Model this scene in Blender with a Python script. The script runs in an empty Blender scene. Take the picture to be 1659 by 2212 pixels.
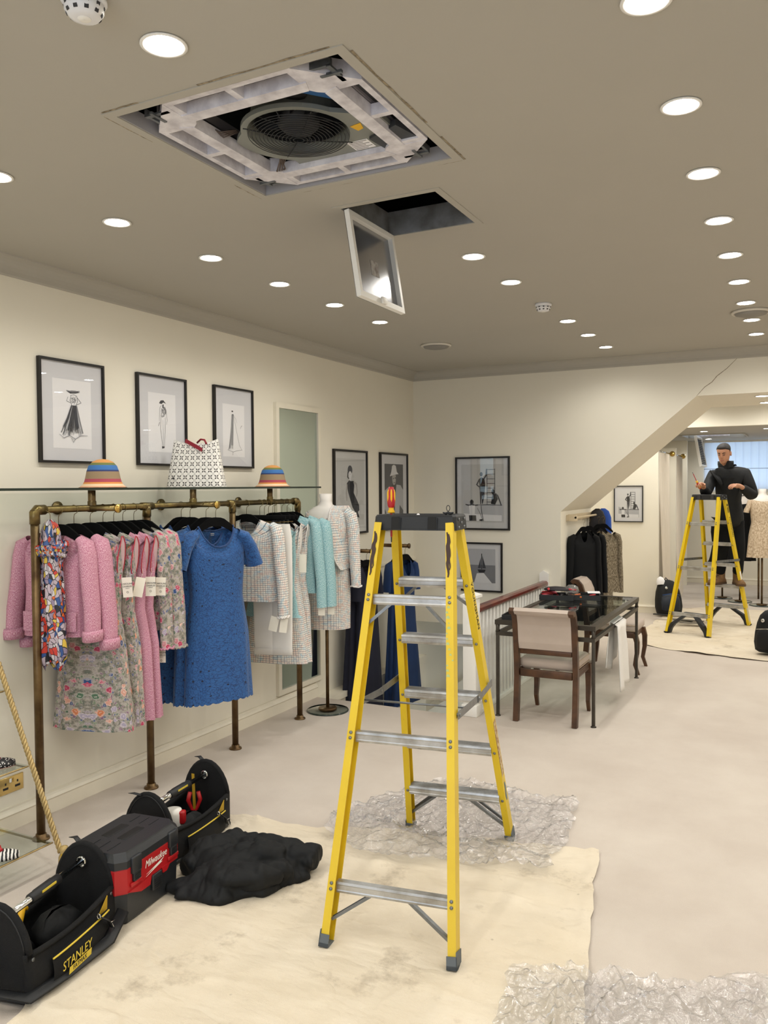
import bpy, bmesh, math, random
from math import sin, cos, pi, radians as R
from mathutils import Vector as V, Matrix as MX, noise as NZ
random.seed(7)
S = bpy.context.scene
COL = S.collection

# ---------------------------------------------------------------- camera, world, exposure
cam_d = bpy.data.cameras.new('camera')
cam = bpy.data.objects.new('camera', cam_d)
COL.objects.link(cam)
S.camera = cam
cam_d.sensor_fit = 'VERTICAL'
cam_d.sensor_height = 36.0
cam_d.lens = 1780.0 / 2212.0 * 36.0
cam_d.clip_start = 0.05
cam_d.clip_end = 100
yaw, pit, rol = R(27.1), R(-1.75), R(-0.43)
fw = V((-sin(yaw) * cos(pit), cos(yaw) * cos(pit), sin(pit)))
rt = V((cos(yaw), sin(yaw), 0))
up = rt.cross(fw)
rt2 = cos(rol) * rt + sin(rol) * up
up2 = -sin(rol) * rt + cos(rol) * up
m = MX((rt2, up2, -fw)).transposed().to_4x4()
m.translation = V((0, 0, 1.75))
cam.matrix_world = m

world = bpy.data.worlds.new('world')
S.world = world
world.use_nodes = True
bg = world.node_tree.nodes['Background']
bg.inputs[0].default_value = (0.74, 0.85, 1.0, 1)      # overcast daylight outside the shop windows
bg.inputs[1].default_value = 2.7
S.view_settings.view_transform = 'Standard'
S.view_settings.look = 'None'
S.view_settings.gamma = 1.0
S.view_settings.use_curve_mapping = False
S.view_settings.exposure = 0.0
S.cycles.max_bounces = 8
S.cycles.transparent_max_bounces = 12
S.cycles.caustics_reflective = False
DOWNLIGHT_W = 16.0

# ---------------------------------------------------------------- mesh helpers
class M:
    """collects shapes; build() links them as ONE mesh object"""
    def __init__(s):
        s.v, s.f, s.mi, s.uv, s.sm = [], [], [], [], []
        s.T = None
        s.m = 0
    def add(s, vs, fs, smooth=False, uvs=None):
        o = len(s.v)
        if s.T is not None:
            vs = [s.T @ V(p) for p in vs]
        s.v += [tuple(p) for p in vs]
        for k, f in enumerate(fs):
            s.f.append([i + o for i in f])
            s.mi.append(s.m)
            s.sm.append(smooth)
            s.uv.append(uvs[k] if uvs else None)
        return s
    def box(s, x0, x1, y0, y1, z0, z1):
        vs = [(x, y, z) for z in (z0, z1) for y in (y0, y1) for x in (x0, x1)]
        return s.add(vs, [(0, 2, 3, 1), (4, 5, 7, 6), (0, 1, 5, 4), (2, 6, 7, 3), (0, 4, 6, 2), (1, 3, 7, 5)])
    def bbox(s, x0, x1, y0, y1, z0, z1, b=.01):
        """box with chamfered edges"""
        bm = bmesh.new()
        bmesh.ops.create_cube(bm, size=1)
        for v in bm.verts:
            v.co = V(((x0 + x1) / 2 + v.co.x * (x1 - x0), (y0 + y1) / 2 + v.co.y * (y1 - y0), (z0 + z1) / 2 + v.co.z * (z1 - z0)))
        bmesh.ops.bevel(bm, geom=bm.edges[:], offset=b, segments=2, affect='EDGES', profile=.5)
        bm.verts.index_update()
        s.add([v.co.copy() for v in bm.verts], [[v.index for v in f.verts] for f in bm.faces], True)
        bm.free()
        return s
    def loft(s, rings, closed=True, cap0=False, cap1=False, smooth=True, uv=None):
        n = len(rings[0])
        vs = [p for r in rings for p in r]
        fs, us = [], []
        for i in range(len(rings) - 1):
            for j in range(n if closed else n - 1):
                k = (j + 1) % n
                fs.append((i * n + j, i * n + k, (i + 1) * n + k, (i + 1) * n + j))
                if uv:
                    us.append((uv(i, j), uv(i, j + 1), uv(i + 1, j + 1), uv(i + 1, j)))
        if cap0:
            fs.append(tuple(range(n))[::-1]); us.append(tuple((0, 0) for _ in range(n)))
        if cap1:
            fs.append(tuple((len(rings) - 1) * n + j for j in range(n))); us.append(tuple((0, 0) for _ in range(n)))
        return s.add(vs, fs, smooth, us if uv else None)
    def tube(s, pts, r, n=10, cap=True, flat=1.0, uv=False, closed=False, smooth=True, upv=None):
        """round bar along pts; r a number or one per point; flat squeezes the second axis"""
        P = [V(p) for p in pts]
        k = len(P)
        rr = r if isinstance(r, (list, tuple)) else [r] * k
        rings, L = [], [0]
        a = None
        for i in range(k):
            t = (P[min(i + 1, k - 1)] - P[max(i - 1, 0)]) if not closed else (P[(i + 1) % k] - P[i - 1])
            t.normalize()
            if a is None:
                a = V(upv) if upv else (V((0, 0, 1)) if abs(t.z) < .9 else V((1, 0, 0)))
            a = (a - t * a.dot(t)).normalized()
            b = t.cross(a)
            rings.append([P[i] + rr[i] * (cos(2 * pi * j / n) * a * flat + sin(2 * pi * j / n) * b) for j in range(n)])
            if i:
                L.append(L[-1] + (P[i] - P[i - 1]).length)
        f = (lambda i, j: (2 * pi * j / n * .05, -L[i])) if uv else None
        if closed:
            rings.append(rings[0]); L.append(L[-1])
            return s.loft(rings, smooth=smooth)
        return s.loft(rings, cap0=cap, cap1=cap, uv=f, smooth=smooth)
    def cyl(s, p0, p1, r, n=16, r1=None):
        return s.tube([p0, p1], [r, r if r1 is None else r1], n)
    def lathe(s, prof, n=24, cx=0, cy=0, cap0=False, cap1=False):
        return s.loft([[(cx + r * cos(2 * pi * j / n), cy + r * sin(2 * pi * j / n), z) for j in range(n)] for r, z in prof], cap0=cap0, cap1=cap1)
    def disc(s, c, r, axis, t, n=20):
        c = V(c); d = V(axis).normalized() * t / 2
        return s.tube([c - d, c + d], r, n)
    def prism(s, poly, h, axes=((1, 0, 0), (0, 1, 0), (0, 0, 1)), o=(0, 0, 0)):
        """polygon in the plane of axes[0], axes[1], thickened by h along axes[2]"""
        a, b, c = (V(q) for q in axes)
        o = V(o)
        n = len(poly)
        vs = [o + a * x + b * y for x, y in poly] + [o + a * x + b * y + c * h for x, y in poly]
        fs = [tuple(range(n))[::-1], tuple(range(n, 2 * n))] + [(i, (i + 1) % n, n + (i + 1) % n, n + i) for i in range(n)]
        return s.add(vs, fs)
    def sweep(s, poly, p0, p1, a, b):
        """polygon (along a, b) swept straight from p0 to p1"""
        p0, p1, a, b = V(p0), V(p1), V(a), V(b)
        n = len(poly)
        vs = [p0 + a * x + b * y for x, y in poly] + [p1 + a * x + b * y for x, y in poly]
        return s.add(vs, [tuple(range(n))[::-1], tuple(range(n, 2 * n))] + [(i, (i + 1) % n, n + (i + 1) % n, n + i) for i in range(n)])
    def grid(s, nu, nv, fn, smooth=True, uv=None):
        vs = [fn(i / nu, j / nv) for j in range(nv + 1) for i in range(nu + 1)]
        w = nu + 1
        fs = [(j * w + i, j * w + i + 1, (j + 1) * w + i + 1, (j + 1) * w + i) for j in range(nv) for i in range(nu)]
        us = None
        if uv:
            us = [(uv(i / nu, j / nv), uv((i + 1) / nu, j / nv), uv((i + 1) / nu, (j + 1) / nv), uv(i / nu, (j + 1) / nv)) for j in range(nv) for i in range(nu)]
        return s.add(vs, fs, smooth, us)
    def ball(s, c, rx, ry=None, rz=None, n=16, k=10):
        ry = ry or rx; rz = rz or rx
        return s.loft([[(c[0] + rx * sin(pi * i / k) * cos(2 * pi * j / n), c[1] + ry * sin(pi * i / k) * sin(2 * pi * j / n), c[2] + rz * cos(pi * i / k)) for j in range(n)] for i in range(k + 1)])
    def flat(s, poly, a, b, o):
        a, b, o = V(a), V(b), V(o)
        return s.add([o + a * x + b * y for x, y in poly], [tuple(range(len(poly)))])
    def stroke(s, pts, w, a, b, o):
        a, b, o = V(a), V(b), V(o)
        n = len(pts)
        L, Q = [], []
        for i, (x, y) in enumerate(pts):
            dx = pts[min(i + 1, n - 1)][0] - pts[max(i - 1, 0)][0]
            dy = pts[min(i + 1, n - 1)][1] - pts[max(i - 1, 0)][1]
            l = math.hypot(dx, dy) or 1
            q = w * (.35 + .65 * sin(pi * (i + .5) / n)) / 2
            L.append(o + a * (x - dy / l * q) + b * (y + dx / l * q))
            Q.append(o + a * (x + dy / l * q) + b * (y - dx / l * q))
        return s.add(L + Q, [(i, n + i, n + i + 1, i + 1) for i in range(n - 1)])
    def build(s, name, mats, parent=None, loc=None, rz=0):
        me = bpy.data.meshes.new(name)
        me.from_pydata(s.v, [], s.f)
        for mm in (mats if isinstance(mats, (list, tuple)) else [mats]):
            me.materials.append(mm)
        me.polygons.foreach_set('material_index', s.mi)
        me.polygons.foreach_set('use_smooth', s.sm)
        if any(u for u in s.uv):
            ul = me.uv_layers.new(name='UVMap')
            flat = []
            for f, u in zip(s.f, s.uv):
                for k in range(len(f)):
                    flat += list(u[k]) if u else [0, 0]
            ul.data.foreach_set('uv', flat)
        me.update()
        o = bpy.data.objects.new(name, me)
        COL.objects.link(o)
        if parent: o.parent = parent
        if loc: o.location = loc
        if rz: o.rotation_euler.z = rz
        return o

def tag(o, label, cat=None, group=None, kind=None):
    if label: o['label'] = label
    if cat: o['category'] = cat
    if group: o['group'] = group
    if kind: o['kind'] = kind
    return o
def thing(name, label, cat, loc=(0, 0, 0), rz=0, group=None):
    o = bpy.data.objects.new(name, None)
    o.empty_display_size = .05
    COL.objects.link(o)
    o.location = loc
    o.rotation_euler.z = rz
    return tag(o, label, cat, group)
def dup(o, parent=None, loc=None, rz=None, label=None):
    c = o.copy()
    COL.objects.link(c)
    if parent: c.parent = parent
    for ch in list(o.children):
        dup(ch, c)
    if loc is not None: c.location = loc
    if rz is not None: c.rotation_euler.z = rz
    if label: c['label'] = label
    return c
def struct(o):
    o['kind'] = 'structure'
    return o
def text(body, size, mt, parent, mx, name='lettering', shear=0.0, squash=1.0):
    cu = bpy.data.curves.new('t', 'FONT')
    cu.body = body
    cu.size = size
    cu.align_x = 'CENTER'
    cu.align_y = 'CENTER'
    cu.extrude = 0.0004
    cu.shear = shear
    cu.resolution_u = 2
    ob = bpy.data.objects.new('t', cu)
    COL.objects.link(ob)
    dg = bpy.context.evaluated_depsgraph_get()
    me = bpy.data.meshes.new_from_object(ob.evaluated_get(dg))
    bpy.data.objects.remove(ob)
    me.name = name
    for v in me.vertices:
        v.co.x *= squash
    me.materials.clear()
    me.materials.append(mt)
    o = bpy.data.objects.new(name, me)
    COL.objects.link(o)
    o.parent = parent
    o.matrix_local = mx
    return o
def frame_mx(o, a, b):
    a, b = V(a).normalized(), V(b).normalized()
    c = a.cross(b).normalized()
    b = c.cross(a)
    mm = MX((a, b, c)).transposed().to_4x4()
    mm.translation = V(o)
    return mm

# ---------------------------------------------------------------- materials
def hexc(h):
    h = h.lstrip('#')
    out = []
    for i in (0, 2, 4):
        c = int(h[i:i + 2], 16) / 255
        out.append(c / 12.92 if c <= .04045 else ((c + .055) / 1.055) ** 2.4)
    return (*out, 1)
class NT:
    def __init__(s, name):
        s.mat = bpy.data.materials.new(name)
        s.mat.use_nodes = True
        s.t = s.mat.node_tree
        s.n = s.t.nodes
        s.p = s.n['Principled BSDF']
        s.out = s.n['Material Output']
    def new(s, ty, **k):
        x = s.n.new(ty)
        for a, b in k.items(): setattr(x, a, b)
        return x
    def link(s, a, b): s.t.links.new(a, b)
    def setin(s, sock, v):
        if hasattr(v, 'is_output'): s.link(v, sock)
        else: sock.default_value = v
    def math(s, op, a, b=None, c=None):
        x = s.new('ShaderNodeMath', operation=op)
        for i, q in enumerate((a, b, c)):
            if q is not None: s.setin(x.inputs[i], q)
        return x.outputs[0]
    def mix(s, f, a, b, bt='MIX'):
        x = s.new('ShaderNodeMix', data_type='RGBA', blend_type=bt)
        s.setin(x.inputs[0], f); s.setin(x.inputs[6], a); s.setin(x.inputs[7], b)
        return x.outputs[2]
    def coord(s, kind='Object'):
        return s.new('ShaderNodeTexCoord').outputs[kind]
    def scale(s, v, sc):
        x = s.new('ShaderNodeMapping')
        s.link(v, x.inputs[0])
        x.inputs['Scale'].default_value = sc
        return x.outputs[0]
    def noise(s, v, sc, det=3, rough=.55, out=0):
        x = s.new('ShaderNodeTexNoise')
        s.link(v, x.inputs['Vector'])
        x.inputs['Scale'].default_value = sc
        x.inputs['Detail'].default_value = det
        x.inputs['Roughness'].default_value = rough
        return x.outputs[out]
    def voro(s, v, sc, feat='F1', rand=1.0, out='Distance'):
        x = s.new('ShaderNodeTexVoronoi', feature=feat)
        s.link(v, x.inputs['Vector'])
        x.inputs['Scale'].default_value = sc
        x.inputs['Randomness'].default_value = rand
        return x.outputs[out]
    def ramp(s, f, stops, interp='LINEAR'):
        x = s.new('ShaderNodeValToRGB')
        s.setin(x.inputs[0], f)
        e = x.color_ramp
        e.interpolation = interp
        while len(e.elements) < len(stops): e.elements.new(.5)
        for el, (p, c) in zip(e.elements, stops):
            el.position = p
            el.color = hexc(c) if isinstance(c, str) else c
        return x.outputs[0]
    def sep(s, v):
        x = s.new('ShaderNodeSeparateXYZ')
        s.link(v, x.inputs[0])
        return x.outputs
    def comb(s, x=0, y=0, z=0):
        c = s.new('ShaderNodeCombineXYZ')
        for i, q in enumerate((x, y, z)): s.setin(c.inputs[i], q)
        return c.outputs[0]
    def bump(s, h, st=.3, d=.01):
        x = s.new('ShaderNodeBump')
        s.link(h, x.inputs['Height'])
        x.inputs['Strength'].default_value = st
        x.inputs['Distance'].default_value = d
        s.link(x.outputs[0], s.p.inputs['Normal'])
    def base(s, c): s.setin(s.p.inputs['Base Color'], c)
    def set(s, **k):
        for a, b in k.items(): s.p.inputs[a].default_value = b
        return s
def mat(name, h, rough=.6, metal=0.0, var=0.0, vs=6.0, bump=0.0, bs=80.0, coat=0.0, spec=.5, h2=None):
    t = NT(name)
    c = hexc(h)
    t.set(Roughness=rough, Metallic=metal)
    t.p.inputs['Specular IOR Level'].default_value = spec
    t.p.inputs['Coat Weight'].default_value = coat
    if var or h2:
        d = hexc(h2) if h2 else tuple(x * (1 - var) for x in c[:3]) + (1,)
        f = t.ramp(t.noise(t.coord(), vs, 4), [(.35, (0, 0, 0, 1)), (.65, (1, 1, 1, 1))])
        t.base(t.mix(f, c, d))
    else:
        t.base(c)
    if bump: t.bump(t.noise(t.coord(), bs, 2), bump)
    return t.mat
def schlick(t, f0, nrm=None):
    """reflectance that is the same seen from either side of the sheet"""
    lw = t.new('ShaderNodeLayerWeight'); lw.inputs[0].default_value = .5
    if nrm is not None: t.link(nrm, lw.inputs['Normal'])
    return t.math('ADD', t.math('MULTIPLY', t.math('POWER', lw.outputs['Facing'], 5), 1 - f0), f0)
def glass_mat(name, tint, f0=.04, rough=0.0):
    t = NT(name)
    tr = t.new('ShaderNodeBsdfTransparent'); tr.inputs[0].default_value = tint
    gl = t.new('ShaderNodeBsdfGlossy'); gl.inputs['Roughness'].default_value = rough
    mx = t.new('ShaderNodeMixShader')
    t.link(schlick(t, f0), mx.inputs[0]); t.link(tr.outputs[0], mx.inputs[1]); t.link(gl.outputs[0], mx.inputs[2])
    t.link(mx.outputs[0], t.out.inputs[0])
    return t.mat
def emit_mat(name, col, st):
    t = NT(name)
    e = t.new('ShaderNodeEmission'); e.inputs[0].default_value = col; e.inputs[1].default_value = st
    t.link(e.outputs[0], t.out.inputs[0])
    return t.mat

def wall_paint(name, h):
    t = NT(name)
    c = hexc(h)
    t.set(Roughness=.75)
    f = t.noise(t.coord(), 1.7, 5, .6)
    d = tuple(x * .93 for x in c[:3]) + (1,)
    t.base(t.mix(f, c, d))
    t.bump(t.noise(t.coord(), 160, 2), .04, .002)
    return t.mat
m_wall = wall_paint('cream_wall_paint', '#ece6d6')
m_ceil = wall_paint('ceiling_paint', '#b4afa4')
m_trim = mat('cream_gloss_woodwork', '#ede6d4', .4, var=.06, vs=4)
m_white = mat('white_paint', '#f0eee8', .5)
def carpet_mat():
    t = NT('pale_carpet')
    t.set(Roughness=.95)
    big = t.ramp(t.noise(t.coord(), 1.1, 5, .65), [(.35, '#d6cdc2'), (.7, '#c6bbb0')])
    fine = t.noise(t.coord(), 260, 2)
    t.base(t.mix(t.math('MULTIPLY', fine, .35), big, hexc('#b5a497')))
    t.bump(fine, .35, .004)
    return t.mat
m_carpet = carpet_mat()
def sheet_mat():
    t = NT('cotton_dust_sheet')
    t.set(Roughness=.9)
    co = t.coord()
    base = t.ramp(t.noise(co, 2.2, 5, .6), [(.35, '#ebdfca'), (.7, '#dfd1b9')])
    st = t.ramp(t.noise(co, 3.2, 6, .74), [(.56, (0, 0, 0, 1)), (.72, (1, 1, 1, 1))])
    c = t.mix(t.math('MULTIPLY', st, .5), base, hexc('#8a7860'))
    pk = t.ramp(t.noise(t.scale(co, (1, 1, 7)), 1.6, 3), [(.6, (0, 0, 0, 1)), (.8, (1, 1, 1, 1))])
    c = t.mix(t.math('MULTIPLY', pk, .35), c, hexc('#d39f86'))
    sp = t.ramp(t.voro(co, 7), [(.0, (1, 1, 1, 1)), (.055, (0, 0, 0, 1))])
    c = t.mix(t.math('MULTIPLY', sp, .5), c, hexc('#6f5f4a'))
    t.base(c)
    weave = t.noise(co, 400, 2)
    wr = t.noise(t.mix(.12, t.scale(co, (1, 2.2, 1)), t.noise(co, 1.5, 2, out=1)), 4.5, 4, .5)
    cre = t.math('MINIMUM', t.math('MULTIPLY', t.math('ABSOLUTE', t.math('SUBTRACT', t.noise(t.mix(.2, t.scale(co, (1, 1.9, 1)), t.noise(co, 2.5, 2, out=1)), 2.6, 3, .5), .5)), 14), 1)
    t.bump(t.math('ADD', t.math('ADD', t.math('MULTIPLY', weave, .09), wr), t.math('MULTIPLY', cre, .22)), .62, .05)
    return t.mat
m_sheet = sheet_mat()
def plastic_mat():
    t = NT('clear_polythene')
    tr = t.new('ShaderNodeBsdfTransparent'); tr.inputs[0].default_value = (.985, .985, .99, 1)
    df = t.new('ShaderNodeBsdfTranslucent'); df.inputs[0].default_value = (.95, .95, .97, 1)
    dd = t.new('ShaderNodeBsdfDiffuse'); dd.inputs[0].default_value = (.95, .95, .97, 1)
    gl = t.new('ShaderNodeBsdfGlossy'); gl.inputs['Roughness'].default_value = .13
    b = t.new('ShaderNodeBump'); b.inputs['Strength'].default_value = .8; b.inputs['Distance'].default_value = .02
    ed = t.voro(t.mix(.05, t.coord(), t.noise(t.coord(), 9, 2, out=1)), 15, 'DISTANCE_TO_EDGE')
    t.link(t.math('ADD', t.math('MULTIPLY', t.math('MINIMUM', ed, .12), 3.0), t.noise(t.coord(), 30, 3)), b.inputs['Height'])
    t.link(b.outputs[0], gl.inputs['Normal'])
    m0 = t.new('ShaderNodeMixShader'); m0.inputs[0].default_value = .65
    t.link(df.outputs[0], m0.inputs[1]); t.link(dd.outputs[0], m0.inputs[2])
    m1 = t.new('ShaderNodeMixShader'); m1.inputs[0].default_value = .15
    t.link(tr.outputs[0], m1.inputs[1]); t.link(m0.outputs[0], m1.inputs[2])
    m2 = t.new('ShaderNodeMixShader')
    t.link(schlick(t, .21), m2.inputs[0]); t.link(m1.outputs[0], m2.inputs[1]); t.link(gl.outputs[0], m2.inputs[2])
    t.link(m2.outputs[0], t.out.inputs[0])
    return t.mat
m_poly = plastic_mat()

m_brass = mat('aged_brass', '#8d7a4c', .33, .85, h2='#66553a', vs=14)
m_brassd = mat('dark_aged_brass', '#7a6444', .38, .8, h2='#553f2a', vs=9)
m_brassb = mat('bright_brass', '#c9a75a', .25, .9)
m_gold = mat('gold_rope', '#c2a871', .45, .35, var=.25, vs=40)
m_blackf = mat('black_velvet', '#0b0b0c', .95, spec=.15)
m_blackp = mat('black_plastic', '#15171a', .5, bump=.1, bs=300)
m_blackm = mat('black_frame', '#100d0c', .35)
m_bronze = mat('dark_bronze_steel', '#4b453d', .42, .55, var=.25, vs=12)
m_chrome = mat('chrome', '#d5d7d8', .12, 1.0)
m_alu = mat('aluminium', '#c4c6c8', .36, .75, h2='#9c9a96', vs=11, bump=.05, bs=140)
m_steel = mat('galvanised_steel', '#85888a', .4, .8, var=.25, vs=20)
m_greyr = mat('grey_rubber', '#5f666b', .7)
def yellow_mat():
    t = NT('yellow_fibreglass')
    t.set(Roughness=.42)
    co = t.coord()
    a = t.mix(t.noise(co, 5, 4), hexc('#e6c826'), hexc('#d3b01c'))
    sc = t.ramp(t.noise(t.scale(co, (60, 60, 9)), 1.0, 5, .75), [(.66, (0, 0, 0, 1)), (.76, (1, 1, 1, 1))])
    t.base(t.mix(t.math('MULTIPLY', sc, .55), a, hexc('#4a3f1c')))
    return t.mat
m_yel = yellow_mat()
m_yel2 = mat('new_yellow_fibreglass', '#e8c818', .4, var=.06)
m_wood = mat('walnut', '#5b3c25', .38, h2='#3e2717', vs=9)
m_mahog = mat('mahogany', '#6e2a1c', .28, h2='#511c13', vs=6, coat=.3)
m_uph = mat('pale_upholstery', '#c3b4a8', .85, bump=.12, bs=350, var=.06)
m_uphp = mat('piping', '#bca892', .85)
m_mirror = mat('mirror_silver', '#c9d6cf', .015, 1.0)
m_pane = glass_mat('picture_glass', (1, 1, 1, 1), .04)
m_tglass = glass_mat('table_glass', (.84, .9, .87, 1), .10)
m_cglass = glass_mat('clear_glass', (.90, .94, .92, 1), .05)
m_gedge = mat('dark_glass_edge', '#1c2b25', .15, spec=.6)
m_bust = mat('mannequin_white', '#ece6df', .5)
m_card = mat('cream_card', '#efe9da', .7)
m_ink = mat('black_ink', '#2a2826', .8)
m_paper = mat('white_paper', '#efeef0', .8)
m_mount = mat('pale_grey_mount', '#d8d8dc', .85)
m_void = mat('ceiling_void', '#1b1918', .9)
m_dirt = mat('dust_stain', '#6d6250', .95, h2='#a99a80', vs=60)
m_emit = emit_mat('lamp_diffuser', (1, .97, .9, 1), 55.0)
m_skin = mat('skin', '#b98668', .5, var=.08, vs=25)
m_hair = mat('dark_hair', '#191310', .7)
m_black = mat('black_cloth', '#0e0f11', .85, bump=.15, bs=60, spec=.25)
m_black2 = mat('black_jacket_cloth', '#0e1012', .7, bump=.15, bs=40, spec=.35)
m_red = mat('red_plastic', '#b01a20', .38)
m_yplas = mat('yellow_plastic', '#e9b414', .4)
# ================================================================ room shell
XL, YB, HC = -3.64, 7.8, 2.93
XR, YF = 2.3, -2.6
def slab(name, boxes, mt):
    b = M()
    for q in boxes: b.box(*q)
    return struct(b.build(name, mt))
# floor with the stair opening cut out (x -3.50..-2.24, y 5.82..7.80)
slab('floor', [(XL - .1, XR, YF, 5.82, -.12, 0), (-2.24, XR, 5.82, YB, -.12, 0), (-3.0, XR, YB, 16.2, -.12, 0)], m_carpet)
# ceiling with the air conditioner and hatch openings
AX0, AX1, AY0, AY1 = -1.95, -1.14, 1.972, 2.785
HX0, HX1, HY0, HY1 = -1.762, -1.326, 3.06, 3.505
slab('ceiling', [(XL - .1, AX0, YF, YB + .05, HC, HC + .04), (AX1, XR, YF, YB + .05, HC, HC + .04), (AX0, AX1, YF, AY0, HC, HC + .04),
                 (AX0, AX1, AY1, HY0, HC, HC + .04), (AX0, HX0, HY0, HY1, HC, HC + .04), (HX1, AX1, HY0, HY1, HC, HC + .04),
                 (AX0, AX1, HY1, YB + .05, HC, HC + .04)], m_ceil)
slab('ceiling_void', [(AX0 - .5, AX1 + .5, AY0 - .5, HY1 + .4, HC + .52, HC + .55), (AX0 - .53, AX0 - .5, AY0 - .5, HY1 + .4, HC + .04, HC + .52),
                      (AX1 + .5, AX1 + .53, AY0 - .5, HY1 + .4, HC + .04, HC + .52), (AX0 - .5, AX1 + .5, AY0 - .53, AY0 - .5, HC + .04, HC + .52),
                      (AX0 - .5, AX1 + .5, HY1 + .4, HY1 + .43, HC + .04, HC + .52)], m_void)
slab('wall_left', [(XL - .12, XL, YF, YB + 1.2, -2.6, HC)], m_wall)
slab('wall_right', [(XR, XR + .12, YF, 16.2, -.1, HC)], m_wall)
# shop front behind the camera: wall with a big window opening to daylight
slab('wall_front', [(XL, XR, YF - .12, YF, -.1, .45), (XL, XR, YF - .12, YF, 2.6, HC), (XL, -2.6, YF - .12, YF, .45, 2.6), (1.6, XR, YF - .12, YF, .45, 2.6)], m_wall)
# back wall with the sloping stair opening
b = M()
pl = [(XL, .345), (-2.24, .345), (-2.24, -.1), (-2.09, -.1), (-2.09, 1.5), (-.866, 2.536), (XR, 2.536), (XR, HC), (XL, HC)]
b.prism(pl, .06, ((1, 0, 0), (0, 0, 1), (0, 1, 0)), (0, YB, 0))
struct(b.build('wall_back', m_wall))
# under-stair soffit and deep beam behind that opening
b = M()
for y0, y1 in ((YB + .06, 9.05),):
    b.prism([(-2.09, 1.5), (-.866, 2.536), (XR, 2.536), (XR, HC), (-2.2, HC), (-2.2, -.1), (-2.09, -.1)], y1 - y0, ((1, 0, 0), (0, 0, 1), (0, 1, 0)), (0, y0, 0))
struct(b.build('wall_alcove', m_wall))
slab('wall_alcove_left', [(-3.1, -3.0, 9.05, 16.2, -.1, HC)], m_wall)
slab('wall_alcove_front', [(-3.1, -2.2, 8.98, 9.05, -.1, HC)], m_wall)
slab('ceiling_alcove', [(-3.1, XR, 9.05, 11.65, HC - .05, HC)], m_ceil)
# wall with the framed picture, its opening to the rear showroom and the lower ceiling there
b = M()
b.prism([(-3.0, -.1), (-1.78, -.1), (-1.78, 2.51), (XR, 2.51), (XR, HC), (-3.0, HC)], .1, ((1, 0, 0), (0, 0, 1), (0, 1, 0)), (0, 11.65, 0))
struct(b.build('wall_rear_opening', m_wall))
slab('ceiling_rear', [(-3.1, -1.70, 11.75, 16.2, 2.51, 2.56), (-.84, XR, 11.75, 16.2, 2.51, 2.56), (-1.70, -.84, 11.75, 13.36, 2.51, 2.56), (-1.70, -.84, 14.2, 16.2, 2.51, 2.56)], m_ceil)
slab('wall_far', [(-3.0, -1.62, 15.6, 15.72, -.1, 2.51), (-1.62, XR, 15.6, 15.72, -.1, 1.62), (1.6, XR, 15.6, 15.72, 1.62, 2.51)], m_wall)
# skirtings: board with a moulded top, pieces joined end to end
def skirt(name, p0, p1, nrm):
    a = V(nrm)
    b = M()
    prof = [(0, -.0), (.022, 0), (.022, .075), (.03, .085), (.022, .098), (.012, .108), (.012, .118), (0, .118)]
    b.sweep(prof, p0, p1, a, (0, 0, 1))
    return struct(b.build(name, m_trim))
skirt('baseboard_left', (XL, YF, 0), (XL, 5.83, 0), (1, 0, 0))
skirt('baseboard_rear', (-3.0, 11.65, 0), (-1.78, 11.65, 0), (0, -1, 0))
skirt('baseboard_rear_end', (-1.78, 11.65, 0), (-1.78, 11.75, 0), (1, 0, 0))
skirt('baseboard_far', (-3.0, 15.6, 0), (XR, 15.6, 0), (0, -1, 0))
skirt('baseboard_alcove', (-2.09, YB + .06, 0), (-2.09, 9.05, 0), (1, 0, 0))
# cove cornices
def cove(name, p0, p1, nrm):
    b = M()
    prof = [(0, 0), (.005, 0)] + [(.012 + .075 * (1 - cos(t)), .008 + .075 * sin(t)) for t in [i * pi / 12 for i in range(7)]] + [(.088, .09), (0, .09)]
    b.sweep(prof, p0, p1, V(nrm), (0, 0, 1))
    return struct(b.build(name, m_ceil))
cove('trim_1', (XL, YF, HC - .09), (XL, YB, HC - .09), (1, 0, 0))
cove('trim_2', (XL, YB, HC - .09), (XR, YB, HC - .09), (0, -1, 0))
# hairline plaster crack above the opening
b = M()
pts = [(-.866, 2.536), (-.80, 2.61), (-.74, 2.65), (-.70, 2.70), (-.62, 2.76), (-.54, 2.84)]
b.stroke(pts, .006, (1, 0, 0), (0, 0, 1), (0, YB - .0012, 0))
struct(b.build('trim_3', m_dirt))
# stairwell: nosing along the left wall, inner faces, landing trim, wall below the bulkhead
slab('trim_4', [(XL, -3.5, 5.82, YB, -.05, 0.0), (XL, -3.515, 5.84, YB, -.62, -.05)], m_trim)
slab('wall_stair_left', [(XL, -3.54, 5.82, YB + 1.1, -2.6, -.62)], m_wall)
slab('wall_stair_front', [(-3.52, -2.1, 5.70, 5.82, -2.6, -.12)], m_wall)
slab('wall_stair_right', [(-2.24, -2.14, 5.82, YB + 1.1, -2.6, -.12)], m_wall)
slab('wall_stair_back', [(XL, -2.14, YB + 1.0, YB + 1.1, -2.6, 1.2)], m_wall)
b = M()
b.sweep([(0, -.06), (.04, -.06), (.04, .06), (0, .06)], (-3.6, YB + 1.0, -.62), (-2.2, YB + 1.0, .55), (0, -1, 0), (0, 0, 1))
struct(b.build('trim_5', m_trim))
b = M()
b.prism([(XL, .345), (-2.24, .345), (-2.24, .7), (XL, .95)], 1.0, ((1, 0, 0), (0, 0, 1), (0, 1, 0)), (0, YB + .06, 0))
struct(b.build('ceiling_stair', m_wall))
b = M()
for k in range(7):
    z = -.19 * (k + 1)
    b.box(-3.5, -2.24, 5.82 + .26 * k, 5.82 + .26 * (k + 1) + .02, z - .19, z)
struct(b.build('floor_stairs', m_carpet))
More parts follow.
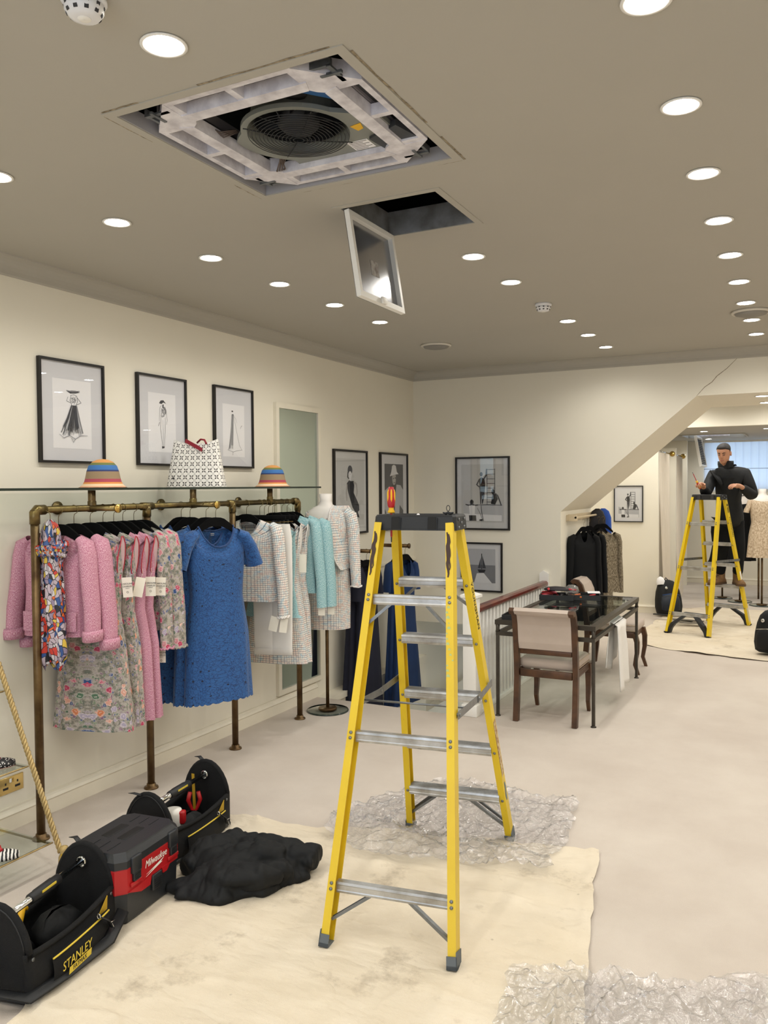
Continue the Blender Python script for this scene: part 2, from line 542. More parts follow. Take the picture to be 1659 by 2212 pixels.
# dado rail of the stairwell left wall
b = M()
b.box(XL, XL + .02, 5.85, YB, .985, 1.01)
struct(b.build('trim_6', m_trim))

# far window with vertical blinds
wn = bpy.data.objects.new('window_1', None); COL.objects.link(wn); wn.location = (-1.62, 15.6, 1.62); wn['kind'] = 'structure'
b = M()
for q in ((0, .05, 0, .1, 0, .89), (3.17, 3.22, 0, .1, 0, .89), (.05, 3.17, 0, .1, 0, .05), (.05, 3.17, 0, .1, .84, .89), (1.5, 1.54, .02, .08, .05, .84)):
    b.box(*q)
b.build('window_frame', m_white, wn)
M().box(.05, 3.17, .06, .066, .05, .84).build('window_pane', m_cglass, wn)
bl = thing('vertical_blind', 'pale blue vertical slat blind drawn across the far showroom window', 'blind', (-1.60, 15.55, 1.66))
t = NT('blind_fabric')
df = t.new('ShaderNodeBsdfDiffuse'); df.inputs[0].default_value = (.72, .77, .9, 1)
tl = t.new('ShaderNodeBsdfTranslucent'); tl.inputs[0].default_value = (.74, .8, .95, 1)
mx_ = t.new('ShaderNodeMixShader'); mx_.inputs[0].default_value = .6
t.link(df.outputs[0], mx_.inputs[1]); t.link(tl.outputs[0], mx_.inputs[2]); t.link(mx_.outputs[0], t.out.inputs[0])
m_blind = t.mat
M().box(0, 3.1, -.03, .02, .82, .85).build('headrail', m_white, bl)
sl = None
for k in range(25):
    if sl is None:
        sl = M().grid(4, 1, lambda u, v: (-.064 + .128 * u, -.012 * sin(pi * u), .0 + .82 * v)).build('slat', m_blind, bl, (.07, 0, 0), R(12))
    else:
        c = sl.copy(); COL.objects.link(c); c.parent = bl; c.location = (.07 + .124 * k, 0, 0)
M().tube([(0, -.03, .36), (3.1, -.03, .36)], .004, 6).build('chain', m_steel, bl)
# ================================================================ downlights
def downlight_proto():
    o = thing('downlight', 'x', 'downlight')
    b = M()
    b.lathe([(.056, .0), (.062, -.002), (.0625, -.005), (.056, -.0062), (.05, -.004), (.049, .0)], 28)
    b.build('trim_ring', m_white, o)
    b = M()
    b.lathe([(.0005, -.0042), (.03, -.004), (.0495, -.003)], 28)
    b.build('diffuser', m_emit, o)
    return o
spot_d = bpy.data.lights.new('downlight_beam', 'SPOT')
spot_d.energy = DOWNLIGHT_W
spot_d.color = (1, .97, .905)
spot_d.spot_size = R(158)
spot_d.spot_blend = 0.55
spot_d.shadow_soft_size = .05
DL = downlight_proto()
first = [True]
spot_r = spot_d.copy()
spot_r.energy = DOWNLIGHT_W * 1.3     # same fitting, energy raised only to brighten the rear rooms
def downlight(x, y, z, label, group):
    if first[0]:
        o = DL; first[0] = False
    else:
        o = dup(DL)
    o.location = (x, y, z); o['label'] = label; o['group'] = group
    l = bpy.data.objects.new('downlight_beam', spot_r if y > 9.2 else spot_d)
    COL.objects.link(l)
    l.location = (x, y, z - .012)
ORD = ['first', 'second', 'third', 'fourth', 'fifth', 'sixth', 'seventh', 'eighth', 'ninth', 'tenth']
for k in range(9):
    downlight(-.354, 2.114 + .6275 * k, HC, ORD[k] + ' round downlight, counted from the near end, in the right-hand ceiling row', 'downlights in the right-hand ceiling row')
for k in range(-6, 0):
    downlight(-.354, 2.114 + .6275 * k, HC, 'round downlight of the right-hand ceiling row behind the camera', 'downlights behind the camera')
mid = [(1.72, 'round downlight in the ceiling beside the near corner of the open air conditioner')]
for y in (4.012, 4.618, 5.899, 6.52, 7.16):
    mid.append((y, None))
n_ = 0
for y, lb in mid:
    if lb is None:
        lb = ['round downlight just beyond the open ceiling hatch, middle row', 'second round downlight beyond the open ceiling hatch, middle row',
              'first round downlight beyond the far smoke detector, middle row', 'second round downlight beyond the far smoke detector, middle row',
              'last round downlight of the middle row, nearest the back wall'][n_]
        n_ += 1
    downlight(-1.527, y, HC, lb, 'downlights in the middle ceiling row')
for k, y in enumerate((2.131, 2.744, 3.39, 4.01, 4.637, 5.273)):
    downlight(-2.72, y, HC, ORD[k] + ' round downlight, counted from the near end, in the row along the picture wall', 'downlights in the ceiling row along the picture wall')
for x in (-2.72, -1.527):
    for y in (1.5, .87, .24, -.4, -1.05):
        if not (x > -2 and y > 1.4):
            downlight(x, y, HC, 'round downlight of a ceiling row behind the camera', 'downlights behind the camera')
for k in range(10):
    downlight(.82, 1.486 + .6275 * k, HC, 'round downlight of the ceiling row outside the picture', 'downlights outside the picture')
for k, (x, y, z) in enumerate(((-.352, 8.105, 2.536), (-.344, 8.768, 2.536))):
    downlight(x, y, z, ['round downlight under the front edge of the deep beam', 'round downlight under the rear edge of the deep beam'][k], 'downlights under the beam')
for x, y in ((.6, 8.4), (.9, 10.6), (-.95, 9.5), (.6, 9.5), (-.35, 10.2), (-.35, 11.1), (-1.5, 10.3), (-1.35, 11.15), (.5, 11.2), (-1.95, 11.15), (-2.5, 10.7), (-2.3, 9.8), (-.9, 10.8)):  # unseen lamps added beyond the beam to brighten the rear
    downlight(x, y, 2.536 if y < 9 else HC - .05, 'unseen round downlight beyond the beam, added to brighten the rear', 'downlights outside the picture')
for k, (x, y) in enumerate(((-.47, 12.45), (.5, 12.45), (1.4, 12.45), (-.3, 14.3), (.8, 14.3), (-1.45, 14.75), (-2.4, 12.4), (-1.3, 12.6), (-2.4, 14.0))):  # only the first is seen; unseen others added for more light
    downlight(x, y, 2.51, 'round downlight in the lower ceiling right of the far hatch' if k == 0 else 'unseen round downlight of the lower rear ceiling, added to brighten it', 'downlights in the lower rear ceiling')

# ================================================================ smoke detectors and round speakers
m_det = mat('detector_white', '#e4e4e6', .4)
m_slot = mat('dark_slot', '#39393b', .8)
def detector(x, y, label):
    o = thing('smoke_detector', label, 'smoke detector', (x, y, HC), 0, 'smoke detectors on the ceiling')
    M().lathe([(.001, 0), (.052, 0), (.054, -.012), (.05, -.016), (.044, -.017)], 28).build('base_ring', m_det, o)
    M().lathe([(.044, -.017), (.047, -.022), (.046, -.034), (.036, -.047), (.022, -.051), (.001, -.051)], 28).build('sensor_cap', m_det, o)
    for k in range(10):
        a = 2 * pi * k / 10
        M().sweep([(-.005, 0), (.005, 0), (.005, .002), (-.005, .002)], (.0465 * cos(a), .0465 * sin(a), -.023), (.039 * cos(a), .039 * sin(a), -.0445), (-sin(a), cos(a), 0), (cos(a), sin(a), .3)).build('vent_slot', m_slot, o)
    M().lathe([(.016, -.0513), (.015, -.0525), (.001, -.0525)], 20).build('test_button', m_white, o)
detector(-1.551, 1.47, 'white domed smoke detector cut off by the top edge, near the air conditioner')
detector(-1.524, 5.27, 'small white smoke detector in the middle row of downlights')
def speaker(x, y, label):
    o = thing('ceiling_speaker', label, 'ceiling speaker', (x, y, HC), 0, 'round speaker grilles in the ceiling')
    M().lathe([(.001, 0), (.125, 0), (.128, -.008), (.122, -.016), (.11, -.017), (.107, -.006)], 32).build('rim', mat('speaker_rim', '#d6d0c4', .5), o)
    M().lathe([(.107, -.007), (.10, -.024), (.07, -.032), (.001, -.034)], 32).build('grille', mat('speaker_grille', '#8f8b84', .6, bump=.4, bs=500), o)
speaker(-2.753, 6.356, 'round pale speaker grille in the ceiling near the back left corner')
speaker(-.341, 6.186, 'round grey speaker grille among the right-hand row of downlights')

# ================================================================ open ceiling cassette air conditioner
cx, cy = (AX0 + AX1) / 2, (AY0 + AY1) / 2
ac = thing('ceiling_air_conditioner', 'ceiling cassette air conditioner with its grille removed, showing fan guard and white frame', 'air conditioner', (cx, cy, HC))
m_foam = mat('white_polystyrene', '#e6e3e8', .8, h2='#c4c0c6', vs=18, bump=.08, bs=60)
m_sheetm = mat('grey_sheet_metal', '#9a9c94', .45, .45, var=.12, vs=5)
m_darkm = mat('dark_fan_plastic', '#1b1c1f', .5)
m_tin = mat('painted_edge', '#a5a3a6', .5)
hw = (AX1 - AX0) / 2
b = M()
for a, s in (((1, 0), 1), ((1, 0), -1), ((0, 1), 1), ((0, 1), -1)):
    if a[0]: b.box(-hw - .033, hw + .033, *sorted((s * hw, s * (hw + .033))), -.0035, -.0002)
    else: b.box(*sorted((s * hw, s * (hw + .033))), -hw, hw, -.0035, -.0002)
b.build('trim_plate', m_ceil, ac)
b = M()
for q in ((-hw, -hw + .004, -hw, hw, 0, .05), (hw - .004, hw, -hw, hw, 0, .05), (-hw, hw, -hw, -hw + .004, 0, .05), (-hw, hw, hw - .004, hw, 0, .05)): b.box(*q)
b.build('opening_lining', m_tin, ac)
# stains where the old grille touched the ceiling
rr = random.Random(3)
def dust(q, along_x):
    n = 10
    top = [(q[0] + (q[1] - q[0]) * i / n, q[2] + rr.uniform(.001, .006)) for i in range(n + 1)]
    bot = [(p[0], q[2] - rr.uniform(.001, .006)) for p in top]
    b = M()
    poly = top + bot[::-1]
    if not along_x: poly = [(y, x) for x, y in poly]
    b.prism(poly, .0004, o=(0, 0, -.0010))
    b.build('dust_mark', m_dirt, ac)
for q in ((-.43, -.28, -hw - .037), (-.05, .40, -hw - .037), (.30, .43, hw + .036), (-.25, .02, hw + .036)): dust(q, True)
for q in ((-.42, -.2, -hw - .037), (-.40, .1, hw + .037), (.22, .44, hw + .037), (.25, .43, -hw - .037)): dust(q, False)
# frame with two air slots each side and cut-off corners
o_, i_, c_ = .385, .25, .15
z0, z1 = .008, .045
b = M()
for k in range(4):
    b.T = MX.Rotation(k * pi / 2, 4, 'Z')
    b.prism([(-o_ + c_, -o_), (o_ - c_, -o_), (o_ - c_, -o_ + .022), (-o_ + c_, -o_ + .022)], z1 - z0, o=(0, 0, z0))
    b.prism([(-o_ + c_, -i_ - .048), (o_ - c_, -i_ - .048), (o_ - c_ - .02, -i_), (-o_ + c_ + .02, -i_)], z1 - z0 + .004, o=(0, 0, z0 - .004))
    for x in (-o_ + c_, -.012, o_ - c_ - .024):
        b.box(x, x + .024, -o_ + .022, -i_ - .048, z0, z1)
    b.prism([(-o_ + c_, -o_), (-o_ + c_, -i_ - .048), (-o_ + c_ + .02, -i_), (-i_ + .02, -i_ + .02), (-i_, -o_ + c_ + .02), (-i_ - .048, -o_ + c_), (-o_, -o_ + c_)], z1 - z0 + .012, o=(0, 0, z0 - .002))
b.T = None
b.build('cassette_frame', m_foam, ac)
b = M()
for k in range(4):
    b.T = MX.Rotation(k * pi / 2, 4, 'Z')
    b.box(-o_ + c_, o_ - c_, -o_ + .02, -i_ - .042, .075, .08)
    b.box(-o_ + c_, o_ - c_, -o_ + .012, -o_ + .022, .05, .115)
    b.box(-o_ + c_, o_ - c_, -i_ - .05, -i_ - .042, .05, .115)
    b.box(-o_ + c_, o_ - c_, -o_ - .008, -o_, .05, .3)
b.T = None
b.build('air_ducts', mat('duct_grey', '#9c979b', .7), ac)
# grey bellmouth plate with round hole, partly pushed up out of sight on one side
b = M()
n = 40
hole = [(.175 * cos(2 * pi * j / n), .175 * sin(2 * pi * j / n)) for j in range(n)]
def rsq(j, h, e=5.0):
    a = 2 * pi * j / n
    c, s_ = abs(cos(a)), abs(sin(a))
    r = h / (c ** e + s_ ** e) ** (1 / e)
    if sin(a) < -.15: r = min(r, .196 + .05 * max(0, 1 - abs(sin(a) + .15) / .25))
    if cos(a) < -.5: r = min(r, .235)
    return (r * cos(a), r * sin(a))
out = [rsq(j, .305) for j in range(n)]
b.loft([[(x, y, .045) for x, y in out], [(x, y, .045) for x, y in hole], [(x * .96, y * .96, .07) for x, y in hole], [(x * .92, y * .92, .12) for x, y in hole]], smooth=False)
b.loft([[(x, y, .06) for x, y in out], [(x, y, .045) for x, y in out]], smooth=False)
b.build('bellmouth_plate', m_sheetm, ac, (0, .025, -.02))
b = M()
for k in range(13):
    r = .018 + k * .0128
    b.tube([(r * cos(2 * pi * j / 36), r * sin(2 * pi * j / 36), .034 - .012 * cos(r / .18 * pi / 2)) for j in range(36)], .0014, 5, closed=True)
for k in range(4):
    a = pi / 4 + k * pi / 2
    b.tube([(r * cos(a), r * sin(a), .037 - .012 * cos(min(r, .18) / .18 * pi / 2)) for r in (.015, .06, .12, .178, .19)], .0019, 5)
b.build('fan_guard', m_darkm, ac, (0, .025, -.02))
b = M()
b.lathe([(.001, .05), (.05, .052), (.07, .07), (.075, .14)], 24)
b.lathe([(.15, .075), (.152, .16), (.07, .17)], 30)
for k in range(9):
    a = 2 * pi * k / 9
    b.sweep([(-.003, 0), (.003, 0), (.012, .07), (.006, .07)], (.07 * cos(a), .07 * sin(a), .08), (.148 * cos(a + .5), .148 * sin(a + .5), .08), (-sin(a), cos(a), 0), (0, 0, 1))
b.build('fan', m_darkm, ac, (0, .025, -.02))
b = M()
b.box(-.3, .3, -.3, .3, .26, .265)
for q in ((-.31, -.3, -.3, .3, .06, .26), (.3, .31, -.3, .3, .06, .26), (-.3, .3, -.31, -.3, .06, .26), (-.3, .3, .3, .31, .06, .26)): b.box(*q)
b.build('casing', mat('casing_dark', '#4a4c4d', .5, .4), ac)
b = M()
b.loft([[(.10 + .05 * cos(a) * s_, -.20 + .09 * sin(a) * s_, z) for a in [2 * pi * j / 14 for j in range(14)]] for s_, z in ((.4, .05), (1, .06), (1.1, .1), (1, .2))], cap0=True)
b.build('drain_pump_cover', m_darkm, ac)
M().prism([(.13, -.16), (.262, -.16), (.262, -.02), (.21, -.06)], .01, o=(0, 0, .055)).build('blue_panel', mat('blue_foil', '#2f6099', .4), ac)
M().prism([(.20, .16), (.33, .10), (.36, .24), (.30, .33), (.22, .30)], .02, o=(0, 0, .015)).build('control_box_cover', mat('dark_grey_metal', '#4b4d50', .4, .5), ac)
M().box(.105, .185, .17, .24, .0235, .0245).build('data_label', m_paper, ac)
b = M()
for k in range(6): b.box(.11, .18 - .02 * (k % 2), .175 + k * .011, .177 + k * .011, .0228, .0234)
b.build('label_print', m_ink, ac)
M().prism([(.18, .08), (.225, .07), (.215, .11), (.19, .12)], .001, o=(0, -.02, .0235)).build('warning_label', m_yplas, ac)
for k in range(4):
    b = M()
    b.T = MX.Rotation(k * pi / 2, 4, 'Z')
    b.box(-.345, -.25, -.345, -.33, .006, .012); b.box(-.31, -.30, -.36, -.29, .002, .01); b.box(-.345, -.335, -.345, -.27, .01, .03)
    b.build('corner_bracket', m_steel, ac)
m_wire = mat('grey_wires', '#5a4c44', .6)
for k in range(4):
    M().tube([(-.25 + .01 * k, .26, .02), (-.22 + .008 * k, .215 + .006 * k, .0 + .004 * k), (-.19, .19 + .008 * k, .02), (-.15, .15 + .012 * k, .05)], .003, 5).build('wire', m_wire, ac)
    M().tube([(-.27, -.12 + .006 * k, .05), (-.24, -.10 + .008 * k, .03 - .003 * k), (-.20, -.06 + .006 * k, .045)], .0025, 5).build('wire', m_wire, ac)
b = M()
for x, y, r in ((-.27, .31, .012), (-.29, .27, .009)):
    b.lathe([(.001, .0145), (r, .0145), (r + .003, .0155), (r + .003, .02)], 14, x, y)
b.build('grommet', m_darkm, ac)

# ================================================================ ceiling access hatch with hanging door
hp = thing('ceiling_hatch', 'small square ceiling access hatch with its metal door hanging open', 'hatch', (HX0, HY0, HC))
w, d = HX1 - HX0, HY1 - HY0
b = M()
for q in ((-.03, 0, -.03, d + .03), (w, w + .03, -.03, d + .03), (0, w, -.03, 0), (0, w, d, d + .03)):
    b.box(q[0], q[1], q[2], q[3], -.003, -.0003)
b.build('flange', m_ceil, hp)
b = M()
for q in ((0, .003, 0, d), (w - .003, w, 0, d), (.003, w - .003, 0, .003), (.003, w - .003, d - .003, d)):
    b.box(q[0], q[1], q[2], q[3], 0, .11)
b.build('frame_lining', m_alu, hp)
a = R(9)
dr = M()
dr.T = MX.Translation((.012, 0, -.006)) @ MX.Rotation(-a, 4, 'Y')
dr.box(-.003, 0, .01, d - .01, -.375, 0)
o = dr.build('door', mat('galvanised_door', '#a9a9ab', .22, .85, var=.2, vs=4), hp)
b = M(); b.T = dr.T
for q in ((0, .022, .01, .032, -.375, 0), (0, .022, d - .032, d - .01, -.375, 0), (0, .022, .032, d - .032, -.375, -.35), (0, .022, .032, d - .032, -.022, 0)): b.box(*q)
b.build('door_rim', m_white, o)
b = M(); b.T = dr.T
b.bbox(.022, .034, d / 2 - .03, d / 2 + .01, -.375, -.345, .003)
b.build('latch', m_white, o)
b = M(); b.T = dr.T
b.box(.0, .001, .19, .26, -.24, -.17)
b.build('label', mat('faded_label', '#b5b1ad', .7, h2='#837a74', vs=40), o)
b = M()
b.tube([(.012, .03, -.004), (.012, d - .03, -.004)], .008, 8)
b.build('hinge', m_alu, hp)

# ================================================================ rear hatch with hanging grille above the man
rh = thing('rear_ceiling_unit', 'open air conditioner in the lower rear ceiling with its grille hanging down', 'air conditioner', (-1.27, 13.78, 2.51))
b = M()
for q in ((-.46, .46, -.45, -.42, -.012, -.0005), (-.46, .46, .42, .45, -.012, -.0005), (-.46, -.43, -.42, .42, -.012, -.0005), (.43, .46, -.42, .42, -.012, -.0005)): b.box(*q)
b.build('opening_frame', m_ceil, rh)
M().box(-.48, .48, -.48, .48, .3, .31).build('casing', m_darkm, rh)
b = M()
b.bbox(-.30, .36, -.37, -.3, .0, .05, .01); b.bbox(-.30, .2, .2, .3, .0, .06, .01); b.box(-.2, .25, -.1, .0, .02, .06)
b.build('cassette_frame', m_foam, rh)
b = M()
b.T = MX.Translation((-.24, -.37, -.012)) @ MX.Rotation(R(80), 4, 'Y') @ MX.Translation((0, 0, 0))
for q in ((0, .48, 0, .03, -.02, .02), (0, .48, .71, .74, -.02, .02), (0, .03, .03, .71, -.02, .02), (.45, .48, .03, .71, -.02, .02)): b.box(*q)
o = b.build('grille_frame', m_white, rh)
g = M(); g.T = b.T
for k in range(14): g.box(.045 + k * .029, .06 + k * .029, .03, .71, -.008, .008)
g.build('louvre', m_slot, o)
# ================================================================ fabrics
def uvc(t): return t.new('ShaderNodeUVMap').outputs[0]
def tweed(name, a, b, c, sc=150):
    t = NT(name); t.set(Roughness=.95); t.p.inputs['Specular IOR Level'].default_value = .2
    u = uvc(t)
    n = t.noise(t.scale(u, (1, .45, 1)), sc, 3, .7)
    col = t.ramp(n, [(.33, a), (.5, b), (.66, c)])
    t.base(col); t.bump(n, .5, .004)
    return t.mat
m_pink = tweed('pink_tweed', '#aa6079', '#c78ba0', '#ebcad4', 300)
m_aqua = tweed('aqua_tweed', '#5f97a0', '#92bcc2', '#d6e5e4', 260)
m_bough = tweed('beige_boucle', '#443c2f', '#7d725f', '#aaa08c', 90)
def floral():
    t = NT('floral_brocade'); t.set(Roughness=.7)
    s = t.sep(uvc(t))
    w = t.comb(t.math('ABSOLUTE', s[0]), s[1], 0)
    ground = t.ramp(t.noise(w, 26, 5, .75), [(.34, '#4f6558'), (.46, '#878177'), (.55, '#b8b0a5'), (.68, '#907f8a')])  # ground darkened to carry the shade on the skirts
    wv = t.mix(.03, w, t.noise(w, 60, 2, out=1))
    def layer(c0, sc, thr, cols, seed):
        v = t.new('ShaderNodeVectorMath', operation='ADD'); t.link(wv, v.inputs[0]); v.inputs[1].default_value = (seed, seed * .7, 0)
        dist = t.voro(v.outputs[0], sc); cc = t.sep(t.voro(v.outputs[0], sc, out='Color'))
        col = t.ramp(cc[0], [(i / len(cols), c) for i, c in enumerate(cols)], 'CONSTANT')
        ring = t.math('SINE', t.math('MULTIPLY', dist, 24))
        col = t.mix(t.math('MULTIPLY', t.math('MAXIMUM', ring, 0), .45), col, hexc('#f0e2dc'))
        return t.mix(t.math('LESS_THAN', dist, thr), c0, col)
    c = layer(ground, 44, .34, ['#4f6a55', '#4d5f86', '#75876a', '#83627a', '#9a8f98'], 5)
    c = layer(c, 21, .37, ['#b83a5e', '#d57f52', '#c95672', '#2f4f84', '#a99fb4', '#c27f86', '#4f7057', '#d9a08c'], 0)
    t.base(c); t.bump(t.noise(w, 180, 2), .35, .003)
    return t.mat
m_floral = floral()
def lace():
    t = NT('blue_lace'); t.set(Roughness=.75); t.p.inputs['Sheen Weight'].default_value = .2
    u = uvc(t)
    w = t.mix(.035, u, t.noise(u, 38, 2, out=1))
    e = t.voro(w, 48, 'DISTANCE_TO_EDGE')
    line = t.math('LESS_THAN', e, .05)
    c = t.mix(line, t.mix(t.noise(u, 30, 3), hexc('#1a4f8c'), hexc('#275f9f')), hexc('#123b70'))
    d = t.math('LESS_THAN', t.voro(u, 18, rand=.35), .13)
    c = t.mix(d, c, hexc('#071a3d'))
    t.base(c); t.bump(t.math('MINIMUM', e, .2), .8, .006)
    return t.mat
m_lace = lace()
def check():
    t = NT('multicolour_check_tweed'); t.set(Roughness=.95); t.p.inputs['Specular IOR Level'].default_value = .2
    u = uvc(t)
    w = t.mix(.006, u, t.noise(u, 90, 2, out=1))
    s = t.sep(w)
    P = 1 / .0155
    fx = t.math('FRACT', t.math('MULTIPLY', s[0], P)); fy = t.math('FRACT', t.math('MULTIPLY', s[1], P))
    lx = t.math('LESS_THAN', fx, .16); ly = t.math('LESS_THAN', fy, .17)
    cell = t.comb(t.math('FLOOR', t.math('MULTIPLY', s[0], P)), t.math('FLOOR', t.math('MULTIPLY', s[1], P)), 0)
    wn_ = t.new('ShaderNodeTexWhiteNoise', noise_dimensions='2D'); t.link(cell, wn_.inputs[0])
    blk = t.ramp(t.noise(u, 22, 2), [(.38, '#e8cfc4'), (.5, '#ece6dc'), (.62, '#c9d8de')])
    blk = t.mix(.35, blk, t.ramp(wn_.outputs[0], [(0, '#f3eee6'), (.4, '#efe9e2'), (.7, '#e9c9bd'), (.85, '#bcd3dd')], 'CONSTANT'))
    c = t.mix(t.math('MULTIPLY', lx, .62), blk, hexc('#4a5666'))
    c = t.mix(t.math('MULTIPLY', ly, .85), c, t.ramp(t.noise(u, 40, 2), [(.4, '#4d5966'), (.55, '#6e6a70'), (.65, '#3d7c97')]))
    t.base(c); t.bump(t.noise(u, 220, 2), .5, .003)
    return t.mat
m_check = check()
def scarf_mat():
    t = NT('printed_silk'); t.set(Roughness=.45)
    u = uvc(t)
    w = t.scale(t.mix(.06, u, t.noise(u, 9, 2, out=1)), (1.5, .8, 1))
    col = t.ramp(t.sep(t.voro(w, 46, out='Color'))[0], [(0, '#b9a9b4'), (.22, '#c63a2d'), (.36, '#8f7f96'), (.53, '#2f4f8c'), (.61, '#d8b84a'), (.67, '#cfc9cc'), (.84, '#d8652c'), (.93, '#1b1a22')], 'CONSTANT')
    e = t.voro(w, 46, 'DISTANCE_TO_EDGE')
    t.base(t.mix(t.math('LESS_THAN', e, .05), col, hexc('#16141b')))
    return t.mat
m_scarf = scarf_mat()
m_trous = mat('white_cloth', '#e9e6e1', .85, var=.04)
m_navy = mat('navy_crepe', '#0d1128', .8, var=.2, vs=9)
m_blue2 = mat('blue_crepe', '#0f3160', .7, var=.2, vs=9)
m_cobalt = mat('cobalt_cloth', '#1d4fae', .7)
m_lacebeige = tweed('beige_lace', '#a08a70', '#c4b096', '#ddcdb6', 60)
m_lining = mat('pale_pink_lining', '#d9bcc2', .45)
m_redtrim = mat('red_trim', '#b03040', .7)
m_fray = mat('frayed_white_braid', '#ece7e2', .95, bump=.6, bs=200)
m_polka = mat('dark_polka', '#161319', .6)

# ================================================================ garments
def ring(w, d, z, n, e=2.4, amp=0, k=9, ph=0, dz=None, ox=0):
    P = []
    for j in range(n):
        a = 2 * pi * j / n - pi / 2
        c, s_ = cos(a), sin(a)
        f = 1 + amp * (sin(k * a + ph) + .5 * sin((k + 4) * a + 2 * ph))
        P.append((ox + w * math.copysign(abs(c) ** (2 / e), c) * f, d * math.copysign(abs(s_) ** (2 / e), s_) * f, z + (dz(c, s_, a) if dz else 0)))
    return P
def body(prof, neck, slope=.05, n=44, scallop=0, seed=0, cap=False):
    """prof: (z, half width, half depth, fold); neck: (half width, half depth, front drop, back drop)"""
    rr = random.Random(seed)
    ph = rr.uniform(0, 6)
    rings = []
    z0, w0, d0 = prof[0][:3]
    nw, nd, fd, bd = neck
    def scoop(z, k):
        """lowers front and back of a ring so the neckline is an open scoop"""
        def f(c, s_, a):
            d_ = fd if s_ < 0 else bd
            return min(0, (z0 - d_ - .010 * k) - z) * abs(s_) ** 1.5
        return f
    rings.append(ring(nw, nd, z0, n, 2.2, dz=scoop(z0, 0)))
    rings.append(ring((nw + w0) / 2, (nd + d0) / 2, z0 - slope * .45, n, 2.4, dz=scoop(z0 - slope * .45, 1)))
    for i, (z, w, d, am) in enumerate(prof):
        zz = z - (slope if i == 0 else 0)
        last = i == len(prof) - 1
        dzs = (lambda c, s_, a: -scallop * abs(sin(a * 14))) if (scallop and last) else (scoop(zz, i + 2) if z > z0 - .3 else None)
        rings.append(ring(w, d, zz, n, 2.5, am, 7, ph + i * .15, dz=dzs))
    L = [0]
    for i in range(1, len(rings)): L.append(L[-1] + abs(rings[i][0][2] - rings[i - 1][0][2]) + .01)
    ws = [max(p[0] for p in r) for r in rings]
    b = M()
    b.loft(rings, uv=lambda i, j: (((j / n) if j <= n / 2 else (j / n - 1)) * 4.4 * max(ws[2:]) , -L[i]))
    return b
def subdiv_prof(prof, k=3):
    out = []
    for a, b_ in zip(prof, prof[1:]):
        for i in range(k):
            t_ = i / k
            out.append(tuple(p + (q - p) * t_ for p, q in zip(a, b_)))
    out.append(prof[-1])
    return out
def sleeve(side, w, z, L, r0, r1, splay=.03, fwd_=-.02, bend=.0, flat=.62, cap=False):
    s = side
    pts = [(s * (w - .035), 0, z - .035), (s * (w - .0), 0, z - .06), (s * (w + .012), .0, z - .12), (s * (w + splay * .5), fwd_ * .3, z - .12 - (L - .12) * .3), (s * (w + splay * .9), fwd_ * .7, z - .12 - (L - .12) * .65), (s * (w + splay + bend), fwd_, z - L)]
    m_ = len(pts)
    rad = [r0 * .55, r0 * .92, r0] + [r0 + (r1 - r0) * q for q in (.4, .75, 1)]
    return M().tube(pts, rad, 14, cap=cap, flat=flat, uv=True, upv=(s, 0, .01))
def price_tag(parent, loc, w, h, rz, words, tilt=0):
    o = M().box(-w / 2, w / 2, -.0007, .0007, -h, 0).build('price_tag', m_card, parent, loc, rz)
    o.rotation_euler.y = tilt
    M().tube([(0, 0, 0), (.004, .012, .02), (0, .02, .045)], .0008, 4).build('string', m_card, o)
    if words:
        text('CAROLINE', .0125, m_ink, o, frame_mx((0, -.0012, -.034), (1, 0, 0), (0, 0, 1)), squash=.95)
        text('CHARLES', .0125, m_ink, o, frame_mx((0, -.0012, -.048), (1, 0, 0), (0, 0, 1)), squash=.95)
        text('LONDON', .005, m_ink, o, frame_mx((0, -.0012, -.058), (1, 0, 0), (0, 0, 1)))
        q = M(); q.loft([[(r * cos(2 * pi * j / 14), -.0012, -.078 + r * sin(2 * pi * j / 14)) for j in range(14)] for r in (.0055, .0038)]); q.build('emblem', m_ink, o)
    return o
HANG = None
def hanger(x, y, z, rz, label, group='black hangers on the brass rails', kind='full'):
    """black flat coat hanger; origin on the shoulder line, hook rises .135"""
    global HANG
    if HANG is None:
        o = thing('coat_hanger', 'x', 'hanger')
        b = M()
        top = [(-.165, -.058), (-.13, -.026), (-.09, .006), (-.055, .032), (-.03, .04), (0, .042), (.03, .04), (.055, .032), (.09, .006), (.13, -.026), (.165, -.058)]
        bot = [(.166, -.08), (.13, -.062), (.085, -.034), (.045, -.016), (0, -.010), (-.045, -.016), (-.085, -.034), (-.13, -.062), (-.166, -.08)]
        b.prism(top[::-1] + bot[::-1], .016, ((1, 0, 0), (0, 0, 1), (0, -1, 0)), (0, .008, 0))
        b.build('body', m_blackf, o)
        b = M()
        b.tube([(0, 0, .04), (0, 0, .075), (.004, 0, .09), (.019, 0, .098), (.024, 0, .113), (.016, 0, .132), (0, 0, .1375), (-.016, 0, .132), (-.022, 0, .118)], .0018, 6)
        b.build('hook', m_brass, o)
        HANG = o
    else:
        o = dup(HANG)
    o.location = (x, y, z); o.rotation_euler.z = rz
    o['label'] = label; o['group'] = group
    return o
RZ = 1.648         # rail centre height
RR = .0175
def on_rail(dz=0): return RZ + RR + .002 - .1375 - dz   # hanger origin height so the hook rests on the rail

GD = {}
def gar(name, label, cat, x, y, rz, group=None):
    o = thing(name, label, cat, (x, y, 0), rz, group)
    return o
T1 = R(15)
RX = -3.395
zr = on_rail()
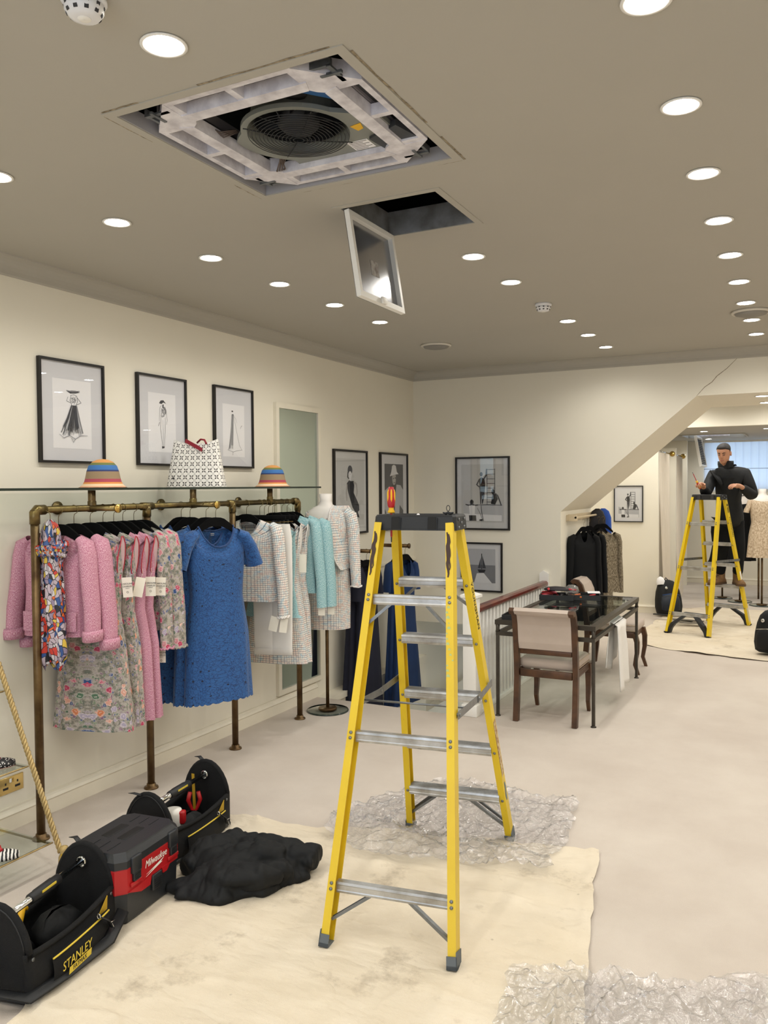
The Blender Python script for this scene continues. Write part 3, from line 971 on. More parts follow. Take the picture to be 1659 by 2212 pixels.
# --- first bay -----------------------------------------------------------------------
def jacket(o, m_, top, hem, w=.185, sl=.52, cuff=True, pockets=True, fwd_=-.03, splay=.045, seed=1, d=.05):
    pr = subdiv_prof([(top, w, .04, 0), (top - .12, w * .98, d, .01), (top - .28, w * .93, d * 1.05, .02), (hem, w * 1.0, d * 1.15, .03)], 3)
    body(pr, (.07, .045, .13, .02), .055, seed=seed).build('jacket_body', m_, o)
    for s in (-1, 1):
        q = sleeve(s, w, top, sl, .062, .054, splay, fwd_).build('sleeve', m_, o)
        if cuff:
            e = V((s * (w + splay), fwd_, top - sl))
            c = M()
            c.loft([[(e.x + (.052 + k_) * cos(a) * .75, e.y + (.058 + k_) * sin(a), e.z + h) for a in [2 * pi * j / 16 for j in range(16)]] for k_, h in ((.0, -.008), (.007, -.006), (.009, .03), (.004, .050), (.0, .045))],
                   uv=lambda i, j: (j * .022, i * .022))
            c.build('turned_cuff', m_, q)
    if pockets:
        for s in (-1, 1):
            x0, x1 = sorted((s * .03, s * .15))
            yy = -d * 1.16
            M().grid(6, 4, lambda u, v: (x0 + (x1 - x0) * u, yy * (1 - .12 * (abs(x0 + (x1 - x0) * u) / .17) ** 3) - .004, hem + .03 + .10 * v), uv=lambda u, v: (x0 + u * .12, v * .1)).build('patch_pocket', m_, o)
    b = M()
    b.tube([(0, -.047 - .01, top - .13), (0, -d - .006, top - .2), (0, -d * 1.1 - .006, top - .35), (0, -d * 1.15 - .004, hem)], .003, 6)
    b.build('front_edge', m_, o)
j1 = gar('tweed_jacket', 'pink tweed jacket nearest on the rack, half hidden by the brass post and scarf', 'jacket', RX - .03, 2.985, T1, 'pink tweed jackets')
jacket(j1, m_pink, 1.53, 1.0, w=.175, sl=.54, splay=.05, seed=2)
hanger(RX, 2.985, zr, T1, 'black hanger holding the pink jacket nearest the brass post')
j2 = gar('tweed_jacket', 'second pink tweed jacket with turned-up cuff hanging right of the scarf', 'jacket', RX - .025, 3.085, T1, 'pink tweed jackets')
jacket(j2, m_pink, 1.535, 1.0, w=.172, sl=.60, splay=.06, seed=4, d=.045)
hanger(RX, 3.085, zr, T1, 'black hanger holding the second pink jacket')
def sleeveless(o, m_, top, hem, w=.17, seed=1, d=.045, lining=True, flare=1.15, trim=m_redtrim, hole=True):
    pr = subdiv_prof([(top, w, .038, 0), (top - .10, w * .95, d * .9, .01), (top - .22, w * .98, d, .012), (top - .42, w * .9, d, .02), (top - .62, w * 1.08, d * 1.1, .025), (hem, w * flare, d * 1.25, .05)], 3)
    body(pr, (.085, .045, .10, .03), .045, seed=seed).build('dress_body', m_, o)
    if hole:
        for s in (-1, 1):
            n = 18
            cs = []
            for j in range(n):
                a = 2 * pi * j / n
                zz = -.125 + .105 * sin(a)
                yy = .036 * cos(a) * (1 - .25 * sin(a))
                cs.append((s * (w * (1.0 - .15 * min(1, abs(zz + .05) / .2)) + .007), yy, top + zz - .005))
            b = M(); cen = (s * (w * .9), 0, top - .13)
            b.add(cs + [cen], [(j, (j + 1) % n, n) for j in range(n)], True)
            b.build('armhole_lining', m_lining if lining else m_trous, o)
            M().tube(cs, .0032, 6, closed=True).build('armhole_trim', trim, o)
dr1 = gar('floral_dress', 'long floral brocade dress showing its whole skirt below the pink jackets', 'dress', RX + .01, 3.195, T1, 'sleeveless dresses in the first bay')
sleeveless(dr1, m_floral, 1.525, .47, w=.175, seed=3, d=.06, flare=1.32)
hanger(RX, 3.195, zr, T1, 'black hanger holding the floral dress whose skirt shows below the jackets')
dr2 = gar('floral_dress', 'second floral sleeveless dress squeezed behind the long one, red trimmed armhole', 'dress', RX + .02, 3.285, T1, 'sleeveless dresses in the first bay')
sleeveless(dr2, m_floral, 1.52, .47, w=.175, seed=5, d=.036)
hanger(RX, 3.285, zr, T1, 'black hanger holding the second floral sleeveless dress')
pk1 = gar('pink_dress', 'pink tweed sleeveless dress hanging next to the second floral dress', 'dress', RX + .02, 3.362, T1, 'sleeveless dresses in the first bay')
sleeveless(pk1, m_pink, 1.515, .48, w=.175, seed=6, d=.034)
hanger(RX, 3.362, zr, T1, 'black hanger holding the nearer pink sleeveless dress')
pk2 = gar('pink_dress', 'pink tweed sleeveless dress next to the floral jackets', 'dress', RX + .02, 3.43, T1, 'sleeveless dresses in the first bay')
sleeveless(pk2, m_pink, 1.515, .48, w=.178, seed=7, d=.034)
hanger(RX, 3.43, zr, T1, 'black hanger holding the pink dress beside the floral jackets')
def long_sleeve_jacket(o, m_, top, hem, w, sl, seed, lace=False, d=.045, splay=.035, r0=.062, fwd_=-.01):
    pr = subdiv_prof([(top, w, .04, 0), (top - .12, w * .97, d, .01), (top - .3, w * .93, d, .015), (hem, w * 1.02, d * 1.1, .03)], 3)
    body(pr, (.07, .045, .10, .02), .05, seed=seed).build('jacket_body', m_, o)
    for s in (-1, 1):
        q = sleeve(s, w, top, sl, r0, .056, splay, fwd_).build('sleeve', m_, o)
        if lace:
            e = V((s * (w + splay), fwd_, top - sl))
            rr = random.Random(9)
            M().tube([(e.x + .037 * cos(a) + rr.uniform(-.003, .003), e.y + .058 * sin(a), e.z + rr.uniform(-.006, .006)) for a in [2 * pi * j / 30 for j in range(30)]], .006, 6, closed=True).build('frayed_cuff', lace, q)
fj1 = gar('floral_jacket', 'floral brocade jacket with scalloped cuff, nearer of the two', 'jacket', RX - .01, 3.515, T1, 'floral jackets')
long_sleeve_jacket(fj1, m_floral, 1.535, .95, .178, .68, 8, lace=m_pink, splay=.03)
hanger(RX, 3.515, zr, T1, 'black hanger holding the nearer floral jacket')
fj2 = gar('floral_jacket', 'floral brocade jacket last before the blue dresses', 'jacket', RX - .01, 3.585, T1, 'floral jackets')
long_sleeve_jacket(fj2, m_floral, 1.54, .95, .185, .69, 11, lace=m_floral, splay=.045)
hanger(RX, 3.585, zr, T1, 'black hanger holding the floral jacket next to the blue dresses')
# swing tags
price_tag(dr1, (.215, -.03, 1.285), .052, .105, R(12), True, R(-4))
price_tag(dr2, (.215, -.02, 1.275), .05, .105, R(30), False, R(12))
price_tag(pk1, (.215, -.03, 1.272), .054, .105, R(14), True)
price_tag(pk2, (.225, -.03, 1.262), .054, .10, R(14), True, R(2))
price_tag(fj1, (.18, -.03, .86), .05, .09, R(10), True)
price_tag(fj2, (.235, -.02, .94), .055, .10, R(10), False)
# scarf knotted on its own hook beside the post
sc = thing('silk_scarf', 'red, blue and yellow printed silk scarf knotted and hanging beside the brass post', 'scarf', (RX + .045, 2.895, 0), T1)
rings = []
rr = random.Random(5)
zs = [1.60, 1.575, 1.54, 1.50, 1.475, 1.455, 1.435, 1.41, 1.37, 1.3, 1.2, 1.1, 1.0, .95, .90, .865]
wd = [.012, .038, .05, .052, .06, .075, .078, .06, .056, .06, .066, .07, .074, .076, .07, .05]
dp = [.01, .025, .03, .032, .045, .055, .055, .04, .034, .036, .04, .042, .042, .042, .038, .02]
n = 30
for z, w_, d_ in zip(zs, wd, dp):
    rings.append([(w_ * cos(a) * (1 + .12 * sin(6 * a + z * 9)) + (.02 if z < 1 else 0) * (1 - z), d_ * sin(a) * (1 + .16 * sin(7 * a + z * 5)), z + (.025 * sin(3 * a) if z < .96 else 0)) for a in [2 * pi * j / n for j in range(n)]])
M().loft(rings, cap0=True, uv=lambda i, j: (j / n * .4, zs[i])).build('scarf_drape', m_scarf, sc)
q = M()
for k in range(4):
    q.tube([(.08 * cos(a) * (1 - .05 * k), .058 * sin(a) * (1 - .05 * k), 1.472 - .017 * k + .012 * sin(a + k)) for a in [2 * pi * j / 20 for j in range(20)]], .014, 8, closed=True)
for f_ in range(len(q.uv)): q.uv[f_] = tuple((q.v[i][0] * 1.5 + q.v[i][1], q.v[i][2] * 2) for i in q.f[f_])
q.build('knot', m_scarf, sc)
M().tube([(0, 0, 1.595), (0, 0, 1.62), (-.004, 0, 1.634), (-.022, 0, 1.642), (-.026, 0, 1.656), (-.045, 0, 1.669), (-.063, 0, 1.66)], .0018, 6).build('hook', m_brass, sc)
# --- blue lace dresses on the second stub arm ----------------------------------------
T2 = R(66)
YA = 4.001
def lace_dress(o, top, hem, seed, w=.185, d=.06):
    pr = subdiv_prof([(top, w, .045, 0), (top - .10, w * 1.0, d, .006), (top - .22, w * 1.02, d, .01), (top - .42, w * .93, d * .95, .012), (top - .65, w * 1.12, d * 1.05, .015), (hem, w * 1.24, d * 1.15, .03)], 4)
    body(pr, (.115, .05, .125, .03), .05, n=84, scallop=.009, seed=seed).build('dress_body', m_lace, o)
    for s in (-1, 1):
        M().tube([(s * (w - .05), 0, top - .04), (s * (w - .005), 0, top - .065), (s * (w + .035), 0, top - .13), (s * (w + .075), -.005, top - .245)], [.05, .075, .082, .085], 22, cap=False, flat=.55, uv=True, upv=(s, 0, .6)).build('short_sleeve', m_lace, o)
    rr = random.Random(seed)
    M().tube([(.116 * cos(a), .051 * sin(a) + .0, top + .002 - (.125 if sin(a) < 0 else .03) * abs(sin(a)) ** 1.3 + rr.uniform(-.003, .003)) for a in [2 * pi * j / 40 for j in range(40)]], .006, 6, closed=True).build('scalloped_neckline', m_lace, o)
hk = on_rail()
xs = (-3.20, -3.275, -3.40, -3.47)
lb = ['blue lace shift dress with short scalloped sleeves, frontmost of its group', 'blue lace dress directly behind the frontmost blue dress', 'third blue lace dress, only its neckline showing beside the front dress', 'fourth blue lace dress, closest to the wall']
for k, x in enumerate(xs):
    o = gar('lace_dress', lb[k], 'dress', x, YA + (.0 if k == 0 else -.01 * k), T2 + R(3 * k - (0 if k < 2 else 8)), 'blue lace dresses')
    lace_dress(o, 1.515 if k == 0 else 1.52, .455, 20 + k)
    if k == 0:
        M().box(-.012, .012, .046, .048, 1.46, 1.472).build('neck_label', m_card, o)
    hanger(x, YA, hk, T2 + R(3 * k), 'black hanger holding the ' + ['frontmost', 'second', 'third', 'rearmost'][k] + ' blue lace dress')
# --- third bay ------------------------------------------------------------------------
T3 = R(6)
tj = gar('check_jacket', 'multicolour check tweed jacket with frayed trim, first after the blue dresses', 'jacket', RX + .03, 4.575, T3 + R(6), 'check tweed clothes on the rack')
long_sleeve_jacket(tj, m_check, 1.535, .98, .19, .655, 31, lace=m_fray, d=.055, splay=.05, r0=.066)
hanger(RX, 4.575, zr, T3, 'black hanger holding the check tweed jacket')
price_tag(tj, (.20, -.055, .885), .06, .10, R(5), False, R(14))
price_tag(tj, (.255, -.03, .875), .05, .10, R(20), False, R(8))
# white trousers on clip hanger
tr = gar('trousers', 'folded white trousers with turn-ups hanging from a clip hanger', 'trousers', RX + .115, 4.70, T3 + R(8))
for k, x in enumerate((-.055, .065)):
    b = M()
    prf = [(1.50, .07, .018), (1.40, .085, .022), (1.1, .085, .02), (.75, .08, .018), (.63, .078, .018)]
    b.loft([ring(w_, d_, z, 20, 2.6, .01, 5, k, ox=x) for z, w_, d_ in prf]); b.build('trouser_leg', m_trous, tr)
    M().loft([ring(.081, .021, z, 20, 2.6, ox=x) for z in (.64, .595)] + [ring(.077, .017, z, 20, 2.6, ox=x) for z in (.595, .63)]).build('turn_up', m_trous, tr)
def clip_hanger(x, y, rz, label, w=.19):
    o = thing('clip_hanger', label, 'hanger', (x, y, zr - .02), rz, 'clip hangers in the third bay')
    M().bbox(-w, w, -.008, .008, .018, .046, .004).build('bar', m_blackf, o)
    M().tube([(0, 0, .045), (0, 0, .095), (.004, 0, .11), (.019, 0, .118), (.024, 0, .133), (.016, 0, .152), (0, 0, .1575), (-.016, 0, .152)], .0018, 6).build('hook', m_brass, o)
    M().tube([(-w * .8, 0, .0), (w * .8, 0, .0)], .003, 6).build('wire', m_brass, o)
    for s in (-.55, .55):
        b = M(); b.box(s * w - .012, s * w + .012, -.012, .012, -.03, .012); b.tube([(s * w, 0, .0), (s * w, 0, .02)], .003, 6); b.build('clip', m_blackp, o)
    return o
for k, y in enumerate((4.70, 4.755, 4.805, 4.855)):
    clip_hanger(RX + .02, y, T3 + R(8), ['black clip hanger carrying the white trousers', 'black clip hanger directly behind the white trousers', 'second black clip hanger behind the white trousers', 'third black clip hanger behind the white trousers'][k])
ad = gar('aqua_dress', 'pale aqua tweed dress, a thin strip right of the white trousers', 'dress', RX + .05, 4.80, T3 + R(4))
sleeveless(ad, m_aqua, 1.48, .84, w=.185, seed=41, d=.03, hole=False, flare=1.2)
for k, y in enumerate((4.905, 5.0)):
    o = gar('check_dress', ['check tweed sleeveless dress with the cream tag at its armhole', 'check tweed sleeveless dress behind the tagged one, next to aqua jackets'][k], 'dress', RX + .02, y, T3 + R(6), 'check tweed clothes on the rack')
    sleeveless(o, m_check, 1.51, .50, w=.18, seed=50 + k, d=.045 if k else .07, lining=False, trim=m_fray, flare=1.35 if k == 0 else 1.15)
    hanger(RX, y, zr, T3, ['black hanger holding the tagged check dress', 'black hanger holding the check dress beside the aqua jackets'][k])
    if k == 0: price_tag(o, (.215, -.05, 1.28), .05, .13, R(8), False)
for k, y in enumerate((5.07, 5.145)):
    o = gar('aqua_jacket', ['pale aqua tweed jacket, nearer of the pair before the mannequin', 'pale aqua tweed jacket, last on the rack beside the mannequin'][k], 'jacket', RX + .035 * (k + 1), y, T3 + R(4), 'aqua jackets')
    long_sleeve_jacket(o, m_aqua, 1.545, .98, .19, .665, 60 + k, d=.045, splay=.05)
    hanger(RX, y, zr, T3, ['black hanger holding the nearer aqua jacket', 'black hanger holding the last aqua jacket'][k])
    price_tag(o, (.24, -.02, .90), .05, .08, R(8), False)

# ================================================================ brass rack, glass shelf
rack = thing('clothes_rack', 'long aged brass pipe clothes rack standing along the left wall', 'clothes rack', (RX, 2.84, 0))
PY = (0, .78, 1.58, 2.372)
b = M(); b.tube([(0, .0, RZ), (0, 2.372, RZ)], RR, 16); b.build('rail', m_brass, rack)
for k, y in enumerate(PY):
    M().tube([(0, y, 0), (0, y, RZ - .0)], .021, 16).build('post', m_brassd, rack)
    M().lathe([(.021, .03), (.026, .028), (.026, .012), (.04, .01), (.042, .003), (.042, 0)], 20, 0, y).build('floor_flange', m_brassd, rack)
    b = M()
    if k in (0, 3):
        s = 1 if k == 0 else -1
        b.tube([(0, y, RZ - .07), (0, y, RZ - .012), (0, y + s * .012, RZ), (0, y + s * .06, RZ)], .0255, 16)
    else:
        b.tube([(0, y, RZ - .06), (0, y, RZ)], .0245, 16); b.tube([(0, y - .045, RZ), (0, y + .045, RZ)], .0225, 16)
    b.build('pipe_fitting', m_brass, rack)
for y in (.369, 1.187, 2.014):
    M().tube([(0, y, RZ), (0, y, 1.7435)], .02, 14).build('shelf_support', m_brassd, rack)
    M().lathe([(.0, RZ - .022), (.023, RZ - .02), (.023, RZ + .035), (.02, RZ + .04)], 16, 0, y).build('support_collar', m_brass, rack)
for y in (.349, 1.161, 1.96):
    if y > 1.9:
        M().tube([(-.243, y, RZ), (0, y, RZ)], .0145, 12).build('wall_arm', m_brass, rack)
    else:
        M().tube([(-.243, y, RZ), (.205, y, RZ)], .0145, 12).build('wall_arm', m_brass, rack)
        M().disc((.207, y, RZ), .023, (1, 0, 0), .012, 18).build('end_disc', m_brassb, rack)
    M().disc((-.238, y, RZ), .036, (1, 0, 0), .012, 20).build('wall_flange', m_brass, rack)
sh = M().box(-3.62, -3.20, 1.5, 5.23, 1.7445, 1.756).build('glass_shelf', m_cglass)
tag(sh, 'long clear glass shelf carried on the brass rack, holding two hats and a bag', 'shelf')
b = M(); b.box(-3.2005, -3.1985, 1.5, 5.23, 1.7443, 1.7562); b.box(-3.62, -3.2, 5.2295, 5.2315, 1.7443, 1.7562)
b.build('polished_edge', m_gedge, sh)

# ================================================================ hats and perforated bag on the shelf
t = NT('striped_straw'); t.set(Roughness=.85)
z_ = t.sep(t.coord())[2]
co_ = t.ramp(t.math('DIVIDE', z_, .16), [(0, '#e3b08c'), (.06, '#eed3ae'), (.13, '#e2974f'), (.19, '#b04a5c'), (.30, '#9d8668'), (.55, '#2f3a6e'), (.60, '#3f74b4'), (.76, '#6f7a45'), (.84, '#d89a58'), (.97, '#c98d7c')], 'CONSTANT')
t.base(co_); t.bump(t.noise(t.scale(t.coord(), (1, 1, 8)), 60, 2), .4, .004)
for k, (y, lab) in enumerate(((3.29, 'striped straw hat on the glass shelf left of the perforated bag'), (4.888, 'striped straw hat on the glass shelf right of the perforated bag'))):
    b = M()
    b.lathe([(.128, .003), (.124, .0), (.105, .018), (.096, .035), (.09, .06), (.084, .09), (.074, .118), (.055, .14), (.03, .152), (.001, .156)], 36)
    o = b.build('striped_hat', t.mat, None, (RX, y, 1.756))
    tag(o, lab, 'hat', 'striped hats on the glass shelf')
def perf():
    t = NT('perforated_white_leather'); t.set(Roughness=.5)
    u = uvc(t)
    s = t.sep(t.scale(u, (24, 24, 1)))
    def flower(ox, oy, thr, petals=2):
        x = t.math('SUBTRACT', t.math('FRACT', t.math('ADD', s[0], ox)), .5); y = t.math('SUBTRACT', t.math('FRACT', t.math('ADD', s[1], oy)), .5)
        r = t.math('SQRT', t.math('ADD', t.math('MULTIPLY', x, x), t.math('MULTIPLY', y, y)))
        th = t.math('ARCTAN2', y, x)
        lobe = t.math('ABSOLUTE', t.math('SINE', t.math('MULTIPLY', th, petals)))
        lobe = t.math('POWER', lobe, 1.6)
        return t.math('MULTIPLY', t.math('LESS_THAN', r, t.math('MULTIPLY', lobe, thr)), t.math('GREATER_THAN', r, .09))
    m1 = flower(0, 0, .42)
    m2 = flower(.5, .5, .2)
    msk = t.math('MAXIMUM', m1, m2)
    t.base(t.mix(msk, hexc('#efece6'), hexc('#4a4744')))
    return t.mat
m_perf = perf()
bg_ = thing('perforated_handbag', 'white perforated tote bag with a red strap standing on the glass shelf', 'handbag', (-3.405, 4.075, 1.756), R(22))
def bagring(z):
    f = z / .30
    w_, d_ = .185 - .045 * f, .075 - .055 * f
    sag = lambda x: -.03 * f ** 4 * (1 - (x / w_) ** 2)
    P = []
    for j in range(36):
        a = 2 * pi * j / 36
        c, s_ = cos(a), sin(a)
        x = w_ * math.copysign(abs(c) ** .35, c); y = d_ * math.copysign(abs(s_) ** .6, s_)
        P.append((x, y, z + sag(x)))
    return P
zz = [0, .004, .05, .1, .15, .2, .25, .285, .30]
_b0 = bagring(0); _al = [0]
for j in range(36): _al.append(_al[-1] + math.dist(_b0[j], _b0[(j + 1) % 36]))
M().loft([bagring(z) for z in zz], cap0=True, uv=lambda i, j: (_al[j], zz[i])).build('bag_body', m_perf, bg_)
m_strap = mat('red_strap', '#8f1a2c', .5)
b = M()
b.sweep([(-.011, -.002), (.011, -.002), (.011, .002), (-.011, .002)], (-.06, -.026, .292), (.03, -.05, .245), (.3, 0, 1), (0, 1, 0))
b.sweep([(-.011, -.002), (.011, -.002), (.011, .002), (-.011, .002)], (.03, -.05, .245), (.055, -.052, .23), (.3, 0, 1), (0, 1, 0))
b.tube([(.0, .02, .28), (.03, .0, .30), (.06, -.02, .295), (.075, -.03, .27)], .006, 8)
b.build('strap', m_strap, bg_)
M().box(-.128, -.118, -.078, -.074, .05, .062).build('side_tab', m_polka, bg_)

# ================================================================ mannequin in tweed
def stand(o, h, rdisc=.165, pole=.0135):
    M().lathe([(.001, .0), (rdisc - .008, 0), (rdisc, .004), (rdisc - .006, .011), (.001, .011)], 40).build('glass_base', m_cglass, o)
    b = M(); b.lathe([(rdisc - .0005, .001), (rdisc + .0012, .0045), (rdisc - .004, .0112), (rdisc - .006, .0114)], 40); b.build('base_edge', m_gedge, o)
    M().lathe([(.001, .028), (.07, .028), (.072, .024), (.072, .0115), (.001, .0115)], 28).build('base_hub', m_brassd, o)
    M().cyl((0, 0, .028), (0, 0, h), pole, 14).build('pole', m_brassd, o)
def bust(o, zs_, w, hem=None):
    b = M()
    prof = [(zs_ + .115, .038, .036), (zs_ + .112, .05, .047), (zs_ + .06, .046, .045), (zs_ + .03, .055, .052), (zs_ + .012, .09, .065), (zs_ - .015, w * .8, .085), (zs_ - .05, w, .095), (zs_ - .16, w * .95, .11), (zs_ - .35, w * .72, .085), (zs_ - .5, w * .9, .10), (zs_ - .62, w * .92, .10)]
    b.loft([ring(a_, d_, z, 32, 2.15) for z, a_, d_ in prof], cap0=True, cap1=True)
    b.build('bust', m_bust, o)
mq = thing('mannequin', 'headless white mannequin on a brass pole and glass disc, dressed in check tweed', 'mannequin', (-3.323, 5.50, 0), R(20))
stand(mq, 1.0); bust(mq, 1.585, .165)
md = thing('check_dress', 'check tweed shift dress worn by the mannequin beside the rack', 'dress', (-3.323, 5.50, 0), R(20), 'check tweed clothes on the mannequin')
pr = subdiv_prof([(1.59, .155, .088, 0), (1.5, .165, .108, .0), (1.43, .17, .122, 0), (1.25, .15, .105, .004), (1.08, .178, .118, .006), (.9, .185, .122, .012), (.656, .182, .12, .02)], 3)
body(pr, (.095, .075, .045, .02), .03, n=52).build('dress_body', m_check, md)
b = M(); b.tube([(.097 * cos(a), .077 * sin(a), 1.592 - (.045 if sin(a) < 0 else .02) * abs(sin(a)) ** 1.3) for a in [2 * pi * j / 40 for j in range(40)]], .005, 6, closed=True); b.build('frayed_neckline', m_fray, md)
mj = thing('check_jacket', 'check tweed jacket slung over one shoulder of the mannequin', 'jacket', (-3.323, 5.50, 0), R(20), 'check tweed clothes on the mannequin')
b = M()
ks = [(1.608, .07, -.06, .18, .0), (1.58, .055, -.10, .20, .0), (1.5, .045, -.135, .215, 0), (1.4, .05, -.148, .215, 0), (1.28, .07, -.15, .21, 0), (1.18, .10, -.15, .20, 0), (1.12, .14, -.15, .19, 0)]
def jk(u, v):
    i = min(int(v * 6), 5); f = v * 6 - i
    a_ = [p + (q - p) * f for p, q in zip(ks[i], ks[i + 1])]
    ang = -pi / 2 + u * pi
    xin, yf, w_ = a_[1], a_[2], a_[3]
    x = xin + (w_ - xin) * sin(u * pi / 2) if u < .5 else w_ - (w_ - .04) * (1 - sin(u * pi / 2)) * 1.2
    y = yf * cos(u * pi)
    return (x if u < .5 else max(.06, w_ * sin(u * pi)) , y, a_[0])
b.grid(20, 14, jk, uv=lambda u, v: (u * .45, -v * .5))
b.build('jacket_panel', m_check, mj)
M().tube([(.15, .0, 1.56), (.195, 0, 1.53), (.215, .0, 1.42), (.225, -.01, 1.25), (.235, -.025, 1.08), (.24, -.035, .985)], [.045, .062, .062, .056, .05, .047], 16, cap=False, flat=.8, uv=True, upv=(1, 0, .1)).build('sleeve', m_check, mj)
rr = random.Random(2)
M().tube([jk(0, v / 20) for v in range(21)], .006, 6).build('frayed_front', m_fray, mj)
M().tube([(.24 + .042 * cos(a), -.035 + .047 * sin(a), .985 + rr.uniform(-.004, .004)) for a in [2 * pi * j / 24 for j in range(24)]], .006, 6, closed=True).build('frayed_cuff', m_fray, mj)

# ================================================================ dark dresses on stub rails over the stairs
def stub(y, x1, z, label):
    o = thing('wall_rail', label, 'rail', (XL, y, z), 0, 'short brass rails over the stairs')
    M().tube([(0, 0, 0), (x1 - XL, 0, 0)], .017, 14).build('bar', m_brassd, o)
    M().tube([(x1 - XL - .008, 0, 0), (x1 - XL + .004, 0, 0)], .024, 16).build('end_cap', m_brassd, o)
    M().tube([(0.001, 0, 0), (.012, 0, 0)], .035, 16).build('wall_flange', m_brassd, o)
stub(6.3, -3.345, 1.192, 'short dark brass wall rail carrying the navy dresses')
stub(6.9, -3.27, 1.20, 'short dark brass wall rail carrying the royal blue dresses')
def gown(x, y, zrail, rz, hem, m_, label, group, seed, w=.17, sl=True, flare=1.25):
    top = zrail + .019 - .1375
    o = gar('long_dress', label, 'dress', x, y, rz, group)
    pr = subdiv_prof([(top, w * .92, .035, 0), (top - .12, w, .05, .01), (top - .34, w * .88, .05, .02), (top - .6, w * 1.0, .055, .04), (hem, w * flare, .075, .09)], 3)
    body(pr, (.075, .04, .16, .02), .055, seed=seed).build('dress_body', m_, o)
    if sl:
        for s in (-1, 1): sleeve(s, w * .92, top, .3, .058, .06, .03, 0).build('short_sleeve', m_, o)
    hanger(x, y, zrail + .019 - .1375, rz, 'black hanger holding the ' + label.replace(',', ''), 'black hangers over the stairs')
gown(-3.475, 6.29, 1.192, R(80), -.20, m_navy, 'long navy short-sleeved dress over the stairs, nearer the wall', 'navy dresses over the stairs', 70, w=.155)
gown(-3.405, 6.31, 1.192, R(84), -.20, m_navy, 'long navy dress over the stairs, at the rail end', 'navy dresses over the stairs', 71, w=.155)
gown(-3.38, 6.9, 1.20, R(82), -.28, m_blue2, 'long royal blue dress behind ladder, nearer the wall', 'royal blue dresses over the stairs', 72, w=.155)
gown(-3.315, 6.9, 1.20, R(84), -.26, m_blue2, 'long royal blue dress behind ladder, at the rail end', 'royal blue dresses over the stairs', 73, w=.155, flare=1.5)
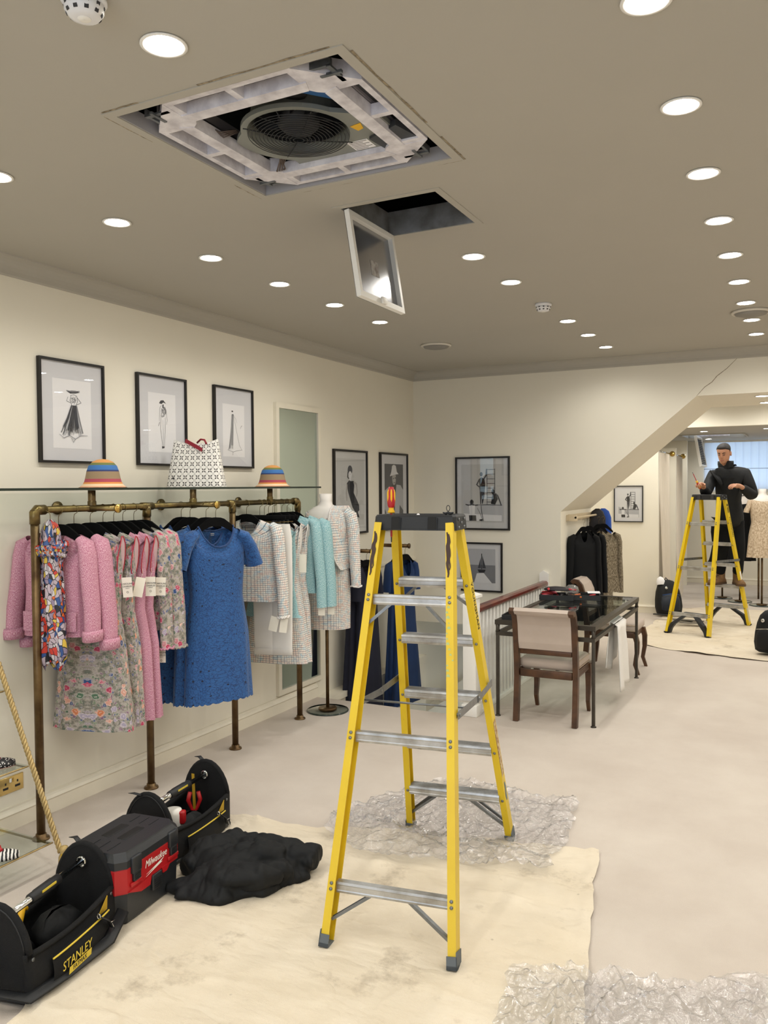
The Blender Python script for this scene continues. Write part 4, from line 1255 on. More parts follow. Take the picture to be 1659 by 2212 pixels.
# ================================================================ stepladders
def stepladder(name, label, loc, rz, ym, front, rear, braces, lean=-.03, old=True):
    o = thing(name, label, 'stepladder', (*loc, 0), rz, None)
    HT, hb, ht, db, dt = 1.60, .25, .155, .575, .085
    def rail(side, fb, z):
        """centre of rail at height z; side -1/1, fb -1 front / 1 rear"""
        f = z / HT
        hbb, htt = (hb, ht) if fb < 0 else (hb + .006, ht - .012)
        return V((side * (hbb + (htt - hbb) * f) + lean * f, fb * (db + (dt - db) * f), z))
    riv = M()
    for fb in (-1, 1):
        for s in (-1, 1):
            p0, p1 = rail(s, fb, .012), rail(s, fb, HT - .01)
            ax = (p1 - p0).normalized()
            lat = V((1, 0, 0)); lat = (lat - ax * lat.dot(ax)).normalized()
            dep = lat.cross(ax).normalized()
            if dep.y < 0: dep = -dep
            W, D, T = .031, (.066 if fb < 0 else .058), .005
            # channel section, open side facing the other rail
            c = [(0, -D / 2), (s * W, -D / 2), (s * W, D / 2), (0, D / 2), (0, D / 2 - T), (s * (W - T), D / 2 - T), (s * (W - T), -D / 2 + T), (0, -D / 2 + T)]
            c = [(x - s * W * .5, y) for x, y in c]
            if s < 0: c = c[::-1]
            M().sweep(c, p0, p1, lat, dep).build('rail', ym, o)
            if old:
                q0 = rail(s, fb, 0)
                b = M()
                b.sweep([(-W * .5 - .004, -D / 2 - .005), (W * .5 + .004, -D / 2 - .005), (W * .5 + .004, D / 2 + .004), (-W * .5 - .004, D / 2 + .004)], q0, q0 + ax * .014, lat, dep)
                b.sweep([(-W * .5 - .004, -D / 2 - .005), (W * .5 + .004, -D / 2 - .005), (W * .5 + .004, -D / 2 - .0005), (-W * .5 - .004, -D / 2 - .0005)], q0, q0 + ax * .045, lat, dep)
                b.sweep([(s * (W * .5 + .0005), -D / 2 - .005), (s * (W * .5 + .004), -D / 2 - .005), (s * (W * .5 + .004), D / 2 + .004), (s * (W * .5 + .0005), D / 2 + .004)], q0, q0 + ax * .06, lat, dep)
                b.build('foot', m_greyr, o)
            else:
                q0 = rail(s, fb, 0)
                M().sweep([(-W * .5 - .008, -D / 2 - .006), (W * .5 + .004, -D / 2 - .006), (W * .5 + .004, D / 2 + .004), (-W * .5 - .008, D / 2 + .004)], q0, q0 + ax * .014, lat, dep).build('foot', m_blackp, o)
            if old and fb < 0:
                # worn strap mark and old tape at the top of the front rails
                b = M()
                m0 = rail(s, fb, 1.37) - dep * (D / 2 + .001); m1 = rail(s, fb, 1.56) - dep * (D / 2 + .001)
                rr = random.Random(4 + s)
                pts = []
                for i in range(14):
                    f = i / 13
                    pts.append((-.006 + .0025 * sin(i * 1.3) + rr.uniform(-.0012, .0012), f * .19))
                b.stroke(pts, .014, lat, (m1 - m0).normalized(), m0)
                b.stroke([(p[0] + .007, p[1] * .8 + .03) for p in pts], .009, lat, (m1 - m0).normalized(), m0 - dep * .0004)
                b.build('tar_smear', mat('brown_smear', '#3a241a', .6), o)
            for z in (front if fb < 0 else rear):
                for dz in ((.009, -.011) if fb < 0 else (0,)):
                    c0 = rail(s, fb, z - .018 + dz) - dep * (D / 2)
                    if fb > 0: c0 = rail(s, fb, z - .02) - dep * (D / 2)
                    riv.lathe_at = None
                    riv.tube([c0 + dep * .002, c0 - dep * .003, c0 - dep * .0045], [.007, .0066, .003], 8)
    riv.m = 0
    q = riv.build('rivets', m_steel, o); q['kind'] = 'stuff'
    for fb, zs_ in ((-1, front), (1, rear)):
        for z in zs_:
            a, c = rail(-1, fb, z), rail(1, fb, z)
            x0, x1 = a.x + .012, c.x - .012
            yc = a.y
            dp = .07
            b = M()
            if fb < 0:
                # plain channel rungs on the unclimbed side
                sec = [(-.016, 0), (.012, 0), (.012, -.004), (-.012, -.004), (-.012, -.042), (-.016, -.042), (-.018, -.034), (-.0165, -.030), (-.0165, -.013), (-.018, -.009)]
                b.sweep(sec, (x0, yc, z), (x1, yc, z), (0, 1, 0), (0, 0, 1))
                b.build('rung', m_alu, o)
                continue
            sec = [(-dp / 2, 0), (dp / 2, 0), (dp / 2, -.036), (dp / 2 - .004, -.036), (dp / 2 - .004, -.005), (-dp / 2 + .004, -.005), (-dp / 2 + .004, -.04), (-dp / 2, -.04), (-dp / 2 - .003, -.03), (-dp / 2 - .0005, -.027), (-dp / 2 - .0005, -.012), (-dp / 2 - .003, -.009)]
            b.sweep(sec, (x0, yc, z), (x1, yc, z), (0, 1, 0), (0, 0, 1))
            for k in range(6):
                b.box(x0, x1, yc - dp / 2 + .006 + k * dp * .16, yc - dp / 2 + .010 + k * dp * .16, z, z + .0022)
            b.build('tread', m_alu, o)
    # diagonal braces
    def brace(p0, p1, w=.018):
        p0, p1 = V(p0), V(p1)
        t_ = (p1 - p0).normalized()
        lat = V((0, 1, 0)); up_ = t_.cross(lat).normalized()
        M().sweep([(-w / 2, 0), (w / 2, 0), (w / 2, .012), (w / 2 - .003, .012), (w / 2 - .003, .003), (-w / 2 + .003, .003), (-w / 2 + .003, .012), (-w / 2, .012)], p0, p1, lat, up_).build('brace', m_steel, o)
    for fb, zs_ in ((-1, front), (1, rear)):
        z = zs_[0]
        for s in (-1, 1):
            if braces == 'strut':
                t0 = rail(s, fb, .09 if fb < 0 else .085)
                tx = rail(s, fb, z)
                brace((t0.x - s * .012, t0.y - fb * .005, .085), (tx.x - s * .17, tx.y, z - .034))
                if fb > 0: brace((t0.x - s * .012, t0.y + .035, .09), (tx.x - s * .15, tx.y + .028, z - .034), .012)
            else:
                # curved black corner brace
                e0 = rail(s, fb, .03); e1 = rail(s, fb, z)
                A = [V((e0.x - s * .012, e0.y, .01)), V((e0.x - s * .022, e0.y, .07)), V((e0.x - s * .05, e0.y, .13)), V((e1.x - s * .14, e1.y, z - .036))]
                B = [V((e0.x - s * .04, e0.y, .01)), V((e0.x - s * .055, e0.y, .06)), V((e0.x - s * .095, e0.y, .115)), V((e1.x - s * .19, e1.y, z - .036))]
                b = M()
                b.loft([[p + V((0, -.028, 0)), q_ + V((0, -.028, 0)), q_ + V((0, .028, 0)), p + V((0, .028, 0))] for p, q_ in zip(A, B)], cap0=True, cap1=True, smooth=False)
                b.build('corner_brace', m_blackp, o)
            if old:
                zt = zs_[-1]
                a = rail(s, fb, zt - .12); c = rail(s, fb, zt)
                brace((a.x - s * .01, a.y, zt - .12), (c.x - s * .10, c.y, zt - .036), .014)
    # spreader bars with a hinge in the middle, and the tie rod
    zf, zb, zm = .85, .83, .70
    mids = []
    for s in (-1, 1):
        a = rail(s, -1, zf) + V((s * .024, .02, 0)); c = rail(s, 1, zb) + V((s * .024, 0, 0))
        mpt = (a * .42 + c * .58) + V((0, 0, -.012 if old else .0))
        st = M()
        for p, q_, off in ((a, mpt, 0), (mpt, c, .0035)):
            t_ = (q_ - p).normalized(); up_ = V((1, 0, 0)).cross(t_).normalized()
            st.sweep([(-.0015 + s * off, -.015), (.0015 + s * off, -.015), (.0015 + s * off, .015), (-.0015 + s * off, .015)], p - t_ * .015, q_ + t_ * .03, (1, 0, 0), up_)
        st.tube([mpt - V((s * .004, 0, 0)), mpt + V((s * .009, 0, 0))], .008, 10)
        for p in (a, c): st.tube([p - V((s * .02, 0, 0)), p + V((s * .005, 0, 0))], .007, 8)
        st.build('spreader', m_steel, o)
        mids.append(a * .8 + c * .2)
    if old:
        M().tube([mids[0], mids[1]], .0045, 6).build('tie_rod', m_steel, o)
    # moulded tool-tray top cap
    zc0, zc1 = HT - .035, HT + .03
    b = M()
    xc = lean
    tp = [(-.166, -.10), (.166, -.10), (.178, -.085), (.178, .085), (.166, .10), (-.166, .10), (-.178, .085), (-.178, -.085)]
    b.loft([[(x * 1.02 + xc, y * 1.06, zc0) for x, y in tp], [(x * 1.02 + xc, y * 1.06, zc0 + .01) for x, y in tp], [(x + xc, y, zc1 - .008) for x, y in tp], [(x * .97 + xc, y * .95, zc1) for x, y in tp]], cap0=True, smooth=False)
    b.loft([[(x * .97 + xc, y * .95, zc1) for x, y in tp], [(x * .9 + xc, y * .8, zc1) for x, y in tp], [(x * .88 + xc, y * .76, zc1 - .012) for x, y in tp]], cap1=True, smooth=False)
    for x in (-.10, -.06, .06, .10): b.box(x - .002 + xc, x + .002 + xc, -.1085, -.1005, zc0, zc1 - .012)
    cap = b.build('top_cap', m_blackp, o)
    b = M()
    b.prism([(-.10, 0), (-.06, 0), (-.064, .052), (-.096, .052)], .004, ((1, 0, 0), (0, 0, 1), (0, 1, 0)), (xc, -.1105, zc0 + .006))
    b.prism([(.06, 0), (.10, 0), (.096, .052), (.064, .052)], .004, ((1, 0, 0), (0, 0, 1), (0, 1, 0)), (xc, -.1105, zc0 + .006))
    b.build('cap_recess', m_slot if not old else mat('black_recess', '#060607', .7), cap)
    for y, z in ((-.05, .012), (.0, .03), (.05, .012), (-.05, .046), (.05, .046)):
        M().tube([(xc + .178, y, zc0 + z), (xc + .184, y, zc0 + z)], .006, 8).build('cap_bolt', m_steel, cap)
    # lettering down the right-hand rear rail
    a, c = rail(1, 1, 1.02 if old else 1.12), rail(1, 1, 1.40 if old else 1.36)
    mid_ = (a + c) / 2
    ax = (a - c).normalized()
    W, D = .031, .058
    lat = V((1, 0, 0)); lat = (lat - ax * lat.dot(ax)).normalized()
    dep = lat.cross(ax).normalized()
    # outer face of the rear rail faces +lateral
    text('YOUNGMAN', .042 if old else .046, m_ink, o, frame_mx(mid_ + lat * (W / 2 + .0012), ax, (ax.cross(lat) if False else lat.cross(ax))), shear=.2, squash=.95)
    if not old:
        b = M()
        p = rail(1, 1, 1.50)
        b.T = frame_mx(p + lat * (W / 2 + .001), ax, lat.cross(ax))
        b.loft([[(r * cos(2 * pi * j / 14), r * sin(2 * pi * j / 14), .0004) for j in range(14)] for r in (.017, .003)])
        for k in range(5): b.box(.026 + .001 * k, .10 - .005 * (k % 2), -.018 + k * .008, -.015 + k * .008, .0002, .0006)
        b.build('printed_marks', m_ink, o)
        p = rail(1, 1, .62)
        b = M(); b.T = frame_mx(p + lat * (W / 2 + .001), ax, lat.cross(ax)); b.box(-.07, .07, -.018, .018, 0, .0005); b.build('sticker', m_paper, o)
        p = rail(1, 1, .52)
        b = M(); b.T = frame_mx(p + lat * (W / 2 + .001), ax, lat.cross(ax)); b.box(-.02, .02, -.018, .018, 0, .0006); b.build('sticker', mat('dark_red_label', '#7c2320', .5), o)
        p = rail(1, 1, .14)
        b = M(); b.T = frame_mx(p + lat * (W / 2 + .001), ax, lat.cross(ax)); b.box(-.09, .09, -.018, .018, 0, .0005); b.build('sticker', mat('worn_sticker', '#cfc9b2', .7), o)
    else:
        p = rail(1, 1, .50)
        b = M(); b.T = frame_mx(p + lat * (W / 2 + .001), ax, lat.cross(ax)); b.box(-.15, .15, -.02, .02, 0, .0005); b.build('worn_label', mat('worn_label', '#d9c79a', .8, h2='#8a5a35', vs=60), o)
        p = rail(1, 1, .27)
        b = M(); b.T = frame_mx(p + lat * (W / 2 + .001), ax, lat.cross(ax)); b.stroke([(-.05, 0), (-.02, .006), (.02, -.004), (.05, .003)], .022, (1, 0, 0), (0, 1, 0), (0, 0, .0006)); b.build('paint_mark', mat('blue_grey_paint', '#6e8396', .7), o)
        b = M()
        p = rail(1, -1, 1.16)
        rr = random.Random(8)
        for k in range(14):
            z = 1.0 + .02 * k
            c0 = rail(1, -1, z); c0 = V((c0.x + rr.uniform(-.012, .012), c0.y - .0345, z))
            b.loft([[c0 + V((r * cos(2 * pi * j / 7), -.0004, r * 1.4 * sin(2 * pi * j / 7))) for j in range(7)] for r in (.001, rr.uniform(.003, .008))])
        b.build('paint_spots', mat('pale_green_paint', '#b9c98a', .7), o)['kind'] = 'stuff'
    return o
LC = (-1.457, 3.26)
L1 = stepladder('stepladder', 'worn yellow fibreglass stepladder on the dust sheet, a screwdriver in its top', LC, R(8.5), m_yel,
                (.225, .765, 1.30), (.255, .51, .78, 1.06, 1.335), 'strut')
L2 = stepladder('stepladder', 'clean yellow stepladder with black corner braces that the man stands on', (-1.03, 10.61), R(-18), m_yel2,
                (.25, .78, 1.30), (.25, .51, .78, 1.04, 1.31), 'corner', lean=0, old=False)
# screwdriver standing in the ladder top, wing nut gadget beside it
ML = MX.Translation((LC[0], LC[1], 0)) @ MX.Rotation(R(8.5), 4, 'Z')
def screwdriver(name, label, s=1.0):
    o = thing(name, label, 'screwdriver')
    M().lathe([(.001, .112 * s), (.01 * s, .111 * s), (.0125 * s, .104 * s), (.0165 * s, .09 * s), (.0165 * s, .07 * s), (.0185 * s, .055 * s), (.0155 * s, .03 * s), (.012 * s, .022 * s)], 18).build('handle', m_red, o)
    for k in range(6):
        a = 2 * pi * k / 6
        M().tube([((.0155 if i else .0135) * s * cos(a), (.0155 if i else .0135) * s * sin(a), z * s) for i, z in enumerate((.10, .088, .07, .055, .044))], [.002 * s, .0042 * s, .0045 * s, .004 * s, .0015 * s], 6).build('yellow_grip', m_yplas, o)
    M().lathe([(.012 * s, .024 * s), (.010 * s, .016 * s), (.016 * s, .004 * s), (.015 * s, .0), (.005 * s, -.002 * s)], 16).build('collar', m_yplas, o)
    M().lathe([(.0045 * s, 0), (.0045 * s, -.10 * s), (.003 * s, -.105 * s)], 10).build('insulated_shaft', m_red, o)
    M().lathe([(.003 * s, -.10 * s), (.003 * s, -.125 * s), (.0004, -.128 * s)], 8).build('tip', m_slot, o)
    return o
sd = screwdriver('screwdriver', 'red and yellow insulated screwdriver standing upright in the top of the near ladder')
sd.location = ML @ V((-.145, -.06, 1.638))
wn = thing('wing_bolt', 'small black wing bolt with a ring lying on the near ladder top', 'bolt', ML @ V((.10, -.03, 1.617)))
M().lathe([(.001, 0), (.014, 0), (.012, .006), (.006, .012), (.006, .022)], 14).build('base', m_blackp, wn)
M().tube([(-.024, 0, .022), (-.012, 0, .017), (0, 0, .02), (.012, 0, .017), (.024, 0, .022)], [.003, .006, .007, .006, .003], 8).build('wings', m_blackp, wn)
M().tube([(.008 * cos(a), 0, .04 + .012 * sin(a)) for a in [2 * pi * j / 14 for j in range(14)]], .0016, 6, closed=True).build('ring', m_blackp, wn)
cb = M().loft([[(.012 * f * cos(a), .009 * f * sin(a), z) for a in [2 * pi * j / 8 for j in range(8)]] for f, z in ((1, 0), (.9, .008), (.3, .016))], cap1=True).build('paper_scrap', m_paper, None, ML @ V((-.03, -.04, 1.618)))
tag(cb, 'tiny white crumpled scrap of paper on the near ladder top', 'scrap')

# ================================================================ dust sheets and polythene
def cloth(name, label, cat, poly, res, zf, mt, seed=0, thick=True):
    """a sheet filling polygon poly (world x, y), wrinkled by zf(x, y, edge distance)"""
    xs = [p[0] for p in poly]; ys = [p[1] for p in poly]
    b = M()
    # map the unit square onto the four sides of poly (given as left, bottom, right, top point lists)
    return b
def lerp_pts(P, t):
    L = [0]
    for a, c in zip(P, P[1:]): L.append(L[-1] + math.dist(a, c))
    d = t * L[-1]
    for i in range(len(P) - 1):
        if d <= L[i + 1] or i == len(P) - 2:
            f = (d - L[i]) / max(L[i + 1] - L[i], 1e-9)
            return (P[i][0] + (P[i + 1][0] - P[i][0]) * f, P[i][1] + (P[i + 1][1] - P[i][1]) * f)
def coons(B, Rr, T, Lf):
    """B bottom l->r, Rr right b->t, T top l->r, Lf left b->t"""
    def f(u, v):
        b_, t_, l_, r_ = lerp_pts(B, u), lerp_pts(T, u), lerp_pts(Lf, v), lerp_pts(Rr, v)
        o = []
        for k in (0, 1):
            q = (1 - v) * b_[k] + v * t_[k] + (1 - u) * l_[k] + u * r_[k]
            q -= (1 - u) * (1 - v) * B[0][k] + u * (1 - v) * B[-1][k] + (1 - u) * v * T[0][k] + u * v * T[-1][k]
            o.append(q)
        return o
    return f
def wig(P, amp, n, seed):
    rr = random.Random(seed)
    out = []
    for i in range(n + 1):
        x, y = lerp_pts(P, i / n)
        if 0 < i < n: x += rr.uniform(-amp, amp); y += rr.uniform(-amp, amp)
        out.append((x, y))
    return out
def sheet_obj(name, mt, f, nu, nv, zf):
    b = M()
    def fn(u, v):
        x, y = f(u, v)
        return (x, y, zf(x, y, min(u, v, 1 - u, 1 - v), u, v))
    return b.grid(nu, nv, fn).build(name, mt)
def nz(x, y, s, z=0): return NZ.noise(V((x * s, y * s, z)))
B_ = wig([(-2.36, 1.0), (-.30, 1.0)], .01, 20, 1)
R_ = wig([(-.30, 1.0), (-.57, 2.3), (-.66, 2.75), (-.72, 3.1), (-.80, 3.5), (-.865, 3.91)], .012, 36, 2)
T_ = wig([(-2.86, 3.42), (-2.70, 3.50), (-2.45, 3.52), (-2.2, 3.56), (-1.95, 3.68), (-1.6, 3.74), (-1.2, 3.84), (-.865, 3.91)], .014, 34, 3)
L_ = wig([(-2.36, 1.0), (-2.30, 1.80), (-2.46, 2.2), (-2.62, 2.7), (-2.86, 3.42)], .01, 30, 4)
def zs1(x, y, e, u, v):
    r = abs(nz(x * .5 + y * 1.1, y * .35 - x, 2.6, 1))
    ridge = max(0, .10 - r) / .10
    cr1 = max(0, .05 - abs(nz(x * .7 - y * .4, x * .3 + y * 1.5, 4.2, 11))) / .05
    w = .005 + .011 * ridge * max(0, nz(x, y, 1.3, 4) + .45) + .006 * cr1 * max(0, nz(x, y, 2.1, 15) + .3) + .002 * nz(x, y, 9, 7)
    g = math.exp(-((y - (3.46 + .1 * nz(x, y, 2)))/ .07) ** 2) + .7 * math.exp(-((y - 3.3 - .05 * nz(x, y, 3))/ .04) ** 2)
    w += .014 * g * (.6 + .8 * nz(x * 2, y * 5, 3, 9))
    ed = math.exp(-(e / .012) ** 2)
    w += .014 * ed * (.5 + nz(x * 3, y * 3, 2.3, 5)) + .008 * math.exp(-((u - .985) / .012) ** 2)
    # flat under the ladder feet and bags
    return max(.0025, w)
ds = sheet_obj('dust_sheet', m_sheet, coons(B_, R_, T_, L_), 210, 250, zs1)
tag(ds, 'large stained cream cotton dust sheet under the near ladder and tool bags', 'dust sheet')
B_ = wig([(-1.58, 9.28), (-1.35, 9.12), (-.9, 8.98), (-.5, 8.92), (.6, 8.75)], .02, 24, 11)
R_ = [(.6, 8.75), (.9, 12.2)]
T_ = wig([(-1.72, 12.1), (-1.2, 12.5), (-.5, 12.45), (.9, 12.2)], .03, 16, 12)
L_ = wig([(-1.58, 9.28), (-1.72, 10.3), (-1.68, 11.3), (-1.72, 12.1)], .02, 16, 13)
def zs2(x, y, e, u, v):
    w = .004 + .008 * max(0, nz(x, y, 2.2, 3)) + .016 * max(0, .12 - abs(nz(x * .5, y * 2.2, 1.2, 2))) / .12 * max(0, nz(x, y, .9, 8) + .3)
    if v < .06:
        w += .035 * max(0, nz(x, 0, 2.6, 6) + .15) * math.exp(-(v / .02) ** 2)
    w += .03 * math.exp(-((y - 11.5 - .3 * nz(x, y, 1.3)) / .06) ** 2) * max(0, .4 + nz(x, y, 2.2, 1))
    return max(.003, w)
ds2 = sheet_obj('dust_sheet', m_sheet, coons(B_, R_, T_, L_), 90, 110, zs2)
tag(ds2, 'cream dust sheet spread under the far ladder where the man stands', 'dust sheet')
def poly_sheet(label, B_, R_, T_, L_, nu, nv, zb, seed):
    f = coons(B_, R_, T_, L_)
    def zf(x, y, e, u, v):
        r1 = abs(nz(x, y, 7, seed)); r2 = abs(nz(x + y, y - x, 11, seed + 3)); r3 = abs(nz(x * 1.3, y * .8, 20, seed + 5))
        w = .028 * max(0, .22 - r1) / .22 + .018 * max(0, .2 - r2) / .2 + .010 * max(0, .2 - r3) / .2
        return zb(x, y) + .012 + w * (.35 + .9 * max(0, nz(x, y, 2.5, seed + 1) + .35))
    o = sheet_obj('polythene_sheet', m_poly, f, nu, nv, zf)
    tag(o, label, 'plastic sheet')
    return o
zb1 = lambda x, y: .022 if y < 3.7 else .004
poly_sheet('clear crumpled polythene sheet around the rear feet of the near ladder',
           wig([(-2.15, 3.50), (-1.9, 3.36), (-1.65, 3.4), (-1.4, 3.46), (-1.02, 3.56)], .03, 18, 21),
           wig([(-1.02, 3.56), (-1.04, 3.9), (-1.06, 4.15), (-1.12, 4.47)], .03, 14, 22),
           wig([(-2.12, 4.05), (-2.02, 4.32), (-1.85, 4.45), (-1.6, 4.52), (-1.35, 4.42), (-1.12, 4.47)], .03, 18, 23),
           wig([(-2.15, 3.50), (-2.2, 3.75), (-2.12, 4.05)], .02, 10, 24), 150, 130, zb1, 30)
poly_sheet('clear crumpled polythene sheet in the near right corner of the floor',
           wig([(-.80, 2.1), (-.4, 2.05), (.35, 2.1)], .02, 14, 31), wig([(.35, 2.1), (.3, 3.1)], .02, 10, 32),
           wig([(-.93, 2.80), (-.7, 2.86), (-.5, 2.92), (-.35, 2.97), (-.1, 3.16), (.3, 3.1)], .03, 20, 33), wig([(-.80, 2.1), (-.87, 2.45), (-.93, 2.80)], .015, 10, 34), 160, 130, lambda x, y: .018, 44)

# ================================================================ tool totes, vacuum box, jacket heap
m_tote = mat('black_ballistic_nylon', '#131416', .8, bump=.35, bs=420, spec=.3)
m_totel = mat('yellow_piping', '#d8bd3c', .6)
m_ypad = mat('yellow_panel', '#b8941f', .7)
def tote(label, loc, rz, L=.54, W=.25, logo=True):
    o = thing('tool_bag', label, 'tool bag', (*loc, .006), rz, 'open tool bags')
    hl, hw_ = L / 2, W / 2
    # end panels with a round arch
    def arch(y):
        return [(-hw_, .0), (-hw_, .17)] + [(-hw_ * cos(t) * (1 - .12 * sin(t)), .17 + .155 * sin(t)) for t in [pi * i / 14 for i in range(1, 14)]] + [(hw_, .17), (hw_, .0)]
    for s in (-1, 1):
        y = s * (hl - .02)
        b = M()
        b.prism(arch(0)[::-1], .022, ((1, 0, 0), (0, 0, 1), (0, 1, 0)), (0, y - .011, .0))
        e = b.build('end_panel', m_tote, o)
        pts = [(p[0] * .98, y, p[1]) for p in arch(0)[1:-1]]
        M().tube(pts, .013, 8).build('padded_rim', m_tote, e)
        M().tube([(p[0] * .93, y + s * .012, p[1] * .99) for p in arch(0)[1:-1]], .003, 6).build('zip', m_blackp, e)
        M().tube([(-.03, y + s * .014, .322), (-.06, y + s * .03, .334), (-.09, y + s * .03, .33)], [.012, .011, .003], 8, flat=.35).build('zip_pull_tab', m_blackp, e)
        # carabiner with strap clip
        b = M()
        b.tube([(.012 * cos(a) - .01, y + s * .018, .20 + .018 * sin(a)) for a in [2 * pi * j / 14 for j in range(14)]], .003, 6, closed=True)
        b.tube([(-.01, y + s * .02, .18), (-.008, y + s * .024, .14)], [.007, .009], 8)
        b.tube([(-.03, y + s * .022, .135), (-.028, y + s * .024, .122), (.012, y + s * .024, .122), (.014, y + s * .022, .135)], .003, 6)
        b.tube([(-.02, y + s * .016, .215), (0, y + s * .016, .215)], .008, 8)
        b.build('carabiner', m_chrome, e)
        M().lathe([(.0, .0), (.022, .002), (.026, .01), (.02, .018)], 14).build('handle_socket', m_chrome, e, (0, y - s * .012, .262)).rotation_euler = (R(90 * s), 0, 0)
    # bottom and side walls: low in the middle, bulging pocket on both sides
    M().bbox(-hw_ - .01, hw_ + .01, -hl, hl, 0, .025, .012).build('base', m_blackp, o)
    for s in (-1, 1):
        def wall(u, v):
            y = -hl + L * u
            top = .175 - .03 * sin(pi * u)
            bul = .03 * sin(pi * min(1, v * 1.15)) * sin(pi * u) ** .5 if v < .87 else 0
            return (s * (hw_ + bul), y, .01 + (top - .01) * v)
        b = M(); b.grid(20, 10, wall)
        w_ = b.build('side_panel', m_tote, o)
        sd_ = w_.modifiers.new('solid', 'SOLIDIFY'); sd_.thickness = .012; sd_.offset = -1 if s > 0 else 1
        b = M(); b.tube([(s * (hw_ + .001), -hl + .03 + (L - .06) * i / 12, .172 - .03 * sin(pi * (.06 + .88 * i / 12))) for i in range(13)], .010, 8); b.build('top_binding', m_tote, w_)
        # zipped pocket with yellow piping
        def pk_(u, v):
            y = -hl + .10 + (L - .20) * u
            bul = .028 * (sin(pi * min(1, .15 + v * .8)) ** .6) * (sin(pi * (.04 + .92 * u)) ** .35)
            return (s * (hw_ + .022 + bul), y, .02 + .10 * v)
        M().grid(16, 8, pk_).build('zip_pocket', m_tote, w_)
        b = M(); b.tube([tuple(V(pk_(i / 14, .93)) + V((s * .004, 0, .002))) for i in range(15)], .0035, 6); b.build('yellow_piping', m_totel, w_)
        if s > 0:
            yq = hl - .135
            M().prism([(0, 0), (.08, .01), (.085, .07), (.06, .05)], .003, ((0, 1, 0), (0, 0, 1), (1, 0, 0)), (hw_ + .012, yq - .03, .09)).build('yellow_panel', m_ypad, w_)
            b = M(); b.tube([(hw_ + .045, yq - .05, .135), (hw_ + .06, yq - .01, .10), (hw_ + .05, yq + .02, .06)], .011, 8, flat=.3); b.build('pocket_strap', m_blackp, w_)
            b = M()
            b.tube([(hw_ + .048 + .007 * cos(a), yq - .055, .138 + .009 * sin(a)) for a in [2 * pi * j / 8 for j in range(8)]], .002, 5, closed=True)
            b.build('buckle', m_chrome, w_)
            b = M()
            b.tube([(hw_ + .057, yq + .018, .075), (hw_ + .06, yq + .03, .045)], .0018, 5); b.tube([(hw_ + .055, yq + .005, .082), (hw_ + .06, yq + .03, .082)], .002, 5); b.tube([(hw_ + .055, yq + .02, .046), (hw_ + .06, yq + .04, .046)], .002, 5)
            b.build('buckle', m_chrome, w_)
            b = M()
            for y in (-hl + .035, hl - .035): b.tube([(hw_ - .004, y, .145), (hw_ + .004, y, .145)], .007, 10)
            b.build('rivets', m_steel, w_)
            if logo:
                P = V((hw_ + .0555, -hl + .205, .072))
                text('STANLEY', .042, m_totel, w_, frame_mx(P, (0, 1, 0), (-.12, 0, 1)), shear=.25)
                b = M(); b.T = frame_mx(P + V((.0, .01, -.03)), (0, 1, 0), (-.1, 0, 1)); b.prism([(-.062, -.011), (.07, -.011), (.078, .011), (-.054, .011)], .0006); b.build('logo_bar', m_totel, w_)
                text('FATMAX', .021, m_ink, w_, frame_mx(P + V((.0012, .012, -.03)), (0, 1, 0), (-.1, 0, 1)), shear=.25)
    # telescopic chrome handle with rubber grip
    M().tube([(0, -hl + .03, .262), (0, hl - .03, .262)], .0125, 14).build('handle_tube', m_chrome, o)
    b = M(); b.tube([(0, y, .262) for y in (-.085, -.08, -.05, -.045, .045, .05, .08, .085)], [.014, .02, .02, .022, .022, .02, .02, .014], 14)
    g_ = b.build('grip', m_blackp, o)
    M().box(.0205, .023, -.04, .04, .268, .276).build('grip_badge', m_totel, g_)
    # shoulder strap hanging over the front corner
    if logo:
        b = M()
        b.tube([(.0, -hl - .02, .13), (.05, -hl - .05, .07), (.14, -hl - .01, .04), (.165, -.1, .03), (.19, .12, .03), (.17, hl - .02, .075)], .024, 8, flat=.16, upv=(1, 0, .3))
        b.build('shoulder_strap', m_blackp, o)
    return o
t1 = tote('open black tool bag with chrome handle in the near left corner, yellow piping', (-2.505, 2.105), R(13))
t2 = tote('open black tool bag with chrome handle beyond the red and black box', (-2.735, 3.11), R(7), L=.53, logo=False)
# contents
tp = thing('tape_measure', 'white and red tape measure case lying in the farther tool bag', 'tape measure', (-2.73, 3.06, .10), R(20))
M().loft([[(.045 * f * cos(a), .04 * f * sin(a), z) for a in [2 * pi * j / 18 for j in range(18)]] for f, z in ((.9, 0), (1, .01), (1, .07), (.85, .09), (.4, .097))], cap0=True, cap1=True).build('case', m_white, tp)
M().bbox(.02, .06, -.02, .02, .02, .085, .01).build('red_grip', m_red, tp)
kn = thing('pliers', 'red handled pliers standing in the farther tool bag', 'pliers', (-2.77, 3.26, .10), R(40))
for s in (-1, 1): M().tube([(s * .02, 0, .1), (s * .03, 0, .06), (s * .012, 0, .01), (0, 0, 0)], [.01, .011, .008, .006], 8).build('grip', m_red, kn)
M().tube([(0, 0, .005), (0, 0, -.06)], [.012, .005], 8).build('jaw', m_steel, kn)
yk = M().loft([[(.022 * f * cos(a), .022 * f * sin(a), z) for a in [2 * pi * j / 14 for j in range(14)]] for f, z in ((.6, 0), (1, .015), (1, .04), (.5, .055))], cap0=True, cap1=True).build('yellow_bulb', m_yplas, None, (-2.655, 2.93, .14))
tag(yk, 'round yellow screwdriver handle end showing in the farther tool bag', 'handle')
